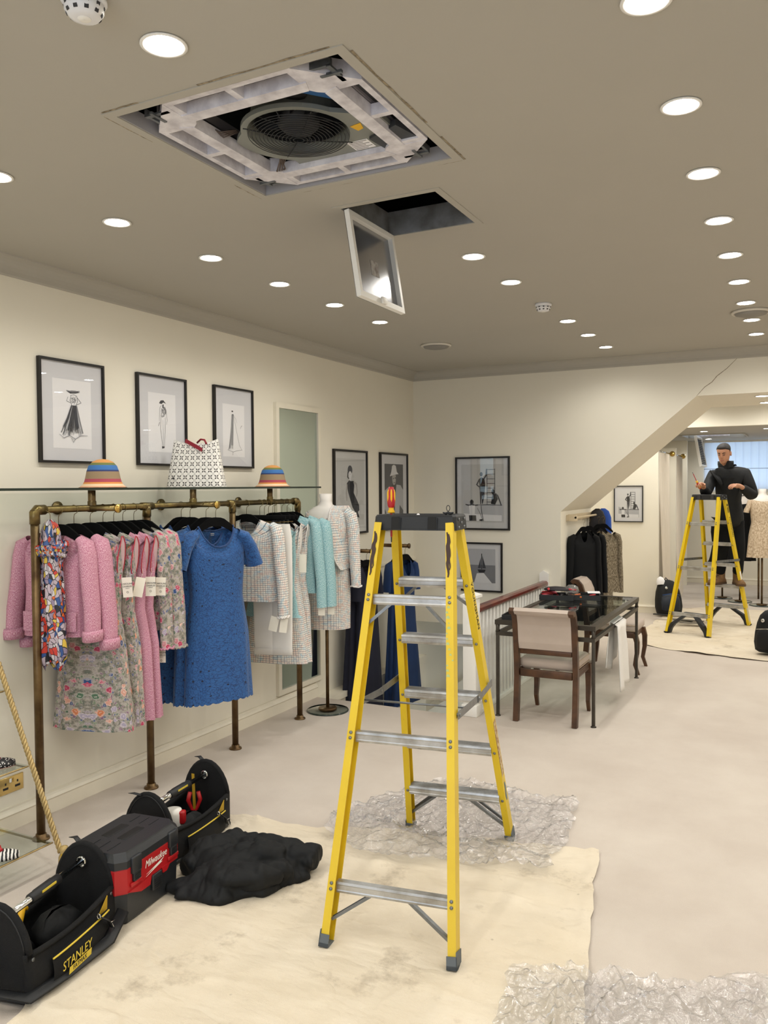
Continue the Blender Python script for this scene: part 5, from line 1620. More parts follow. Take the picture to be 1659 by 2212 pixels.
for (x, y, z, r_) in ((-2.55, 2.2, .03, 1.0), (-2.72, 3.16, .03, .9)):
    po = M()
    po.loft([[(x_ * r_ + .012 * sin(5 * a + zz_ * 40), y_ * r_, zz_) for a, x_, y_ in [(a, .075 * f * cos(a), .11 * f * sin(a)) for a in [2 * pi * j / 20 for j in range(20)]]] for f, zz_ in ((.8, 0), (.95, .03), (.9, .06), (.6, .095), (.2, .11))], cap0=True, cap1=True)
    tag(po.build('pouch', m_black2, None, (x, y, z)), 'soft black pouch inside the ' + ('near tool bag' if y < 2.5 else 'farther tool bag'), 'pouch')
yh = thing('spirit_level', 'yellow tool handle with strap poking up inside the near tool bag', 'hand tool', (-2.56, 2.02, .06), R(10))
M().tube([(0, 0, 0), (.0, .02, .10), (-.01, .05, .135), (-.01, .07, .125)], [.012, .013, .012, .009], 10).build('handle', m_yplas, yh)
M().box(-.004, .004, -.08, -.02, .0, .09).build('yellow_blade', m_ypad, yh)
for k, (x, y, lab) in enumerate(((-2.655, 2.36, 'folding tape strip standing at the far end of the near tool bag'), (-2.80, 3.33, 'yellow tape strip standing at the far end of the farther tool bag'))):
    q = M(); q.sweep([(-.009, -.0008), (.009, -.0008), (.009, .0008), (-.009, .0008)], (0, 0, 0), (-.01, 0, .24), (1, 0, 0), (0, 1, 0))
    tag(q.build('tape_strip', m_ypad, None, (x, y - .03, .035)), lab, 'tape')

vb = thing('vacuum_box', 'red and black site vacuum toolbox standing between the two tool bags', 'toolbox', (-2.56, 2.565, .004), R(6.5))
hx, hy = .145, .205
m_bb = mat('charcoal_plastic', '#23262a', .42, bump=.08, bs=200)
def oct_(f, z, c=.035): 
    a, b_ = hx * f, hy * (1 - (1 - f) * .7)
    return [(-a + c, -b_, z), (a - c, -b_, z), (a, -b_ + c, z), (a, b_ - c, z), (a - c, b_, z), (-a + c, b_, z), (-a, b_ - c, z), (-a, -b_ + c, z)]
M().loft([oct_(.9, 0), oct_(.96, .012), oct_(.98, .13)], cap0=True, cap1=True, smooth=False).build('tank', m_bb, vb)
red_ = M(); red_.loft([oct_(1.0, .13), oct_(1.005, .136), oct_(1.01, .225), oct_(1.0, .232)], cap0=True, cap1=True, smooth=False)
red_.build('red_band', m_red, vb)
# stepped lower edge of the red front
b = M()
b.prism([(-.205 + .035, .16), (-.06, .13), (-.05, .105), (.0, .115), (.02, .15), (.06, .15), (.075, .125), (.10, .13), (.17, .165), (.17, .14), (-.17, .14)][:0] or [(-.17, .135), (-.09, .105), (-.03, .105), (-.02, .14)], .008, ((0, 1, 0), (0, 0, 1), (1, 0, 0)), (hx - .002, 0, 0))
b.prism([(.05, .14), (.06, .115), (.085, .115), (.11, .14)], .008, ((0, 1, 0), (0, 0, 1), (1, 0, 0)), (hx - .002, 0, 0))
b.build('red_step', m_red, vb)
M().loft([oct_(1.02, .232), oct_(1.02, .262), oct_(.90, .285), oct_(.88, .29)], cap0=True, cap1=True, smooth=False).build('lid', m_bb, vb)
b = M()
for x in (-.05, .03): b.bbox(x - .022, x + .022, -.06, .07, .284, .2925, .003)
b.build('handle_recess_shade', mat('recess_shade_black', '#08090a', .6), vb)  # raised pads, matte black standing in for the shade of recesses
b = M()
for x in (-.05, 0, .05):
    b.box(x - .002, x + .002, -.17, -.09, .29, .292); b.box(x - .002, x + .002, .10, .17, .29, .292)
b.build('lid_ribs', m_bb, vb)
for y in (-.12, .13):
    q = M(); q.bbox(hx - .006, hx + .014, y - .03, y + .03, .20, .268, .006); q.bbox(hx - .0, hx + .014, y - .022, y + .022, .168, .205, .004)
    q = q.build('latch', m_bb, vb)
    g_ = M()
    for k in range(4): g_.box(hx + .0135, hx + .016, y - .018, y + .018, .174 + .008 * k, .178 + .008 * k)
    g_.build('latch_rib', m_blackp, q)
    M().bbox(hx, hx + .010, y - .036, y + .036, .150, .166, .003).build('latch_rest', m_red, q)
b = M(); b.bbox(hx - .006, hx + .008, -.015, .05, .07, .135, .004)
q = b.build('drain_cap', m_bb, vb)
g_ = M()
for k in range(5): g_.box(hx + .0075, hx + .010, -.005, .04, .075 + .009 * k, .079 + .009 * k)
g_.build('cap_rib', m_blackp, q)
text('Milwaukee', .043, m_white, vb, frame_mx((hx + .0045, .012, .198), (0, 1, 0), (0, 0, 1)), shear=.3, squash=.8)
b = M(); b.prism([(-.065, .158), (.055, .182), (.03, .170), (.045, .168), (-.07, .148), (.0, .166)], .0008, ((0, 1, 0), (0, 0, 1), (1, 0, 0)), (hx + .004, .012, .0)); b.build('lightning_mark', m_white, vb)

jh = thing('crumpled_jacket', 'black waterproof jacket dropped in a heap on the dust sheet beside the bags', 'jacket', (-2.245, 2.915, .006), R(20)); jh.scale = (.86, .9, 1)
b = M()
def heap(u, v):
    a = 2 * pi * u
    rx_ = .30 + .05 * sin(3 * a + 1) + .04 * sin(5 * a) + .012 * sin(11 * a)
    ry_ = .26 + .05 * sin(2 * a + .5) + .03 * sin(7 * a)
    r = 1 - v
    x, y = rx_ * r * cos(a), ry_ * r * sin(a)
    return (x, y, .105 * (1 - r ** 2.6) + .02)
rings = [[heap(j / 40, k / 12) for j in range(40)] for k in range(13)]
b.loft([[(p[0], p[1], 0) for p in rings[0]]] + rings, cap0=True, cap1=True)
for pts, r in (([(-.12, .16, .07), (.05, .17, .085), (.20, .14, .085), (.33, .12, .075), (.40, .11, .07)], [.06, .08, .08, .075, .07]),
               ([(-.16, -.08, .06), (.0, -.15, .08), (.15, -.13, .08), (.28, .0, .06)], [.06, .075, .07, .05]),
               ([(-.27, .0, .05), (-.2, .11, .08), (-.06, .2, .09), (.08, .22, .07)], [.05, .075, .08, .055]),
               ([(.0, .02, .10), (.12, .04, .115), (.24, .06, .10)], [.06, .07, .05]), ([(-.2, -.16, .03), (-.30, -.17, .03)], [.05, .03])):
    b.tube(pts, r, 18, flat=.62, upv=(0, 0, 1))
tmp = b.build('jacket_body', m_black2)
rm = tmp.modifiers.new('remesh', 'REMESH'); rm.mode = 'VOXEL'; rm.voxel_size = .009
sm = tmp.modifiers.new('smooth', 'SMOOTH'); sm.iterations = 5; sm.factor = .6
me = bpy.data.meshes.new_from_object(tmp.evaluated_get(bpy.context.evaluated_depsgraph_get()))
bpy.data.objects.remove(tmp)
me.name = 'jacket_body'
co = [v.co.copy() for v in me.vertices]; no = [v.normal.copy() for v in me.vertices]
for v, p, q in zip(me.vertices, co, no):
    f1 = abs(nz(p.x * .9 + p.y * .5, p.y * 1.3 - p.x * .4, 6.0, 3 + p.z * 3)); f2 = abs(nz(p.x * .4 - p.y, p.y * .7 + p.x, 11, 8 + p.z * 5)); f3 = abs(nz(p.x, p.y, 20, p.z * 9))
    d_ = .040 * (min(.35, f1 * 1.3) - .13) + .022 * (min(.3, f2 * 1.3) - .12) + .008 * (f3 - .12)
    w = p + q * d_
    v.co = (w.x, w.y, max(0, w.z)) if p.z > .006 else (p.x, p.y, 0)
me.materials.clear(); me.materials.append(m_black2)
for f in me.polygons: f.use_smooth = True
o = bpy.data.objects.new('jacket_body', me); COL.objects.link(o); o.parent = jh
M().disc((-.31, -.19, .045), .008, (0, -1, .4), .006, 10).build('popper', m_steel, jh)
# ================================================================ balustrade
bal = thing('balustrade', 'white spindle balustrade with mahogany handrail guarding the stairwell', 'balustrade', (-2.24, 5.87, 0))
b = M()
b.bbox(-.075, .03, -.05, .05, 0, .905, .005); b.bbox(-.085, .04, -.06, .06, 0, .09, .005)
b.build('newel_post', m_white, bal)
b = M(); b.loft([[(-.09, -.06, .905), (.045, -.06, .905), (.045, .06, .905), (-.09, .06, .905)], [(-.09, -.06, .925), (.045, -.06, .925), (.045, .06, .925), (-.09, .06, .925)], [(-.04, -.01, .945), (0, -.01, .945), (0, .01, .945), (-.04, .01, .945)]], cap0=True, cap1=True, smooth=False)
b.build('newel_cap', m_white, bal)
b = M(); sec = [(-.03, 0), (.03, 0), (.036, .012), (.034, .032), (.02, .046), (-.02, .046), (-.034, .032), (-.036, .012)]
b.sweep(sec, (0, .052, .785), (0, 1.925, .785), (1, 0, 0), (0, 0, 1))
b.build('handrail', m_mahog, bal)
M().bbox(-.03, .03, .0, 1.93, .0, .035, .003).build('base_rail', m_white, bal)
sp = None
for k in range(22):
    y = .095 + .0835 * k
    if sp is None:
        b = M(); b.bbox(-.015, .015, -.015, .015, .03, .788, .003)
        sp = b.build('spindle', m_white, bal, (0, y, 0))
    else:
        c = sp.copy(); COL.objects.link(c); c.parent = bal; c.location = (0, y, 0)
b = M(); b.prism([(-.05, .60), (.04, .60), (.04, .90), (-.015, .93), (-.05, .90)], .03, ((1, 0, 0), (0, 0, 1), (0, 1, 0)), (.0, 1.898, 0))
b.build('half_newel', m_white, bal)

# ================================================================ glass desk
TX0, TX1, TY0, TY1, TH = -2.095, -1.335, 5.925, 7.66, .735
tb = thing('glass_desk', 'long glass topped desk with slim dark bronze legs beside the balustrade', 'desk', ((TX0 + TX1) / 2, (TY0 + TY1) / 2, 0))
hw_, hl = (TX1 - TX0) / 2, (TY1 - TY0) / 2
b = M()
for q in ((-hw_, hw_, -hl, -hl + .045), (-hw_, hw_, hl - .045, hl), (-hw_, -hw_ + .045, -hl + .045, hl - .045), (hw_ - .045, hw_, -hl + .045, hl - .045)): b.box(*q, TH - .034, TH)
b.build('top_frame', m_bronze, tb)
b = M()
for q in ((-hw_ + .006, hw_ - .006, -hl + .006, -hl + .03), (-hw_ + .006, hw_ - .006, hl - .03, hl - .006), (-hw_ + .006, -hw_ + .03, -hl + .03, hl - .03), (hw_ - .03, hw_ - .006, -hl + .03, hl - .03)): b.box(*q, TH - .118, TH - .088)
b.build('lower_rail', m_bronze, tb)
M().box(-hw_ + .045, hw_ - .045, -hl + .045, hl - .045, TH - .012, TH - .002).build('glass_top', m_tglass, tb)
for sx in (-1, 1):
    for sy in (-1, 1):
        x, y = sx * (hw_ - .018), sy * (hl - .018)
        b = M()
        b.bbox(x - .0115, x + .0115, y - .0115, y + .0115, .01, TH - .04, .003); b.tube([(x, y, TH - .09), (x, y, TH - .065), (x, y, TH - .035)], [.018, .012, .018], 10)
        l = b.build('leg', m_bronze, tb)
        M().lathe([(.021, 0), (.021, .005), (.014, .010), (.010, .012)], 14, x, y, cap0=True).build('foot', m_bronze, l)
# ---- chairs: scroll-back side chairs
def chair(label, loc, rz):
    o = thing('dining_chair', label, 'chair', (*loc, 0), rz, 'scroll back chairs at the glass desk')
    W, D = .225, .255      # half width, half depth; local -y is the back
    # back posts with a rolled top
    path = [(-D + .01, .0), (-D + .03, .15), (-D + .045, .33), (-D + .04, .45), (-D + .02, .60), (-D + .0, .74), (-D - .02, .80), (-D - .05, .835), (-D - .085, .84), (-D - .10, .825)]
    for s in (-1, 1):
        b = M()
        rings = []
        for i, (y, z) in enumerate(path):
            t = V((0, path[min(i + 1, len(path) - 1)][0] - path[max(i - 1, 0)][0], path[min(i + 1, len(path) - 1)][1] - path[max(i - 1, 0)][1])).normalized()
            nn = V((0, -t.z, t.y))
            w_ = .019
            d_ = .024 if z < .5 else .02
            p = V((s * (W - .005), y, z))
            rings.append([p + V((-w_, 0, 0)) - nn * d_, p + V((w_, 0, 0)) - nn * d_, p + V((w_, 0, 0)) + nn * d_, p + V((-w_, 0, 0)) + nn * d_])
        b.loft(rings, cap0=True, cap1=True, smooth=False)
        b.build('back_post', m_wood, o)
        b = M()
        fl = [(D - .03, .36), (D - .022, .28), (D - .028, .18), (D - .045, .08), (D - .03, 0)] if True else []
        fp = [(D - .035, .38), (D - .012, .30), (D - .012, .20), (D - .03, .09), (D + .0, .0)]
        rings = [[(s * (W - .02) + sx * (.024 - .012 * (1 - z / .38)), y + sy * (.024 - .01 * (1 - z / .38)), z) for sx, sy in ((-1, -1), (1, -1), (1, 1), (-1, 1))] for y, z in fp]
        b.loft(rings, cap0=True, cap1=True, smooth=False)
        b.build('front_leg', m_wood, o)
    b = M()
    for s in (-1, 1): b.bbox(s * (W - .02) - .012, s * (W - .02) + .012, -D + .05, D - .04, .335, .39, .004)
    b.bbox(-W + .03, W - .03, D - .055, D - .03, .335, .39, .004); b.bbox(-W + .03, W - .03, -D + .03, -D + .055, .335, .39, .004)
    for s in (-1, 1):
        for z in (.348, .360, .372): b.box(s * (W - .007) - .0015, s * (W - .007) + .0015, -D + .05, D - .04, z, z + .004)
    b.build('seat_rail', m_wood, o)
    b = M(); b.bbox(-W + .012, W - .012, -D + .075, D - .012, .386, .468, .026)
    st = b.build('seat', m_uph, o)
    b = M()
    for z in (.402, .452): b.tube([(-W + .012, -D + .09, z), (-W + .010, D - .02, z), (W - .010, D - .02, z), (W - .012, -D + .09, z)], .004, 6)
    b.build('piping', m_uphp, st)
    b = M(); b.bbox(-W + .03, W - .03, -D + .022, -D + .05, .505, .545, .005); b.build('back_rail', m_wood, o)
    # upholstered back pad following the scroll
    b = M()
    bp = [(-D + .035, .55)] + [(y, z) for y, z in path[4:]]
    F_, K_ = [], []
    for i, (y, z) in enumerate(bp):
        t = V((0, bp[min(i + 1, len(bp) - 1)][0] - bp[max(i - 1, 0)][0], bp[min(i + 1, len(bp) - 1)][1] - bp[max(i - 1, 0)][1])).normalized()
        nn = V((0, t.z, -t.y))
        K_.append((V((0, y, z)) - nn * .018, V((0, y, z)) + nn * .024))
    rings = []
    for a_, c_ in K_:
        w_ = W - .026
        rings.append([a_ + V((-w_, 0, 0)), a_ + V((w_, 0, 0)), c_ + V((w_, 0, 0)), c_ + V((0, .006, 0)), c_ + V((-w_, 0, 0))])
    b.loft(rings, cap0=True, cap1=True, smooth=False)
    b.build('backrest', m_uph, o)
    return o
chair('upholstered scroll back chair seen from behind at the near end of the desk', (-1.69, 6.115), R(0))
chair('upholstered scroll back chair at the far corner of the desk, its seat facing right', (-1.615, 7.985), R(-90))
# ---- trays and cloths on the desk
m_tray = mat('black_tray', '#141518', .5)
def tray(label, x, y, w, d, h, rz, boxed=False):
    o = thing('tray', label, 'tray', (x, y, TH), rz)
    b = M()
    b.box(-w, w, -d, d, 0, .006)
    for q in ((-w, w, -d, -d + .008), (-w, w, d - .008, d), (-w, -w + .008, -d + .008, d - .008), (w - .008, w, -d + .008, d - .008)): b.box(*q, .006, h)
    b.build('tray_body', m_tray, o)
    if boxed: M().box(-w + .008, w - .008, -d + .008, d - .008, .006, .02).build('lining', m_blackf, o)
    return o
tray('black tray heaped with red and pink sewing things, nearer the balustrade', -1.975, 7.26, .15, .11, .045, R(10))
tray('black tray with scissors, reels and a white card, right of the other full tray', -1.76, 7.36, .14, .115, .045, R(14))
tray('small empty black tray at the near left corner of the desk', -1.985, 6.07, .075, .10, .035, R(4), True)
rr = random.Random(12)
cols = ['#c4323a', '#d8707c', '#2d2a2e', '#b8323a', '#d99a8a', '#5d6b3a', '#c76a38', '#e2e0dc']
mm_ = [mat('haberdashery_%s' % n_, c) for n_, c in zip(('red', 'pink', 'black', 'crimson', 'peach', 'green', 'orange', 'white'), cols)]
CN_ = ('red', 'pink', 'black', 'crimson', 'peach', 'green', 'orange', 'white')
for k in range(9):
    x, y = -1.975 + rr.uniform(-.10, .10), 7.26 + rr.uniform(-.07, .07)
    q = M(); a = rr.uniform(0, 3); L = rr.uniform(.04, .075)
    q.tube([(-L * cos(a), -L * sin(a), 0), (0, 0, .006), (L * cos(a), L * sin(a), 0)], [.006, .014, .008], 8, flat=.7)
    tag(q.build('fabric_roll', mm_[k % 4], None, (x, y, TH + .02 + .008 * k)), 'small ' + CN_[k % 4] + ' cloth roll heaped in the tray nearer the balustrade', 'fabric roll', 'cloth rolls in the left tray')
q = M(); q.loft([[(.11 * f * cos(a), .06 * f * sin(a), z) for a in [2 * pi * j / 18 for j in range(18)]] for f, z in ((1, 0), (1, .012), (.7, .028), (.2, .034))], cap0=True, cap1=True)
tag(q.build('pin_cushion', mm_[2], None, (-1.99, 7.28, TH + .075), R(10)), 'flat black pouch on top of the heap in the left tray', 'pouch')
q = M(); q.loft([[(.06 * f * cos(a) + .01 * sin(3 * a), .05 * f * sin(a), z) for a in [2 * pi * j / 14 for j in range(14)]] for f, z in ((.7, 0), (1, .03), (.8, .07), (.3, .09))], cap0=True, cap1=True)
tag(q.build('plastic_bag', m_poly, None, (-1.87, 7.36, TH + .03)), 'small clear plastic bag between the two full trays', 'bag')
for k in range(10):
    x, y = -1.77 + rr.uniform(-.09, .09), 7.34 + rr.uniform(-.06, .06)
    q = M(); a = rr.uniform(0, 3); L = rr.uniform(.02, .06)
    q.tube([(-L * cos(a), -L * sin(a), 0), (L * cos(a), L * sin(a), .004)], [.009, .007], 8)
    tag(q.build('thread_reel', mm_[(3, 5, 6, 0, 2)[k % 5]], None, (x, y, TH + .018 + .005 * (k % 4))), 'small ' + CN_[(3, 5, 6, 0, 2)[k % 5]] + ' reel or marker lying in the tray with the white card', 'reel', 'reels in the right tray')
q = M(); q.box(-.055, .055, -.035, .035, 0, .002); o = q.build('note_card', m_paper, None, (-1.69, 7.43, TH + .052), R(20)); o.rotation_euler.x = R(8)
tag(o, 'white card lying on the right tray of the desk', 'card')
# white cloth over the lower rail
q = M()
def cl(u, v):
    y = 6.62 + .36 * u
    fold = .012 * sin(u * 11) * min(1, abs(v - .42) * 4)
    if v < .42:
        s_ = (.42 - v) / .42
        return (TX1 - .045 - .02 * s_ - fold, y - .05 * s_ + .03, .66 - .36 * s_ * (1 + .1 * sin(u * 4)))
    s_ = (v - .42) / .58
    return (TX1 + .012 + .03 * s_ + fold * 1.5, y - .02 * s_, .665 - .55 * s_ * (1 - .08 * u) if s_ > .02 else .668)
q.grid(24, 24, cl)
o = q.build('white_cloth', m_trous); md_ = o.modifiers.new('solid', 'SOLIDIFY'); md_.thickness = .006
tag(o, 'white cloth folded over the lower rail of the glass desk', 'cloth')

# ================================================================ framed pictures
m_g = [mat('print_grey_%s' % n_, h, .85) for n_, h in (('black', '#26262a'), ('charcoal', '#3f4046'), ('mid', '#7c7d82'), ('soft', '#b3b4b8'), ('pale', '#dcdcde'), ('skin', '#a9a6a3'))]
def picture(label, wall, u, z, w, h, fw_, mount, art, art_wh, group, bg_m=None, off=(0, 0)):
    """wall 'L': on the left wall, u = y; 'B': on a wall facing -y, (x, ywall)"""
    if wall == 'L':
        o = thing('framed_picture', label, 'picture', (XL, u, z), 0, group)
        A, Bv, N_ = V((0, 1, 0)), V((0, 0, 1)), V((1, 0, 0))
    else:
        o = thing('framed_picture', label, 'picture', (u[0], u[1], z), 0, group)
        A, Bv, N_ = V((1, 0, 0)), V((0, 0, 1)), V((0, -1, 0))
    def bx(b, a0, a1, b0, b1, n0, n1):
        b.prism([(a0, b0), (a1, b0), (a1, b1), (a0, b1)], n1 - n0, (A, Bv, N_), N_ * n0)
    b = M()
    for q in ((-w, w, h - fw_, h), (-w, w, -h, -h + fw_), (-w, -w + fw_, -h + fw_, h - fw_), (w - fw_, w, -h + fw_, h - fw_)): bx(b, *q, .001, .024)
    b.build('frame', m_blackm, o)
    b = M(); bx(b, -w + fw_, w - fw_, -h + fw_, h - fw_, .002, .010); b.build('mount', mount, o)
    aw, ah = art_wh
    b = M(); bx(b, -aw + off[0], aw + off[0], -ah + off[1], ah + off[1], .0102, .0108); p = b.build('print', bg_m or m_paper, o)
    b = M()
    mats = m_g
    O = N_ * .0112 + A * off[0] + Bv * off[1]
    lay = 0
    for it in art:
        b.m = it[1]
        lay += 1
        oo = O + N_ * (.00008 * lay)
        if it[0] == 'p': b.flat([(x * aw, y * ah) for x, y in it[2]], A, Bv, oo)
        elif it[0] == 's': b.stroke([(x * aw, y * ah) for x, y in it[2]], it[3], A, Bv, oo)
        elif it[0] == 'e':
            x, y, rx_, ry_ = it[2]
            b.flat([((x + rx_ * cos(t_)) * aw, (y + ry_ * sin(t_)) * ah) for t_ in [2 * pi * j / 18 for j in range(18)]], A, Bv, oo)
    b.build('drawing', mats, p)
    b = M(); bx(b, -w + fw_, w - fw_, -h + fw_, h - fw_, .0145, .016); b.build('glazing', m_pane, o)
    return o
rr = random.Random(6)
def gown_lines(x0, x1, y0, xb0, xb1, yb, n, shade=2, w=.004):
    L = []
    for i in range(n):
        f = (i + .5) / n + rr.uniform(-.03, .03)
        xa, xb = x0 + (x1 - x0) * f, xb0 + (xb1 - xb0) * f
        L.append(('s', rr.choice((shade, shade, 1, 3)), [(xa, y0), ((xa * 1.2 + xb) / 2.2, (y0 + yb) / 2 + .02), (xb, yb + rr.uniform(-.02, .14))], w * rr.uniform(.5, 1.8)))
    return L
art1 = [('p', 1, [(-.28, .66), (-.1, .60), (.18, .62), (.42, .66), (.2, .70), (-.05, .69)]), ('s', 2, [(-.3, .68), (.0, .66), (.4, .7)], .006)]
art1 += [('s', 2, [(-.05, .56), (-.12, .4), (-.02, .26)], .004), ('s', 2, [(.22, .56), (.28, .4), (.18, .26)], .004), ('s', 2, [(-.1, .55), (.08, .58), (.25, .54)], .003), ('s', 1, [(-.22, .5), (-.3, .38), (-.1, .33)], .003), ('s', 1, [(.26, .5), (.46, .36), (.2, .28)], .004)]
art1 += [('s', 2, [(rr.uniform(-.08, .22), rr.uniform(.28, .54)), (rr.uniform(-.08, .22), rr.uniform(.28, .54))], .002) for _ in range(14)]
art1 += gown_lines(-.05, .2, .26, -.62, .52, -.62, 26, 2, .006) + gown_lines(-.05, .15, .26, -.5, .3, -.5, 16, 1, .007)
art1 += [('s', 2, [(-.72, -.6), (-.5, -.7), (-.2, -.62), (.1, -.72), (.4, -.6), (.75, -.6)], .004), ('s', 2, [(-.1, -.7), (0, -.82), (.1, -.72)], .004)]
picture('framed fashion sketch of a full skirted gown, leftmost on the long wall', 'L', 3.302, 2.177, .228, .283, .013, m_mount, art1, (.135, .19), 'fashion sketches above the rack', off=(0, -.012))
art2 = [('p', 1, [(-.22, .66), (-.1, .76), (.1, .78), (.3, .66), (.1, .70), (-.05, .64)]), ('p', 1, [(.02, .62), (.12, .64), (.1, .52), (.02, .5)])]
art2 += [('s', 2, [(-.05, .6), (-.18, .5), (-.2, .3), (-.22, .05)], .003), ('s', 2, [(.22, .56), (.3, .4), (.36, .1), (.30, -.05)], .003), ('s', 2, [(-.12, .25), (.0, .2), (.2, .25)], .003), ('s', 1, [(-.2, .02), (-.28, -.12)], .004),
         ('s', 2, [(-.1, .2), (-.14, -.2), (-.02, -.7), (.0, -.8)], .003), ('s', 2, [(.22, .2), (.2, -.3), (.12, -.8)], .003), ('s', 2, [(.04, .1), (.06, -.4), (.06, -.8)], .002), ('p', 1, [(-.06, -.8), (.14, -.8), (.12, -.86), (-.04, -.88)])]
art2 += [('s', 2, [(rr.uniform(-.12, .22), rr.uniform(.2, .55)), (rr.uniform(-.12, .22), rr.uniform(.2, .55))], .0022) for _ in range(16)] + [('s', 2, [(.12, .55), (.25, .45), (.22, .3)], .01)]
picture('framed fashion sketch of a figure in trousers, middle of the three', 'L', 4.02, 2.177, .224, .283, .013, m_mount, art2, (.125, .185), 'fashion sketches above the rack', off=(0, -.012))
art3 = [('e', 0, (-.12, .74, .08, .03)), ('p', 1, [(-.18, .62), (-.02, .64), (-.05, .2), (-.18, -.1), (-.42, -.7), (-.5, -.76), (-.3, -.1)]), ('s', 2, [(-.02, .62), (.2, .1), (.5, -.55), (.75, -.74)], .003), ('s', 2, [(.0, .6), (.2, .45), (.3, .3)], .002),
        ('s', 2, [(-.6, -.74), (-.1, -.82), (.3, -.76), (.75, -.72)], .003), ('s', 2, [(-.1, -.8), (-.12, -.94)], .004), ('s', 1, [(.6, .1), (.7, .2), (.78, .22)], .003)] + gown_lines(-.15, -.03, .6, -.45, -.1, -.7, 10, 2, .005)
picture('framed fashion sketch of a slender gown with train, nearest the mirror', 'L', 4.753, 2.177, .224, .285, .013, m_mount, art3, (.125, .185), 'fashion sketches above the rack', off=(0, -.02))
art4 = [('e', 1, (-.05, .66, .17, .14)), ('e', 4, (-.05, .52, .12, .11)), ('s', 0, [(-.2, .6), (-.22, .45), (-.15, .4)], .02), ('s', 0, [(-.09, .54), (-.03, .535)], .003), ('p', 4, [(-.1, .42), (0, .42), (.02, .34), (-.1, .32)]),
        ('p', 0, [(-.3, .26), (-.12, .36), (0, .33), (.2, .34), (.25, .2), (.2, -.02), (.4, -.2), (.6, -.4), (.62, -.55), (.5, -.6), (.62, -.78), (.45, -.75), (.3, -.6), (.1, -.45), (0, -.3), (-.2, 0)]),
        ('s', 5, [(.2, .3), (.4, .24), (.46, .0), (.4, -.14)], .03), ('s', 5, [(-.28, .24), (-.32, 0), (-.3, -.25)], .028), ('s', 2, [(.62, -.3), (.7, -.5), (.68, -.7)], .004)]
picture('framed fashion photograph of a woman in a black dress, beside the mirror', 'L', 6.443, 1.704, .305, .378, .018, mat('print_board', '#d3d3d2', .85), art4, (.25, .30), 'fashion photographs on the left wall', bg_m=mat('print_paper_grey', '#c6c6c4', .85))
art5 = [('p', 1, [(-1, 1), (1, 1), (1, -1), (-1, -1)]), ('e', 5, (.0, .52, .2, .24)), ('p', 4, [(-.45, .58), (.05, .64), (.5, .66), (.3, .74), (.2, .94), (0, 1 - .02), (-.2, .94), (-.3, .72)]), ('s', 0, [(-.12, .5), (.0, .52)], .012), ('s', 0, [(.08, .52), (.2, .53)], .012), ('s', 0, [(-.06, .36), (.1, .37)], .008),
        ('p', 3, [(-1, .1), (-.5, .25), (-.3, -.2), (-.6, -.9), (-1, -.5)]), ('p', 3, [(.25, .3), (.7, .28), (1, .1), (1, -.6), (.6, -.4), (.5, -1), (0, -1), (.1, -.2)]), ('p', 0, [(-.25, .28), (.2, .3), (.05, -.4), (-.05, -1), (-.4, -1), (-.3, -.2)]), ('p', 4, [(-.8, -.7), (-.4, -.55), (-.1, -.9), (-.5, -1), (-.9, -1)])]
picture('framed fashion photograph of a person in a white hat, nearest the corner', 'L', 7.315, 1.704, .305, .378, .018, m_mount, art5, (.205, .29), 'fashion photographs on the left wall', bg_m=m_g[2], off=(0, -.02))
def ladder_art():
    A_ = [('p', 3, [(-.9, -.95), (.95, -.95), (.95, -.35), (-.2, -.4), (-.9, -.2)]), ('p', 4, [(-.9, -.95), (.9, -.95), (.9, -.75), (-.9, -.7)])]
    for x in (.22, .58): A_.append(('s', 1, [(x, .85), (x, .2), (x, -.38)], .007))
    for k in range(8): A_.append(('s', 1, [(.2, .82 - .16 * k), (.4, .82 - .16 * k), (.6, .82 - .16 * k)], .006))
    A_ += [('e', 1, (-.05, .66, .07, .075)), ('p', 0, [(-.18, .48), (-.05, .56), (.1, .5), (.14, .3), (.12, .14), (-.14, .14), (-.14, .3)]), ('s', 1, [(-.16, .46), (-.26, .3), (-.14, .22)], .016), ('s', 1, [(.08, .5), (.18, .62), (.2, .84)], .016), ('p', 1, [(-.13, .16), (.12, .16), (.1, -.1), (.02, -.36), (-.02, -.36), (-.02, .0), (-.06, -.36), (-.1, -.38)]),
           ('s', 1, [(-.2, -.40), (.3, -.39), (.92, -.41)], .008), ('e', 0, (.5, .06, .07, .09)), ('p', 0, [(.48, -.02), (.66, .0), (.72, -.2), (.6, -.38), (.4, -.36)]), ('s', 1, [(.7, -.04), (.78, -.2), (.88, -.4)], .014),
           ('e', 0, (-.5, -.30, .09, .085)), ('s', 1, [(-.8, -.38), (-.6, -.42), (-.5, -.36), (-.38, -.42), (-.2, -.4)], .02), ('p', 4, [(-.64, -.42), (-.34, -.42), (-.36, -.74), (-.6, -.74)]), ('p', 0, [(-.64, -.76), (-.3, -.76), (-.28, -.95), (-.62, -.95)]), ('s', 1, [(-.06, -.42), (-.02, -.7), (.06, -.95)], .007), ('s', 1, [(-.24, -.5), (-.1, -.7), (.0, -.9)], .005), ('p', 0, [(-.14, -.9), (.02, -.88), (.02, -.95), (-.14, -.95)])]
    return A_
m_pgrey = mat('print_photo_grey', '#b9b9b8', .85)
picture('framed photograph of bathers with a ladder on the back wall, upper of two', 'B', (-2.879, YB), 1.677, .287, .366, .017, mat('print_board_light', '#c9c9c9', .85), ladder_art(), (.225, .29), 'photographs on the back wall', bg_m=m_pgrey)
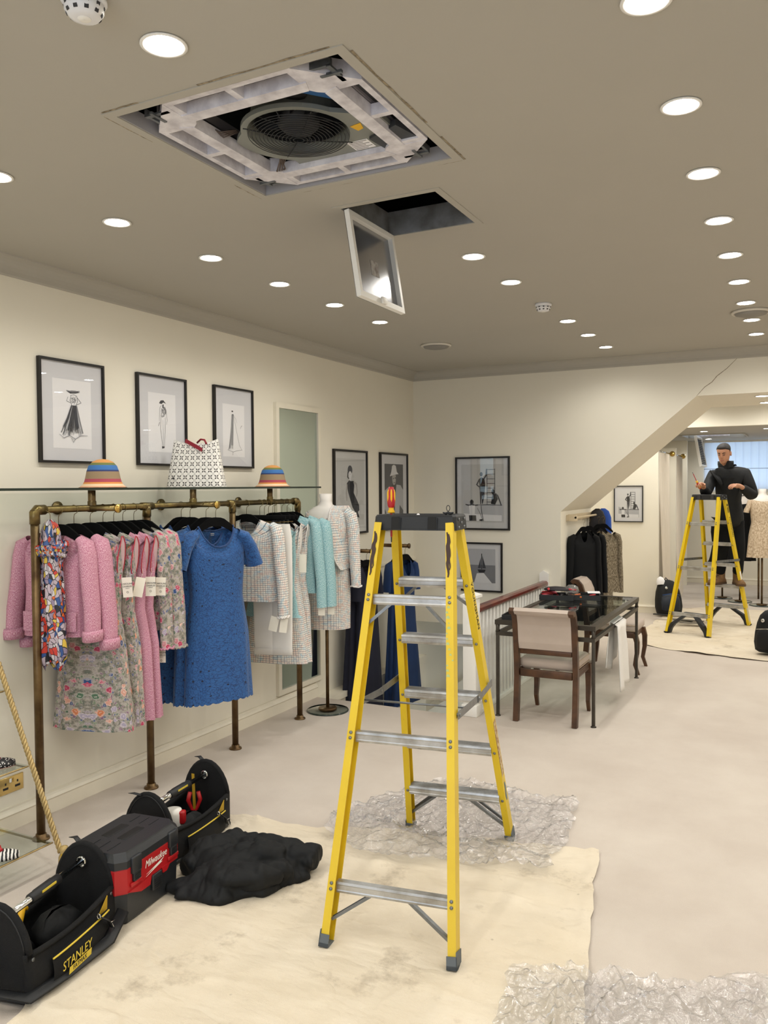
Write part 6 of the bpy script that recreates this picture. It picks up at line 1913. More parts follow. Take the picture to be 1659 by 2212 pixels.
art7 = [('p', 3, [(-1, 1), (1, 1), (1, .05), (-1, .05)]), ('p', 2, [(-1, .05), (1, .05), (1, -1), (-1, -1)]), ('p', 4, [(-.35, -.45), (.15, -.42), (.75, -1), (-.55, -1)]),
        ('p', 0, [(-.3, -.22), (.3, -.22), (.2, -.4), (-.2, -.4)]), ('p', 0, [(-.02, .72), (.04, .72), (.04, -.2), (-.02, -.2)]), ('p', 1, [(.06, .62), (.32, -.14), (.06, -.14)]), ('p', 1, [(-.05, .5), (-.28, -.14), (-.05, -.14)])]
picture('framed grey seascape photograph on the back wall, lower of two', 'B', (-2.89, YB), .938, .22, .247, .016, mat('print_board_white', '#d6d6d8', .85), art7, (.145, .17), 'photographs on the back wall', bg_m=m_pgrey, off=(0, .012))
picture('small framed photograph with a ladder on the far wall beyond the coats', 'B', (-2.172, 11.65), 1.49, .196, .25, .012, m_mount, ladder_art(), (.15, .195), None, bg_m=mat('print_photo_light', '#d9d9da', .85))

# ================================================================ mirror
mr = thing('wall_mirror', 'tall narrow wall mirror in a cream frame behind the mannequin', 'mirror', (XL, 5.585, 0))
b = M()
for q in ((-.325, .325, 2.365, 2.405), (-.325, .325, .135, .175), (-.325, -.285, .175, 2.365), (.285, .325, .175, 2.365)): b.box(.0, .028, q[0], q[1], q[2], q[3])
b.build('frame', m_trim, mr)
M().box(.004, .012, -.285, .285, .175, 2.365).build('mirror_glass', m_mirror, mr)

# ================================================================ rope display stand with shoes, socket
dsn = thing('display_stand', 'glass shelf display stand with twisted gold rope legs at the left edge', 'display stand', (-3.12, 2.58, 0))
def rope(p0, p1, r, tw, parent, name='rope_leg', segs=60):
    p0, p1 = V(p0), V(p1)
    t_ = (p1 - p0); L = t_.length; t_.normalize()
    a_ = t_.cross(V((0, 0, 1))).normalized() if abs(t_.z) < .95 else t_.cross(V((1, 0, 0))).normalized()
    c_ = t_.cross(a_)
    b = M()
    for k in range(3):
        pts = []
        for i in range(segs + 1):
            f = i / segs
            an = 2 * pi * (f * L / tw) + 2 * pi * k / 3
            pts.append(p0 + t_ * (L * f) + (a_ * cos(an) + c_ * sin(an)) * r * .55)
        b.tube(pts, r * .56, 6)
    return b.build(name, m_gold, parent)
# leg leans: foot at (-3.03,2.64), head further left
def W(x, y, z): return (x + 3.12, y - 2.58, z)
lg = rope(W(-3.007, 2.62, .10), W(-3.40, 2.62, .93), .0125, .06, dsn, segs=150)
M().lathe([(.001, .135), (.016, .13), (.022, .115), (.017, .10), (.024, .085), (.026, .06), (.023, .0), (.0, 0)], 16, -2.985 + 3.12, 2.62 - 2.58).build('tassel', mat('gold_tassel', '#b89f68', .5, .3), lg)
for z, x1, y1 in ((.134, -3.065, 2.62), (.465, -3.215, 2.62), (.80, -3.37, 2.62)):
    xw = min(.5, x1 + 3.62)
    s_ = M(); s_.box(x1 - xw + 3.12, x1 + 3.12, y1 - .7 - 2.58, y1 - 2.58, z - .004, z + .004)
    o = s_.build('glass_shelf', m_cglass, dsn)
    b = M(); b.box(x1 - .012 + 3.12, x1 + .002 + 3.12, y1 - .7 - 2.58, y1 - 2.58, z - .007, z - .0045); b.box(x1 - xw + 3.12, x1 + 3.12, y1 - .012 - 2.58, y1 + .002 - 2.58, z - .007, z - .0045); b.build('shelf_frame', m_brass, o)
    rope((x1 + .008 + 3.12, y1 - .7 - 2.58, z), (x1 + .008 + 3.12, y1 - 2.58, z), .004, .018, o, 'rope_edging', 110)
# patterned shoe on the middle shelf, spotted scarf and striped slipper below
def shoe(label, loc, rz, m1, m2, cat='shoe'):
    o = thing('shoe', label, cat, loc, rz)
    sec = [(-.12, .018, .045), (-.10, .03, .06), (-.05, .032, .055), (0, .033, .045), (.05, .038, .04), (.09, .034, .032), (.115, .018, .022)]
    b = M(); b.loft([[(x_, w_ * cos(t_), .004 + max(0, h_ * sin(t_))) for t_ in [pi * j / 10 for j in range(11)]] + [(x_, 0, .004)] for x_, w_, h_ in sec], cap0=True, cap1=True); b.build('upper', m1, o)
    b = M(); b.tube([(x_, 0, .003) for x_, _, _ in sec], [w_ for _, w_, _ in sec], 12, flat=.1, upv=(0, 0, 1)); b.build('sole', m2, o)
    M().tube([(.02, -.02, .045), (.035, 0, .058), (.02, .02, .045), (.035, 0, .052), (.045, -.018, .045)], .008, 6).build('bow', m_red, o)
    return o
t = NT('black_white_spots'); t.set(Roughness=.5)
t.base(t.mix(t.math('LESS_THAN', t.voro(t.coord(), 120), .3), hexc('#131214'), hexc('#e8e4df'))); m_spot = t.mat
t = NT('zebra_print'); t.set(Roughness=.5)
t.base(t.mix(t.math('GREATER_THAN', t.math('SINE', t.math('ADD', t.math('MULTIPLY', t.sep(t.coord())[0], 420), t.math('MULTIPLY', t.noise(t.coord(), 30, 2), 6))), 0), hexc('#141414'), hexc('#ece9e2'))); m_zebra = t.mat
shoe('black and white spotted shoe with red trim on the middle glass shelf', (-3.33, 2.50, .4695), R(60), m_spot, m_red)
shoe('zebra striped slipper on the lowest glass shelf', (-3.14, 2.36, .1385), R(50), m_zebra, m_blackp)
t = NT('white_spotted_silk'); t.set(Roughness=.5)
c1 = t.math('LESS_THAN', t.voro(t.coord(), 22), .3)
t.base(t.mix(c1, hexc('#ebe5e0'), t.ramp(t.sep(t.voro(t.coord(), 22, out='Color'))[0], [(0, '#161316'), (.5, '#7c1626'), (.75, '#2b2226')], 'CONSTANT')))
q = M()
q.grid(18, 22, lambda u, v: (-.10 * u - .015 * sin(v * 9) * u, -.16 + .16 * u + .05 * v, .26 * (1 - v) * (1 - .25 * u) + .02 * sin(u * 9 + v * 3) * v + .006))
o = q.build('spotted_scarf', t.mat, None, (-3.22, 2.49, .139)); md_ = o.modifiers.new('solid', 'SOLIDIFY'); md_.thickness = .006
tag(o, 'white scarf with dark red and black spots draped on the lowest shelf', 'scarf')
so = thing('power_socket', 'brass double power socket on the left wall above the skirting', 'socket', (XL, 2.862, .232))
M().bbox(0, .008, -.073, .073, -.043, .043, .003).build('brass_plate', mat('polished_brass_plate', '#dcc07c', .25, .7), so)
b = M()
for y in (-.036, .036):
    b.box(.008, .0088, y - .004, y + .004, .004, .016); b.box(.008, .0088, y - .014, y - .006, -.016, -.011) ; b.box(.008, .0088, y + .006, y + .014, -.016, -.011)
    b.box(.0079, .0084, y - .016, y + .016, -.02, -.008)
b.build('socket_pins', m_blackp, so)
M().bbox(.008, .0115, -.014, .0, .012, .032, .002).build('rocker_switch', m_white, so); M().bbox(.008, .0115, .001, .013, .012, .032, .002).build('rocker_switch', m_brassb, so)

# ================================================================ alcove rail with coats
rl = thing('coat_rail', 'pale wooden coat rail on the alcove wall under the sloping soffit', 'coat rail', (-2.09, 8.0, 1.43))
m_ply = mat('pale_wood', '#d8c7a8', .6, var=.1, vs=20)
M().bbox(0, .018, 0, .98, -.03, .03, .003).build('back_board', m_ply, rl)
for y in (.0, .96): M().bbox(.018, .11, y, y + .018, -.03, .035, .003).build('bracket', m_ply, rl)
M().tube([(.095, .0, .005), (.095, .98, .005)], .011, 12).build('bar', m_ply, rl)
def coat(label, x, y, rz, top, hem, w, m_, seed, sl=None, zr_=1.446, group='clothes on the alcove rail', cat='coat', d=.06, flare=1.15, slw=.05):
    o = gar('coat', label, cat, x, y, rz, group)
    pr = subdiv_prof([(top, w * .95, .045, 0), (top - .14, w, d, .01), (top - .4, w * .95, d, .02), (hem, w * flare, d * 1.2, .05)], 3)
    body(pr, (.035, .03, .10, .02), .085, seed=seed).build('coat_body', m_, o)
    if sl:
        for s in (-1, 1): sleeve(s, w * .95, top, sl, .06, slw, .03, -.01).build('sleeve', m_, o)
    h_ = hanger(x, y, zr_ - .1375 + .001, rz, 'hanger holding the ' + label, 'hangers on the alcove rail'); h_.scale = (w / .25, .8, .8)
    return o
coat('long black coat on the alcove rail, nearest the corner', -1.945, 8.12, R(35), 1.29, .42, .13, m_black, 81, .62)
coat('long black coat on the alcove rail with a small silver brooch', -1.935, 8.30, R(35), 1.29, .42, .135, m_black, 82, .62)
br_ = M().ball((0, 0, 0), .014, .006, .022, 8, 6).build('brooch', m_chrome, None, (-1.925, 8.225, 1.06)); tag(br_, 'silver brooch pinned on the second black coat', 'brooch')
coat('beige boucle long coat with buttons on the alcove rail', -1.93, 8.72, R(35), 1.27, .30, .14, m_bough, 83, None, d=.07)
coat('beige boucle jacket with a hanging sleeve, last on the alcove rail', -1.91, 8.83, R(35), 1.27, .62, .165, m_bough, 84, .66, d=.07)
for k, (y, m_) in enumerate(((8.90, m_polka), (9.0, m_cobalt))):
    q = M(); q.loft([ring(w_, d_, z, 20, 2.4) for z, w_, d_ in ((1.50, .02, .012), (1.47, .06, .022), (1.40, .085, .025), (1.2, .09, .028), (.9, .095, .03))], cap0=True)
    o = q.build('folded_garment', m_, None, (-1.985 + .04 * k, y, 0), R(20)); tag(o, ['dark spotted garment', 'cobalt blue garment'][k] + ' hung high at the end of the alcove rail', 'garment')
sw = M(); sw.bbox(-.04, .04, -.012, 0, -.06, .06, .003); o = sw.build('wall_plate', m_white, None, (-2.09 + .35, 11.65, .48)); o.location = (-2.48, 11.65, .45)
tag(o, 'small white plate on the far wall below the coats', 'wall plate')

# ================================================================ rear showroom: fitting rooms, mannequins, bags
pn = M(); pn.box(-2.95, -1.74, 13.05, 13.12, 0, 2.30)
struct(pn.build('wall_fitting_room', m_wall))
pn = M(); pn.box(-2.95, -1.735, 13.04, 13.05, 0, .118)
struct(pn.build('baseboard_fitting_room', m_trim))
slab('wall_fitting_room_end', [(-2.95, -1.83, 15.1, 15.16, 0, 2.51)], m_wall)
t = NT('curtain_cloth'); t.set(Roughness=.9); t.base(hexc('#ddd3c4')); t.bump(t.noise(t.scale(t.coord(), (1, 1, .2)), 90, 2), .2, .004); m_curt = t.mat
for k, (y0, y1, yr1, lab) in enumerate(((11.80, 12.62, 12.98, 'cream fitting room curtain drawn aside, nearer one'), (13.18, 14.05, 14.2, 'cream fitting room curtain beyond the partition'))):
    cr = thing('curtain_rail', ['polished curtain rail with ball end over the nearer fitting room', 'polished curtain rail with ball end over the farther fitting room'][k], 'curtain rail', (-1.80, y0 - .05, 2.21))
    M().tube([(0, 0, 0), (0, yr1 - y0 + .02, 0)], .012, 10).build('rail', m_chrome, cr)
    M().lathe([(.0, -.03), (.03, -.02), (.042, .0), (.03, .02), (.0, .03)], 14).build('ball_finial', m_brassb, cr, (0.02, yr1 - y0 + .03, 0)).rotation_euler.x = R(90)
    q = M()
    def cf(u, v):
        y = y0 + (y1 - y0) * u
        a_ = .035 + .02 * v
        return (-1.80 + a_ * sin(u * 2 * pi * 6 + .4 * v) + .06 * v * (1 - u), y + .08 * (1 - v) * (u - .5) , .02 + 2.17 * (1 - v))
    q.grid(96, 10, cf)
    tag(q.build('curtain', m_curt), lab, 'curtain', 'fitting room curtains')
def far_mannequin(label, loc, rz, hz, m_, dlabel, hem, sl, rdisc=.17, nl=False):
    o = thing('mannequin', label, 'mannequin', (*loc, 0), rz, 'mannequins in the rear showroom')
    stand(o, .95, rdisc); bust(o, hz - .115, .16)
    if nl:
        b = M()
        for k in range(12):
            a = pi * (k + .5) / 12
            b.ball((-.075 * cos(a), -.055 - .05 * sin(a), hz - .10 - .06 * sin(a)), .009, n=8, k=5)
        tag(b.build('necklace', m_blackp, None, None), 'dark bead necklace on the mannequin behind the man', 'necklace').matrix_world = MX.Translation((*loc, 0)) @ MX.Rotation(rz, 4, 'Z')
    if m_:
        g_ = gar('dress', dlabel, 'dress', *loc, rz, 'dresses in the rear showroom')
        top = hz - .12 - (.09 if nl else 0)
        pr = subdiv_prof([(top, .15, .09, 0), (top - .08, .165, .112, 0), (top - .16, .168, .122, 0), (top - .36, .145, .105, .004), (top - .54, .18, .12, .01), (hem, .21, .15, .08)], 3)
        body(pr, (.075, .07, .03, .01), .03, seed=90).build('dress_body', m_, g_)
        if sl:
            for s in (-1, 1): sleeve(s, .165, top, sl, .062, .06, .05, 0).build('sleeve', m_, g_)
    return o
far_mannequin('white mannequin with a dark necklace behind the man, on a brass pole', (-.86, 13.28), R(10), 1.74, m_black, 'long black dress with loose straps on the mannequin behind the man', .62, None, nl=True)
far_mannequin('white mannequin wearing the beige lace dress at the right edge', (-.55, 12.98), R(15), 1.68, m_lacebeige, 'beige lace short-sleeved dress on the mannequin at the right edge', .70, .22)
far_mannequin('white mannequin on a brass pole hidden behind the far ladder', (-1.13, 13.6), R(20), 1.3, m_black, 'black dress on the mannequin hidden behind the far ladder', .55, None, .15)
rt_ = thing('round_table', 'round brass rimmed glass table holding silver trinkets behind the mannequins', 'table', (-.62, 14.05, 0))
M().lathe([(.001, .70), (.36, .70), (.365, .705), (.36, .71), (.001, .71)], 36).build('glass_top', m_cglass, rt_)
M().tube([(.365 * cos(a), .365 * sin(a), .70) for a in [2 * pi * j / 36 for j in range(36)]], .012, 8, closed=True).build('brass_rim', m_brassd, rt_)
for k in range(3):
    a = 2 * pi * k / 3 + .5
    M().cyl((.33 * cos(a), .33 * sin(a), 0), (.33 * cos(a), .33 * sin(a), .70), .014, 10).build('leg', m_brassd, rt_)
rr = random.Random(21)
for k in range(7):
    q = M(); q.lathe([(.0, 0), (.045, .004), (.06, .02), (.05, .03), (.0, .036)], 12)
    tag(q.build('trinket', m_chrome, None, (-.62 + rr.uniform(-.25, .25), 14.05 + rr.uniform(-.22, .2), .711)), 'silver or blue trinket lying on the round glass table', 'trinket', 'trinkets on the round table')
# backpacks and debris on the far dust sheet
def backpack(label, loc, rz, lean, s=1.0, white=False, blue=False):
    o = thing('backpack', label, 'backpack', (*loc, .03), rz)
    o.rotation_euler.x = lean
    b = M()
    zs_ = [0, .02, .10, .2, .3, .38, .43, .45]
    ws_ = [.12, .155, .17, .165, .15, .125, .08, .03]
    ds_ = [.09, .11, .12, .115, .10, .08, .055, .02]
    b.loft([ring(w_ * s, d_ * s, z * s, 24, 2.6) for z, w_, d_ in zip(zs_, ws_, ds_)], cap0=True, cap1=True); b.build('pack_body', m_black2, o)
    b = M(); b.loft([[(x, y - .085 * s, z) for x, y, z in ring(w_ * s, d_ * s, zz_ * s, 20, 2.6)] for zz_, w_, d_ in ((.03, .08, .02), (.05, .12, .05), (.15, .125, .06), (.22, .11, .05), (.25, .06, .02))], cap0=True, cap1=True); b.build('front_pocket', m_black2 if not blue else mat('navy_nylon', '#16202f', .6), o)
    b = M(); b.tube([(-.11 * s, -.135 * s, .235 * s), (0, -.15 * s, .25 * s), (.11 * s, -.135 * s, .235 * s)], .004, 6); b.build('zip', m_chrome if not blue else mat('blue_trim', '#24508f', .5), o)
    for q in (-1, 1): M().tube([(q * .07 * s, .10 * s, .42 * s), (q * .09 * s, .16 * s, .3 * s), (q * .11 * s, .12 * s, .08 * s)], .02 * s, 8, flat=.3, upv=(0, 1, 0)).build('shoulder_strap', m_blackp, o)
    M().tube([(-.03 * s, .03, .44 * s), (0, .04, .485 * s), (.03 * s, .03, .44 * s)], .008, 8).build('carry_loop', m_blackp, o)
    b = M(); b.ball((-.05 * s, -.125 * s, .33 * s), .02, .01, .02, 10, 6); b.build('buckle', m_chrome, o)
    if white: M().loft([[(-.09 + .05 * f * cos(a), -.02 + .06 * f * sin(a), z * s) for a in [2 * pi * j / 12 for j in range(12)]] for f, z in ((1, .38), (1.1, .43), (.8, .47), (.2, .49))], cap1=True).build('white_cloth', m_paper, o)
    return o
backpack('black and blue backpack with white cloth, leaning on the far wall corner', (-1.60, 11.42), R(25), R(-14), 1.02, True, True)
backpack('black backpack with a silver zip standing at the right picture edge', (-.30, 9.22), R(-20), R(-6), .98)
m_rub = mat('grey_strip', '#8d877c', .7, var=.2, vs=20)
rr = random.Random(31)
for k in range(8):
    q = M(); L = rr.uniform(.12, .26); w_ = rr.uniform(.02, .05)
    q.bbox(-L, L, -w_, w_, 0, .012, .002)
    o = q.build('filter_strip', m_rub if k % 3 else m_blackp, None, (-1.36 + rr.uniform(-.14, .2), 10.86 + rr.uniform(-.22, .22), .03 + .012 * k), R(rr.uniform(-25, 15)))
    tag(o, 'flat ' + ('grey' if k % 3 else 'black') + ' strip in the loose pile under the far ladder', 'strip', 'strips piled under the far ladder')
# ================================================================ the man on the far ladder
mn = thing('person', 'man in black jacket and tan boots standing on the far ladder, holding a screwdriver', 'person', (-.897, 11.02, .51))
Rv, Tv = V((.89, .455, 0)), V((.455, -.89, 0))
def P(r, t, z): return Rv * r + Tv * t + V((0, 0, z - .51))
def skin_obj(name, chains, mt, parent, lv=2, root=0):
    """chains: lists of (point, radius) sharing points by index label"""
    idx, vs, es, rs = {}, [], [], []
    for ch in chains:
        prev = None
        for key, p, r in ch:
            if key not in idx:
                idx[key] = len(vs); vs.append(p); rs.append(r if isinstance(r, tuple) else (r, r))
            if prev is not None: es.append((prev, idx[key]))
            prev = idx[key]
    me = bpy.data.meshes.new(name)
    me.from_pydata([tuple(v) for v in vs], es, [])
    o = bpy.data.objects.new(name, me)
    COL.objects.link(o)
    sk = o.modifiers.new('skin', 'SKIN')
    sk.use_smooth_shade = True
    for i, r in enumerate(rs): me.skin_vertices[0].data[i].radius = r
    me.skin_vertices[0].data[root].use_root = True
    ss = o.modifiers.new('sub', 'SUBSURF'); ss.levels = lv; ss.render_levels = lv
    dg = bpy.context.evaluated_depsgraph_get()
    m2 = bpy.data.meshes.new_from_object(o.evaluated_get(dg))
    bpy.data.objects.remove(o)
    m2.name = name
    m2.materials.clear(); m2.materials.append(mt)
    q = bpy.data.objects.new(name, m2)
    COL.objects.link(q)
    q.parent = parent
    for f in m2.polygons: f.use_smooth = True
    return q
pel = P(.07, -.03, 1.40)
ch_ = P(.035, .02, 1.70)
nb = P(.0, .07, 1.945)
hd = P(-.035, .12, 2.05)
shR, shL = P(-.145, .02, 1.87), P(.185, .16, 1.87)
elR, elL = P(-.30, .17, 1.635), P(.245, .25, 1.60)
wrR, wrL = P(-.395, .34, 1.735), P(.03, .40, 1.725)
hipR, hipL = P(-.015, -.04, 1.36), P(.15, .01, 1.36)
knR, knL = P(-.03, .05, .97), P(.155, .075, .97)
anR, anL = P(-.045, -.02, .62), P(.145, .06, .62)
# ---- body: one continuous surface with neck, head core, arms and hands
def hand(wr, fw_d, up_d, key, curl, s):
    """chains for palm, four fingers and thumb; fw_d along the hand, up_d back of the hand"""
    f = V(fw_d).normalized(); u = V(up_d); u = (u - f * u.dot(f)).normalized(); sd_ = f.cross(u) * s
    C = []
    palm = wr + f * .055
    C.append([(key + 'w', wr, .026), (key + 'p0', wr + f * .03, (.024, .03)), (key + 'p', palm, (.022, .036))])
    for k in range(4):
        off = sd_ * (.030 - .020 * k)
        L = (.068, .078, .072, .056)[k]
        base = wr + f * .088 + off
        d1 = (f * cos(curl * .5) - u * sin(curl * .5)); d2 = (f * cos(curl * 1.3) - u * sin(curl * 1.3)); d3 = (f * cos(curl * 2.1) - u * sin(curl * 2.1))
        a1 = base + d1 * L * .42; a2 = a1 + d2 * L * .34; a3 = a2 + d3 * L * .28
        C.append([(key + 'p', palm, (.022, .036)), (key + 'k%d' % k, base, .0105), (key + 'a%d' % k, a1, .0095), (key + 'b%d' % k, a2, .0085), (key + 'c%d' % k, a3, .0072)])
    tb_ = wr + f * .035 + sd_ * .032
    t1_ = tb_ + (f * .5 + sd_ * .6 - u * .5).normalized() * .034; t2_ = t1_ + (f * .8 + sd_ * .1 - u * .6).normalized() * .03
    C.append([(key + 'p0', wr + f * .03, (.024, .03)), (key + 't0', tb_, .014), (key + 't1', t1_, .0115), (key + 't2', t2_, .0085)])
    return C
sdir = (P(-.46, .36, 1.86) - P(-.415, .39, 1.76)).normalized()
hR = hand(wrR, Rv * -.75 + Tv * .55 + V((0, 0, .25)), Rv * -.35 + Tv * -.1 + V((0, 0, .9)), 'R', 1.25, -1)
hL = hand(wrL, Rv * -.92 + Tv * .15 + V((0, 0, .10)), V((0, 0, 1)) + Tv * .45, 'L', .75, 1)
body_ch = [
    [('pel', pel, .085), ('ch', ch_, .105), ('nb', nb, .062), ('nk', (nb + hd) / 2 + V((0, 0, .0)), .054), ('hd', hd, .055)],
    [('ch', ch_, .105), ('shR', shR, .058), ('elR', elR, .043), ('Rw', wrR, .027)],
    [('ch', ch_, .105), ('shL', shL, .058), ('elL', elL, .043), ('Lw', wrL, .027)],
    [('pel', pel, .085), ('hipR', hipR, .065), ('knR', knR, .058), ('anR', anR, .04)],
    [('pel', pel, .085), ('hipL', hipL, .065), ('knL', knL, .058), ('anL', anL, .04)]] + hR + hL
bd = skin_obj('body', body_ch, m_skin, mn, 2)
# head shaped from sections, joined into the same mesh
F_ = (Rv * -.62 + Tv * .72 + V((0, 0, -.30))).normalized()      # looks down towards his hands
S_ = V((0, 0, 1)).cross(F_).normalized() * -1                    # picture right of the face
U_ = S_.cross(F_).normalized()
if U_.z < 0: U_ = -U_
HC_ = P(-.055, .115, 2.125)
def hp_(s, f, u): return HC_ + S_ * s + F_ * f + U_ * u
hb = M()
sec = [  # u, half width, front, back
    (-.118, .020, .070, -.005), (-.112, .034, .084, .02), (-.095, .046, .092, .03), (-.075, .054, .094, .045), (-.05, .060, .094, .068), (-.025, .065, .093, .085), (0, .069, .092, .096), (.025, .072, .096, .102),
    (.05, .074, .096, .103), (.075, .071, .086, .096), (.098, .058, .066, .078), (.115, .036, .04, .05), (.122, .012, .012, .018)]
n = 32
rings = []
for u, w_, f_, b_ in sec:
    r_ = []
    for j in range(n):
        a = 2 * pi * j / n
        s_, c_ = sin(a), cos(a)
        f = f_ * c_ if c_ > 0 else b_ * c_
        s = w_ * math.copysign(abs(s_) ** .85, s_)
        if c_ > .9 and -.04 < u < .03:      # nose bridge and tip
            pass
        if .35 < c_ < .93 and -.005 < u < .03: f -= .007 * sin((c_ - .35) / .58 * pi)   # eye sockets
        r_.append(hp_(s, f, u))
    rings.append(r_)
hb.loft(rings, cap0=True, cap1=True)
hb.loft([[hp_(.008, .09, .024), hp_(0, .098, .024), hp_(-.008, .09, .024)], [hp_(.010, .09, .0), hp_(0, .108, .0), hp_(-.010, .09, .0)], [hp_(.015, .09, -.022), hp_(0, .121, -.022), hp_(-.015, .09, -.022)], [hp_(.014, .088, -.034), hp_(0, .102, -.034), hp_(-.014, .088, -.034)]], closed=False)
for s in (-1, 1):
    hb.loft([[hp_(s * (.066 + k * (.014)), -.012 + .016 * f * cos(a) - .01 * k, -.006 + .030 * f * sin(a)) for a in [2 * pi * j / 12 for j in range(12)]] for k, f in ((0, .8), (.6, 1), (1, 1.0), (.8, .7))], cap1=True)
hd_o = hb.build('head', m_skin, mn)
# join head with the body mesh so the figure stays one surface object
bm = bmesh.new(); bm.from_mesh(bd.data); bm.from_mesh(hd_o.data); bm.to_mesh(bd.data); bm.free()
bpy.data.objects.remove(hd_o)
for f in bd.data.polygons: f.use_smooth = True
# face details
m_lip = mat('lips', '#9a5a4c', .5); m_eye = mat('eye_dark', '#241a16', .4)
for s in (-1, 1):
    b = M(); b.tube([hp_(s * .016, .092, .010), hp_(s * .03, .089, .006), hp_(s * .044, .080, .010)], [.002, .0045, .002], 8); b.build('eye', m_eye, bd)
    b = M(); b.tube([hp_(s * .014, .097, .028), hp_(s * .03, .095, .034), hp_(s * .05, .080, .03)], [.003, .0045, .002], 8); b.build('eyebrow', m_hair, bd)
b = M(); b.tube([hp_(-.022, .090, -.060), hp_(-.008, .098, -.057), hp_(0, .097, -.059), hp_(.008, .098, -.057), hp_(.022, .090, -.060)], [.002, .005, .0055, .005, .002], 8); b.build('mouth', m_lip, bd)
hb = M()
rings = []
hs = [(.018, .074, None, .104), (.045, .0785, None, .108), (.07, .077, .060, .103), (.082, .0735, .092, .098), (.104, .061, .074, .083), (.122, .038, .045, .055), (.130, .012, .014, .018)]
for u, w_, f_, b_ in hs:
    r_ = []
    for j in range(n):
        a = 2 * pi * j / n
        s_, c_ = sin(a), cos(a)
        lim = f_ if f_ is not None else (.012 if u > .03 else -.02)
        if c_ > 0:
            f = lim * c_ if f_ is not None and f_ > .065 else min(lim, .098 * c_)
        else: f = b_ * c_
        if f_ is None and c_ > 0: s_ = math.copysign(abs(s_) ** .35, s_) if abs(s_) > .05 else s_
        r_.append(hp_(w_ * math.copysign(abs(s_) ** .85, s_), f, u))
    rings.append(r_)
hb.loft(rings, cap1=True)
hb.build('hair', m_hair, bd)
# ---- clothes
jk_ch = [
    [('a', P(.09, -.03, 1.17), (.20, .215)), ('b', P(.07, -.02, 1.42), (.165, .19)), ('ch', ch_ + V((0, 0, 0)), (.155, .175)), ('c', P(.015, .06, 1.88), (.12, .14)), ('nb', nb + V((0, 0, .005)), .085), ('col', P(-.012, .085, 1.985), .076)],
    [('c', P(.015, .06, 1.88), (.12, .14)), ('shR', shR, .085), ('eR0', (shR + elR) / 2, .078), ('elR', elR, .070), ('fR', (elR + wrR) / 2, .06), ('wR', wrR + (elR - wrR) * .12, .046)],
    [('c', P(.015, .06, 1.88), (.12, .14)), ('shL', shL, .092), ('eL0', (shL + elL) / 2, .088), ('elL', elL, .078), ('fL', (elL + wrL) / 2, .062), ('wL', wrL + (elL - wrL) * .12, .048)]]
jk_ = skin_obj('jacket', jk_ch, m_black2, mn, 2, 2)
b = M()
b.loft([[P(-.012, .085, 1.95) + (S_ * cos(a) + Tv * sin(a) * .9 + Rv * -.1) * r + V((0, 0, z)) for a in [2 * pi * j / 22 for j in range(22)]] for r, z in ((.084, 0), (.092, .05), (.09, .085), (.076, .08), (.072, .02))])
b.build('collar', m_black2, jk_)
b = M(); b.loft([[P(-.17, .10, 1.90), P(-.12, .16, 1.84), P(-.09, .17, 1.76)], [P(-.235, .13, 1.93), P(-.19, .20, 1.83), P(-.12, .22, 1.74)], [P(-.22, .12, 1.89), P(-.17, .18, 1.80), P(-.11, .20, 1.70)]], closed=False); b.build('open_collar_flap', m_black2, jk_)
tr_ch = [[('p', P(.075, -.02, 1.36), (.125, .14)), ('hR', P(-.01, -.03, 1.25), .098), ('kR', knR, .078), ('sR', (knR + anR) / 2, .07), ('aR', anR + V((0, 0, .0)), .064)],
         [('p', P(.075, -.02, 1.36), (.125, .14)), ('hL', P(.15, .01, 1.25), .098), ('kL', knL, .078), ('sL', (knL + anL) / 2, .07), ('aL', anL + V((0, 0, .0)), .064)]]
skin_obj('trousers', tr_ch, m_black, mn, 2)
m_boot = mat('tan_suede', '#8a6a48', .85, var=.25, vs=30, bump=.2, bs=120)
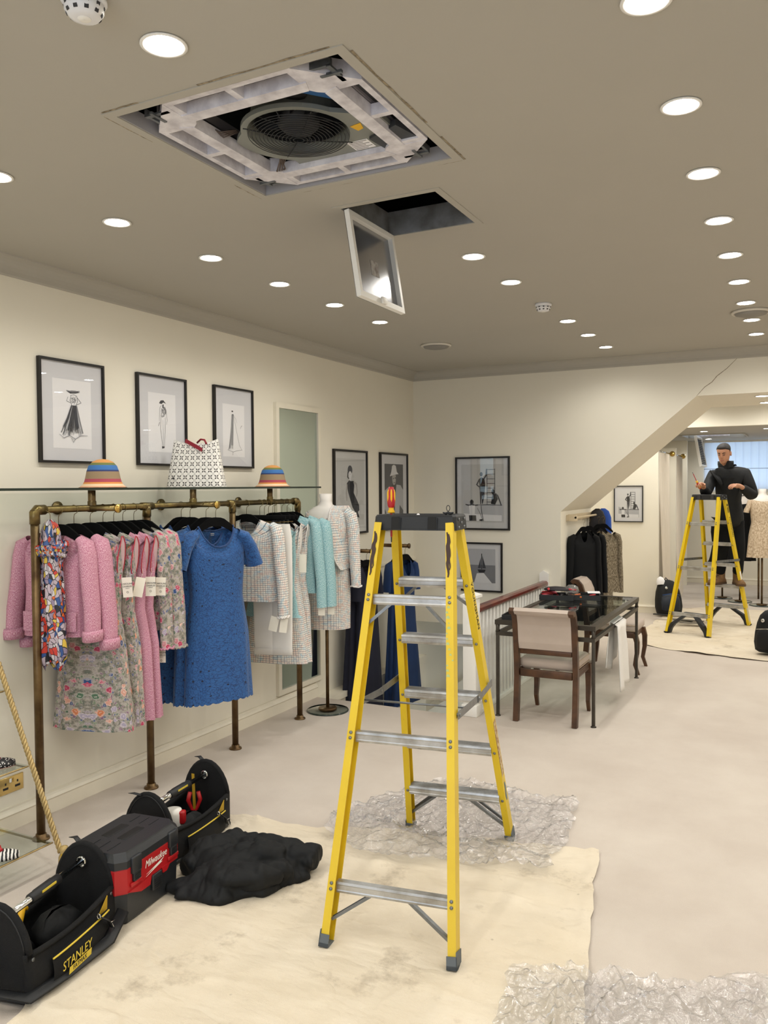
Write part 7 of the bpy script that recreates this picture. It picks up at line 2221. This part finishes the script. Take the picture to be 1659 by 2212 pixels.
def boot(an, toe_dir, nm):
    d = V(toe_dir); d.z = 0; d.normalize(); sd_ = d.cross(V((0, 0, 1)))
    b = M()
    g0 = V((an.x, an.y, .505 - .51))
    rows = [(-.085, .036, .06), (-.07, .043, .075), (-.02, .046, .10), (.03, .046, .105), (.08, .048, .075), (.13, .052, .06), (.17, .047, .05), (.195, .028, .036)]
    b.loft([[g0 + d * f + sd_ * (w_ * cos(t_)) + V((0, 0, .022 + max(0, (h_) * sin(t_)))) for t_ in [pi * j / 12 for j in range(13)]] + [g0 + d * f + V((0, 0, .022))] for f, w_, h_ in rows], cap0=True, cap1=True)
    b.loft([[g0 + d * (-.02 + r_ * 1.15 * cos(t_)) + sd_ * (r_ * sin(t_)) + V((0, 0, z)) for t_ in [2 * pi * j / 18 for j in range(18)]] for z, r_ in ((.06, .05), (.12, .05), (.16, .052), (.175, .056), (.165, .05))])
    o = b.build('boot', m_boot, mn)
    s_ = M(); s_.loft([[g0 + d * f + sd_ * (s__ * w_ * 1.06) + V((0, 0, z)) for s__, z in ((-1, .002), (1, .002), (1, .028), (-1, .028))] for f, w_, h_ in [(-.09, .034, 0)] + rows[1:] + [(.202, .02, 0)]], cap0=True, cap1=True, smooth=False)
    s_.build('sole', mat('boot_sole', '#5a4430', .8), o)
    l_ = M()
    for k in range(4):
        c0 = g0 + d * (.075 - .022 * k) + V((0, 0, .095 + .016 * k))
        l_.tube([c0 - sd_ * .026, c0 + V((0, 0, .008)), c0 + sd_ * .026], .0035, 6)
    l_.build('laces', m_blackp, o)
boot(anR, Rv * -.86 + Tv * .5, 'R')
boot(anL, Rv * -.12 + Tv * 1.0, 'L')
# screwdriver in his right hand
sd2 = screwdriver('screwdriver', 'red and yellow screwdriver held in the right hand of the man', .95)
gp = wrR + (Rv * -.75 + Tv * .55 + V((0, 0, .25))).normalized() * .10 + V((0, 0, -.02))
ax = (Rv * -.45 + Tv * .1 + V((0, 0, .88))).normalized()
q0 = mn.location + gp + ax * .055
mm = V((0, 0, -1)).rotation_difference(ax).to_matrix().to_4x4(); mm.translation = q0
sd2.matrix_world = mm
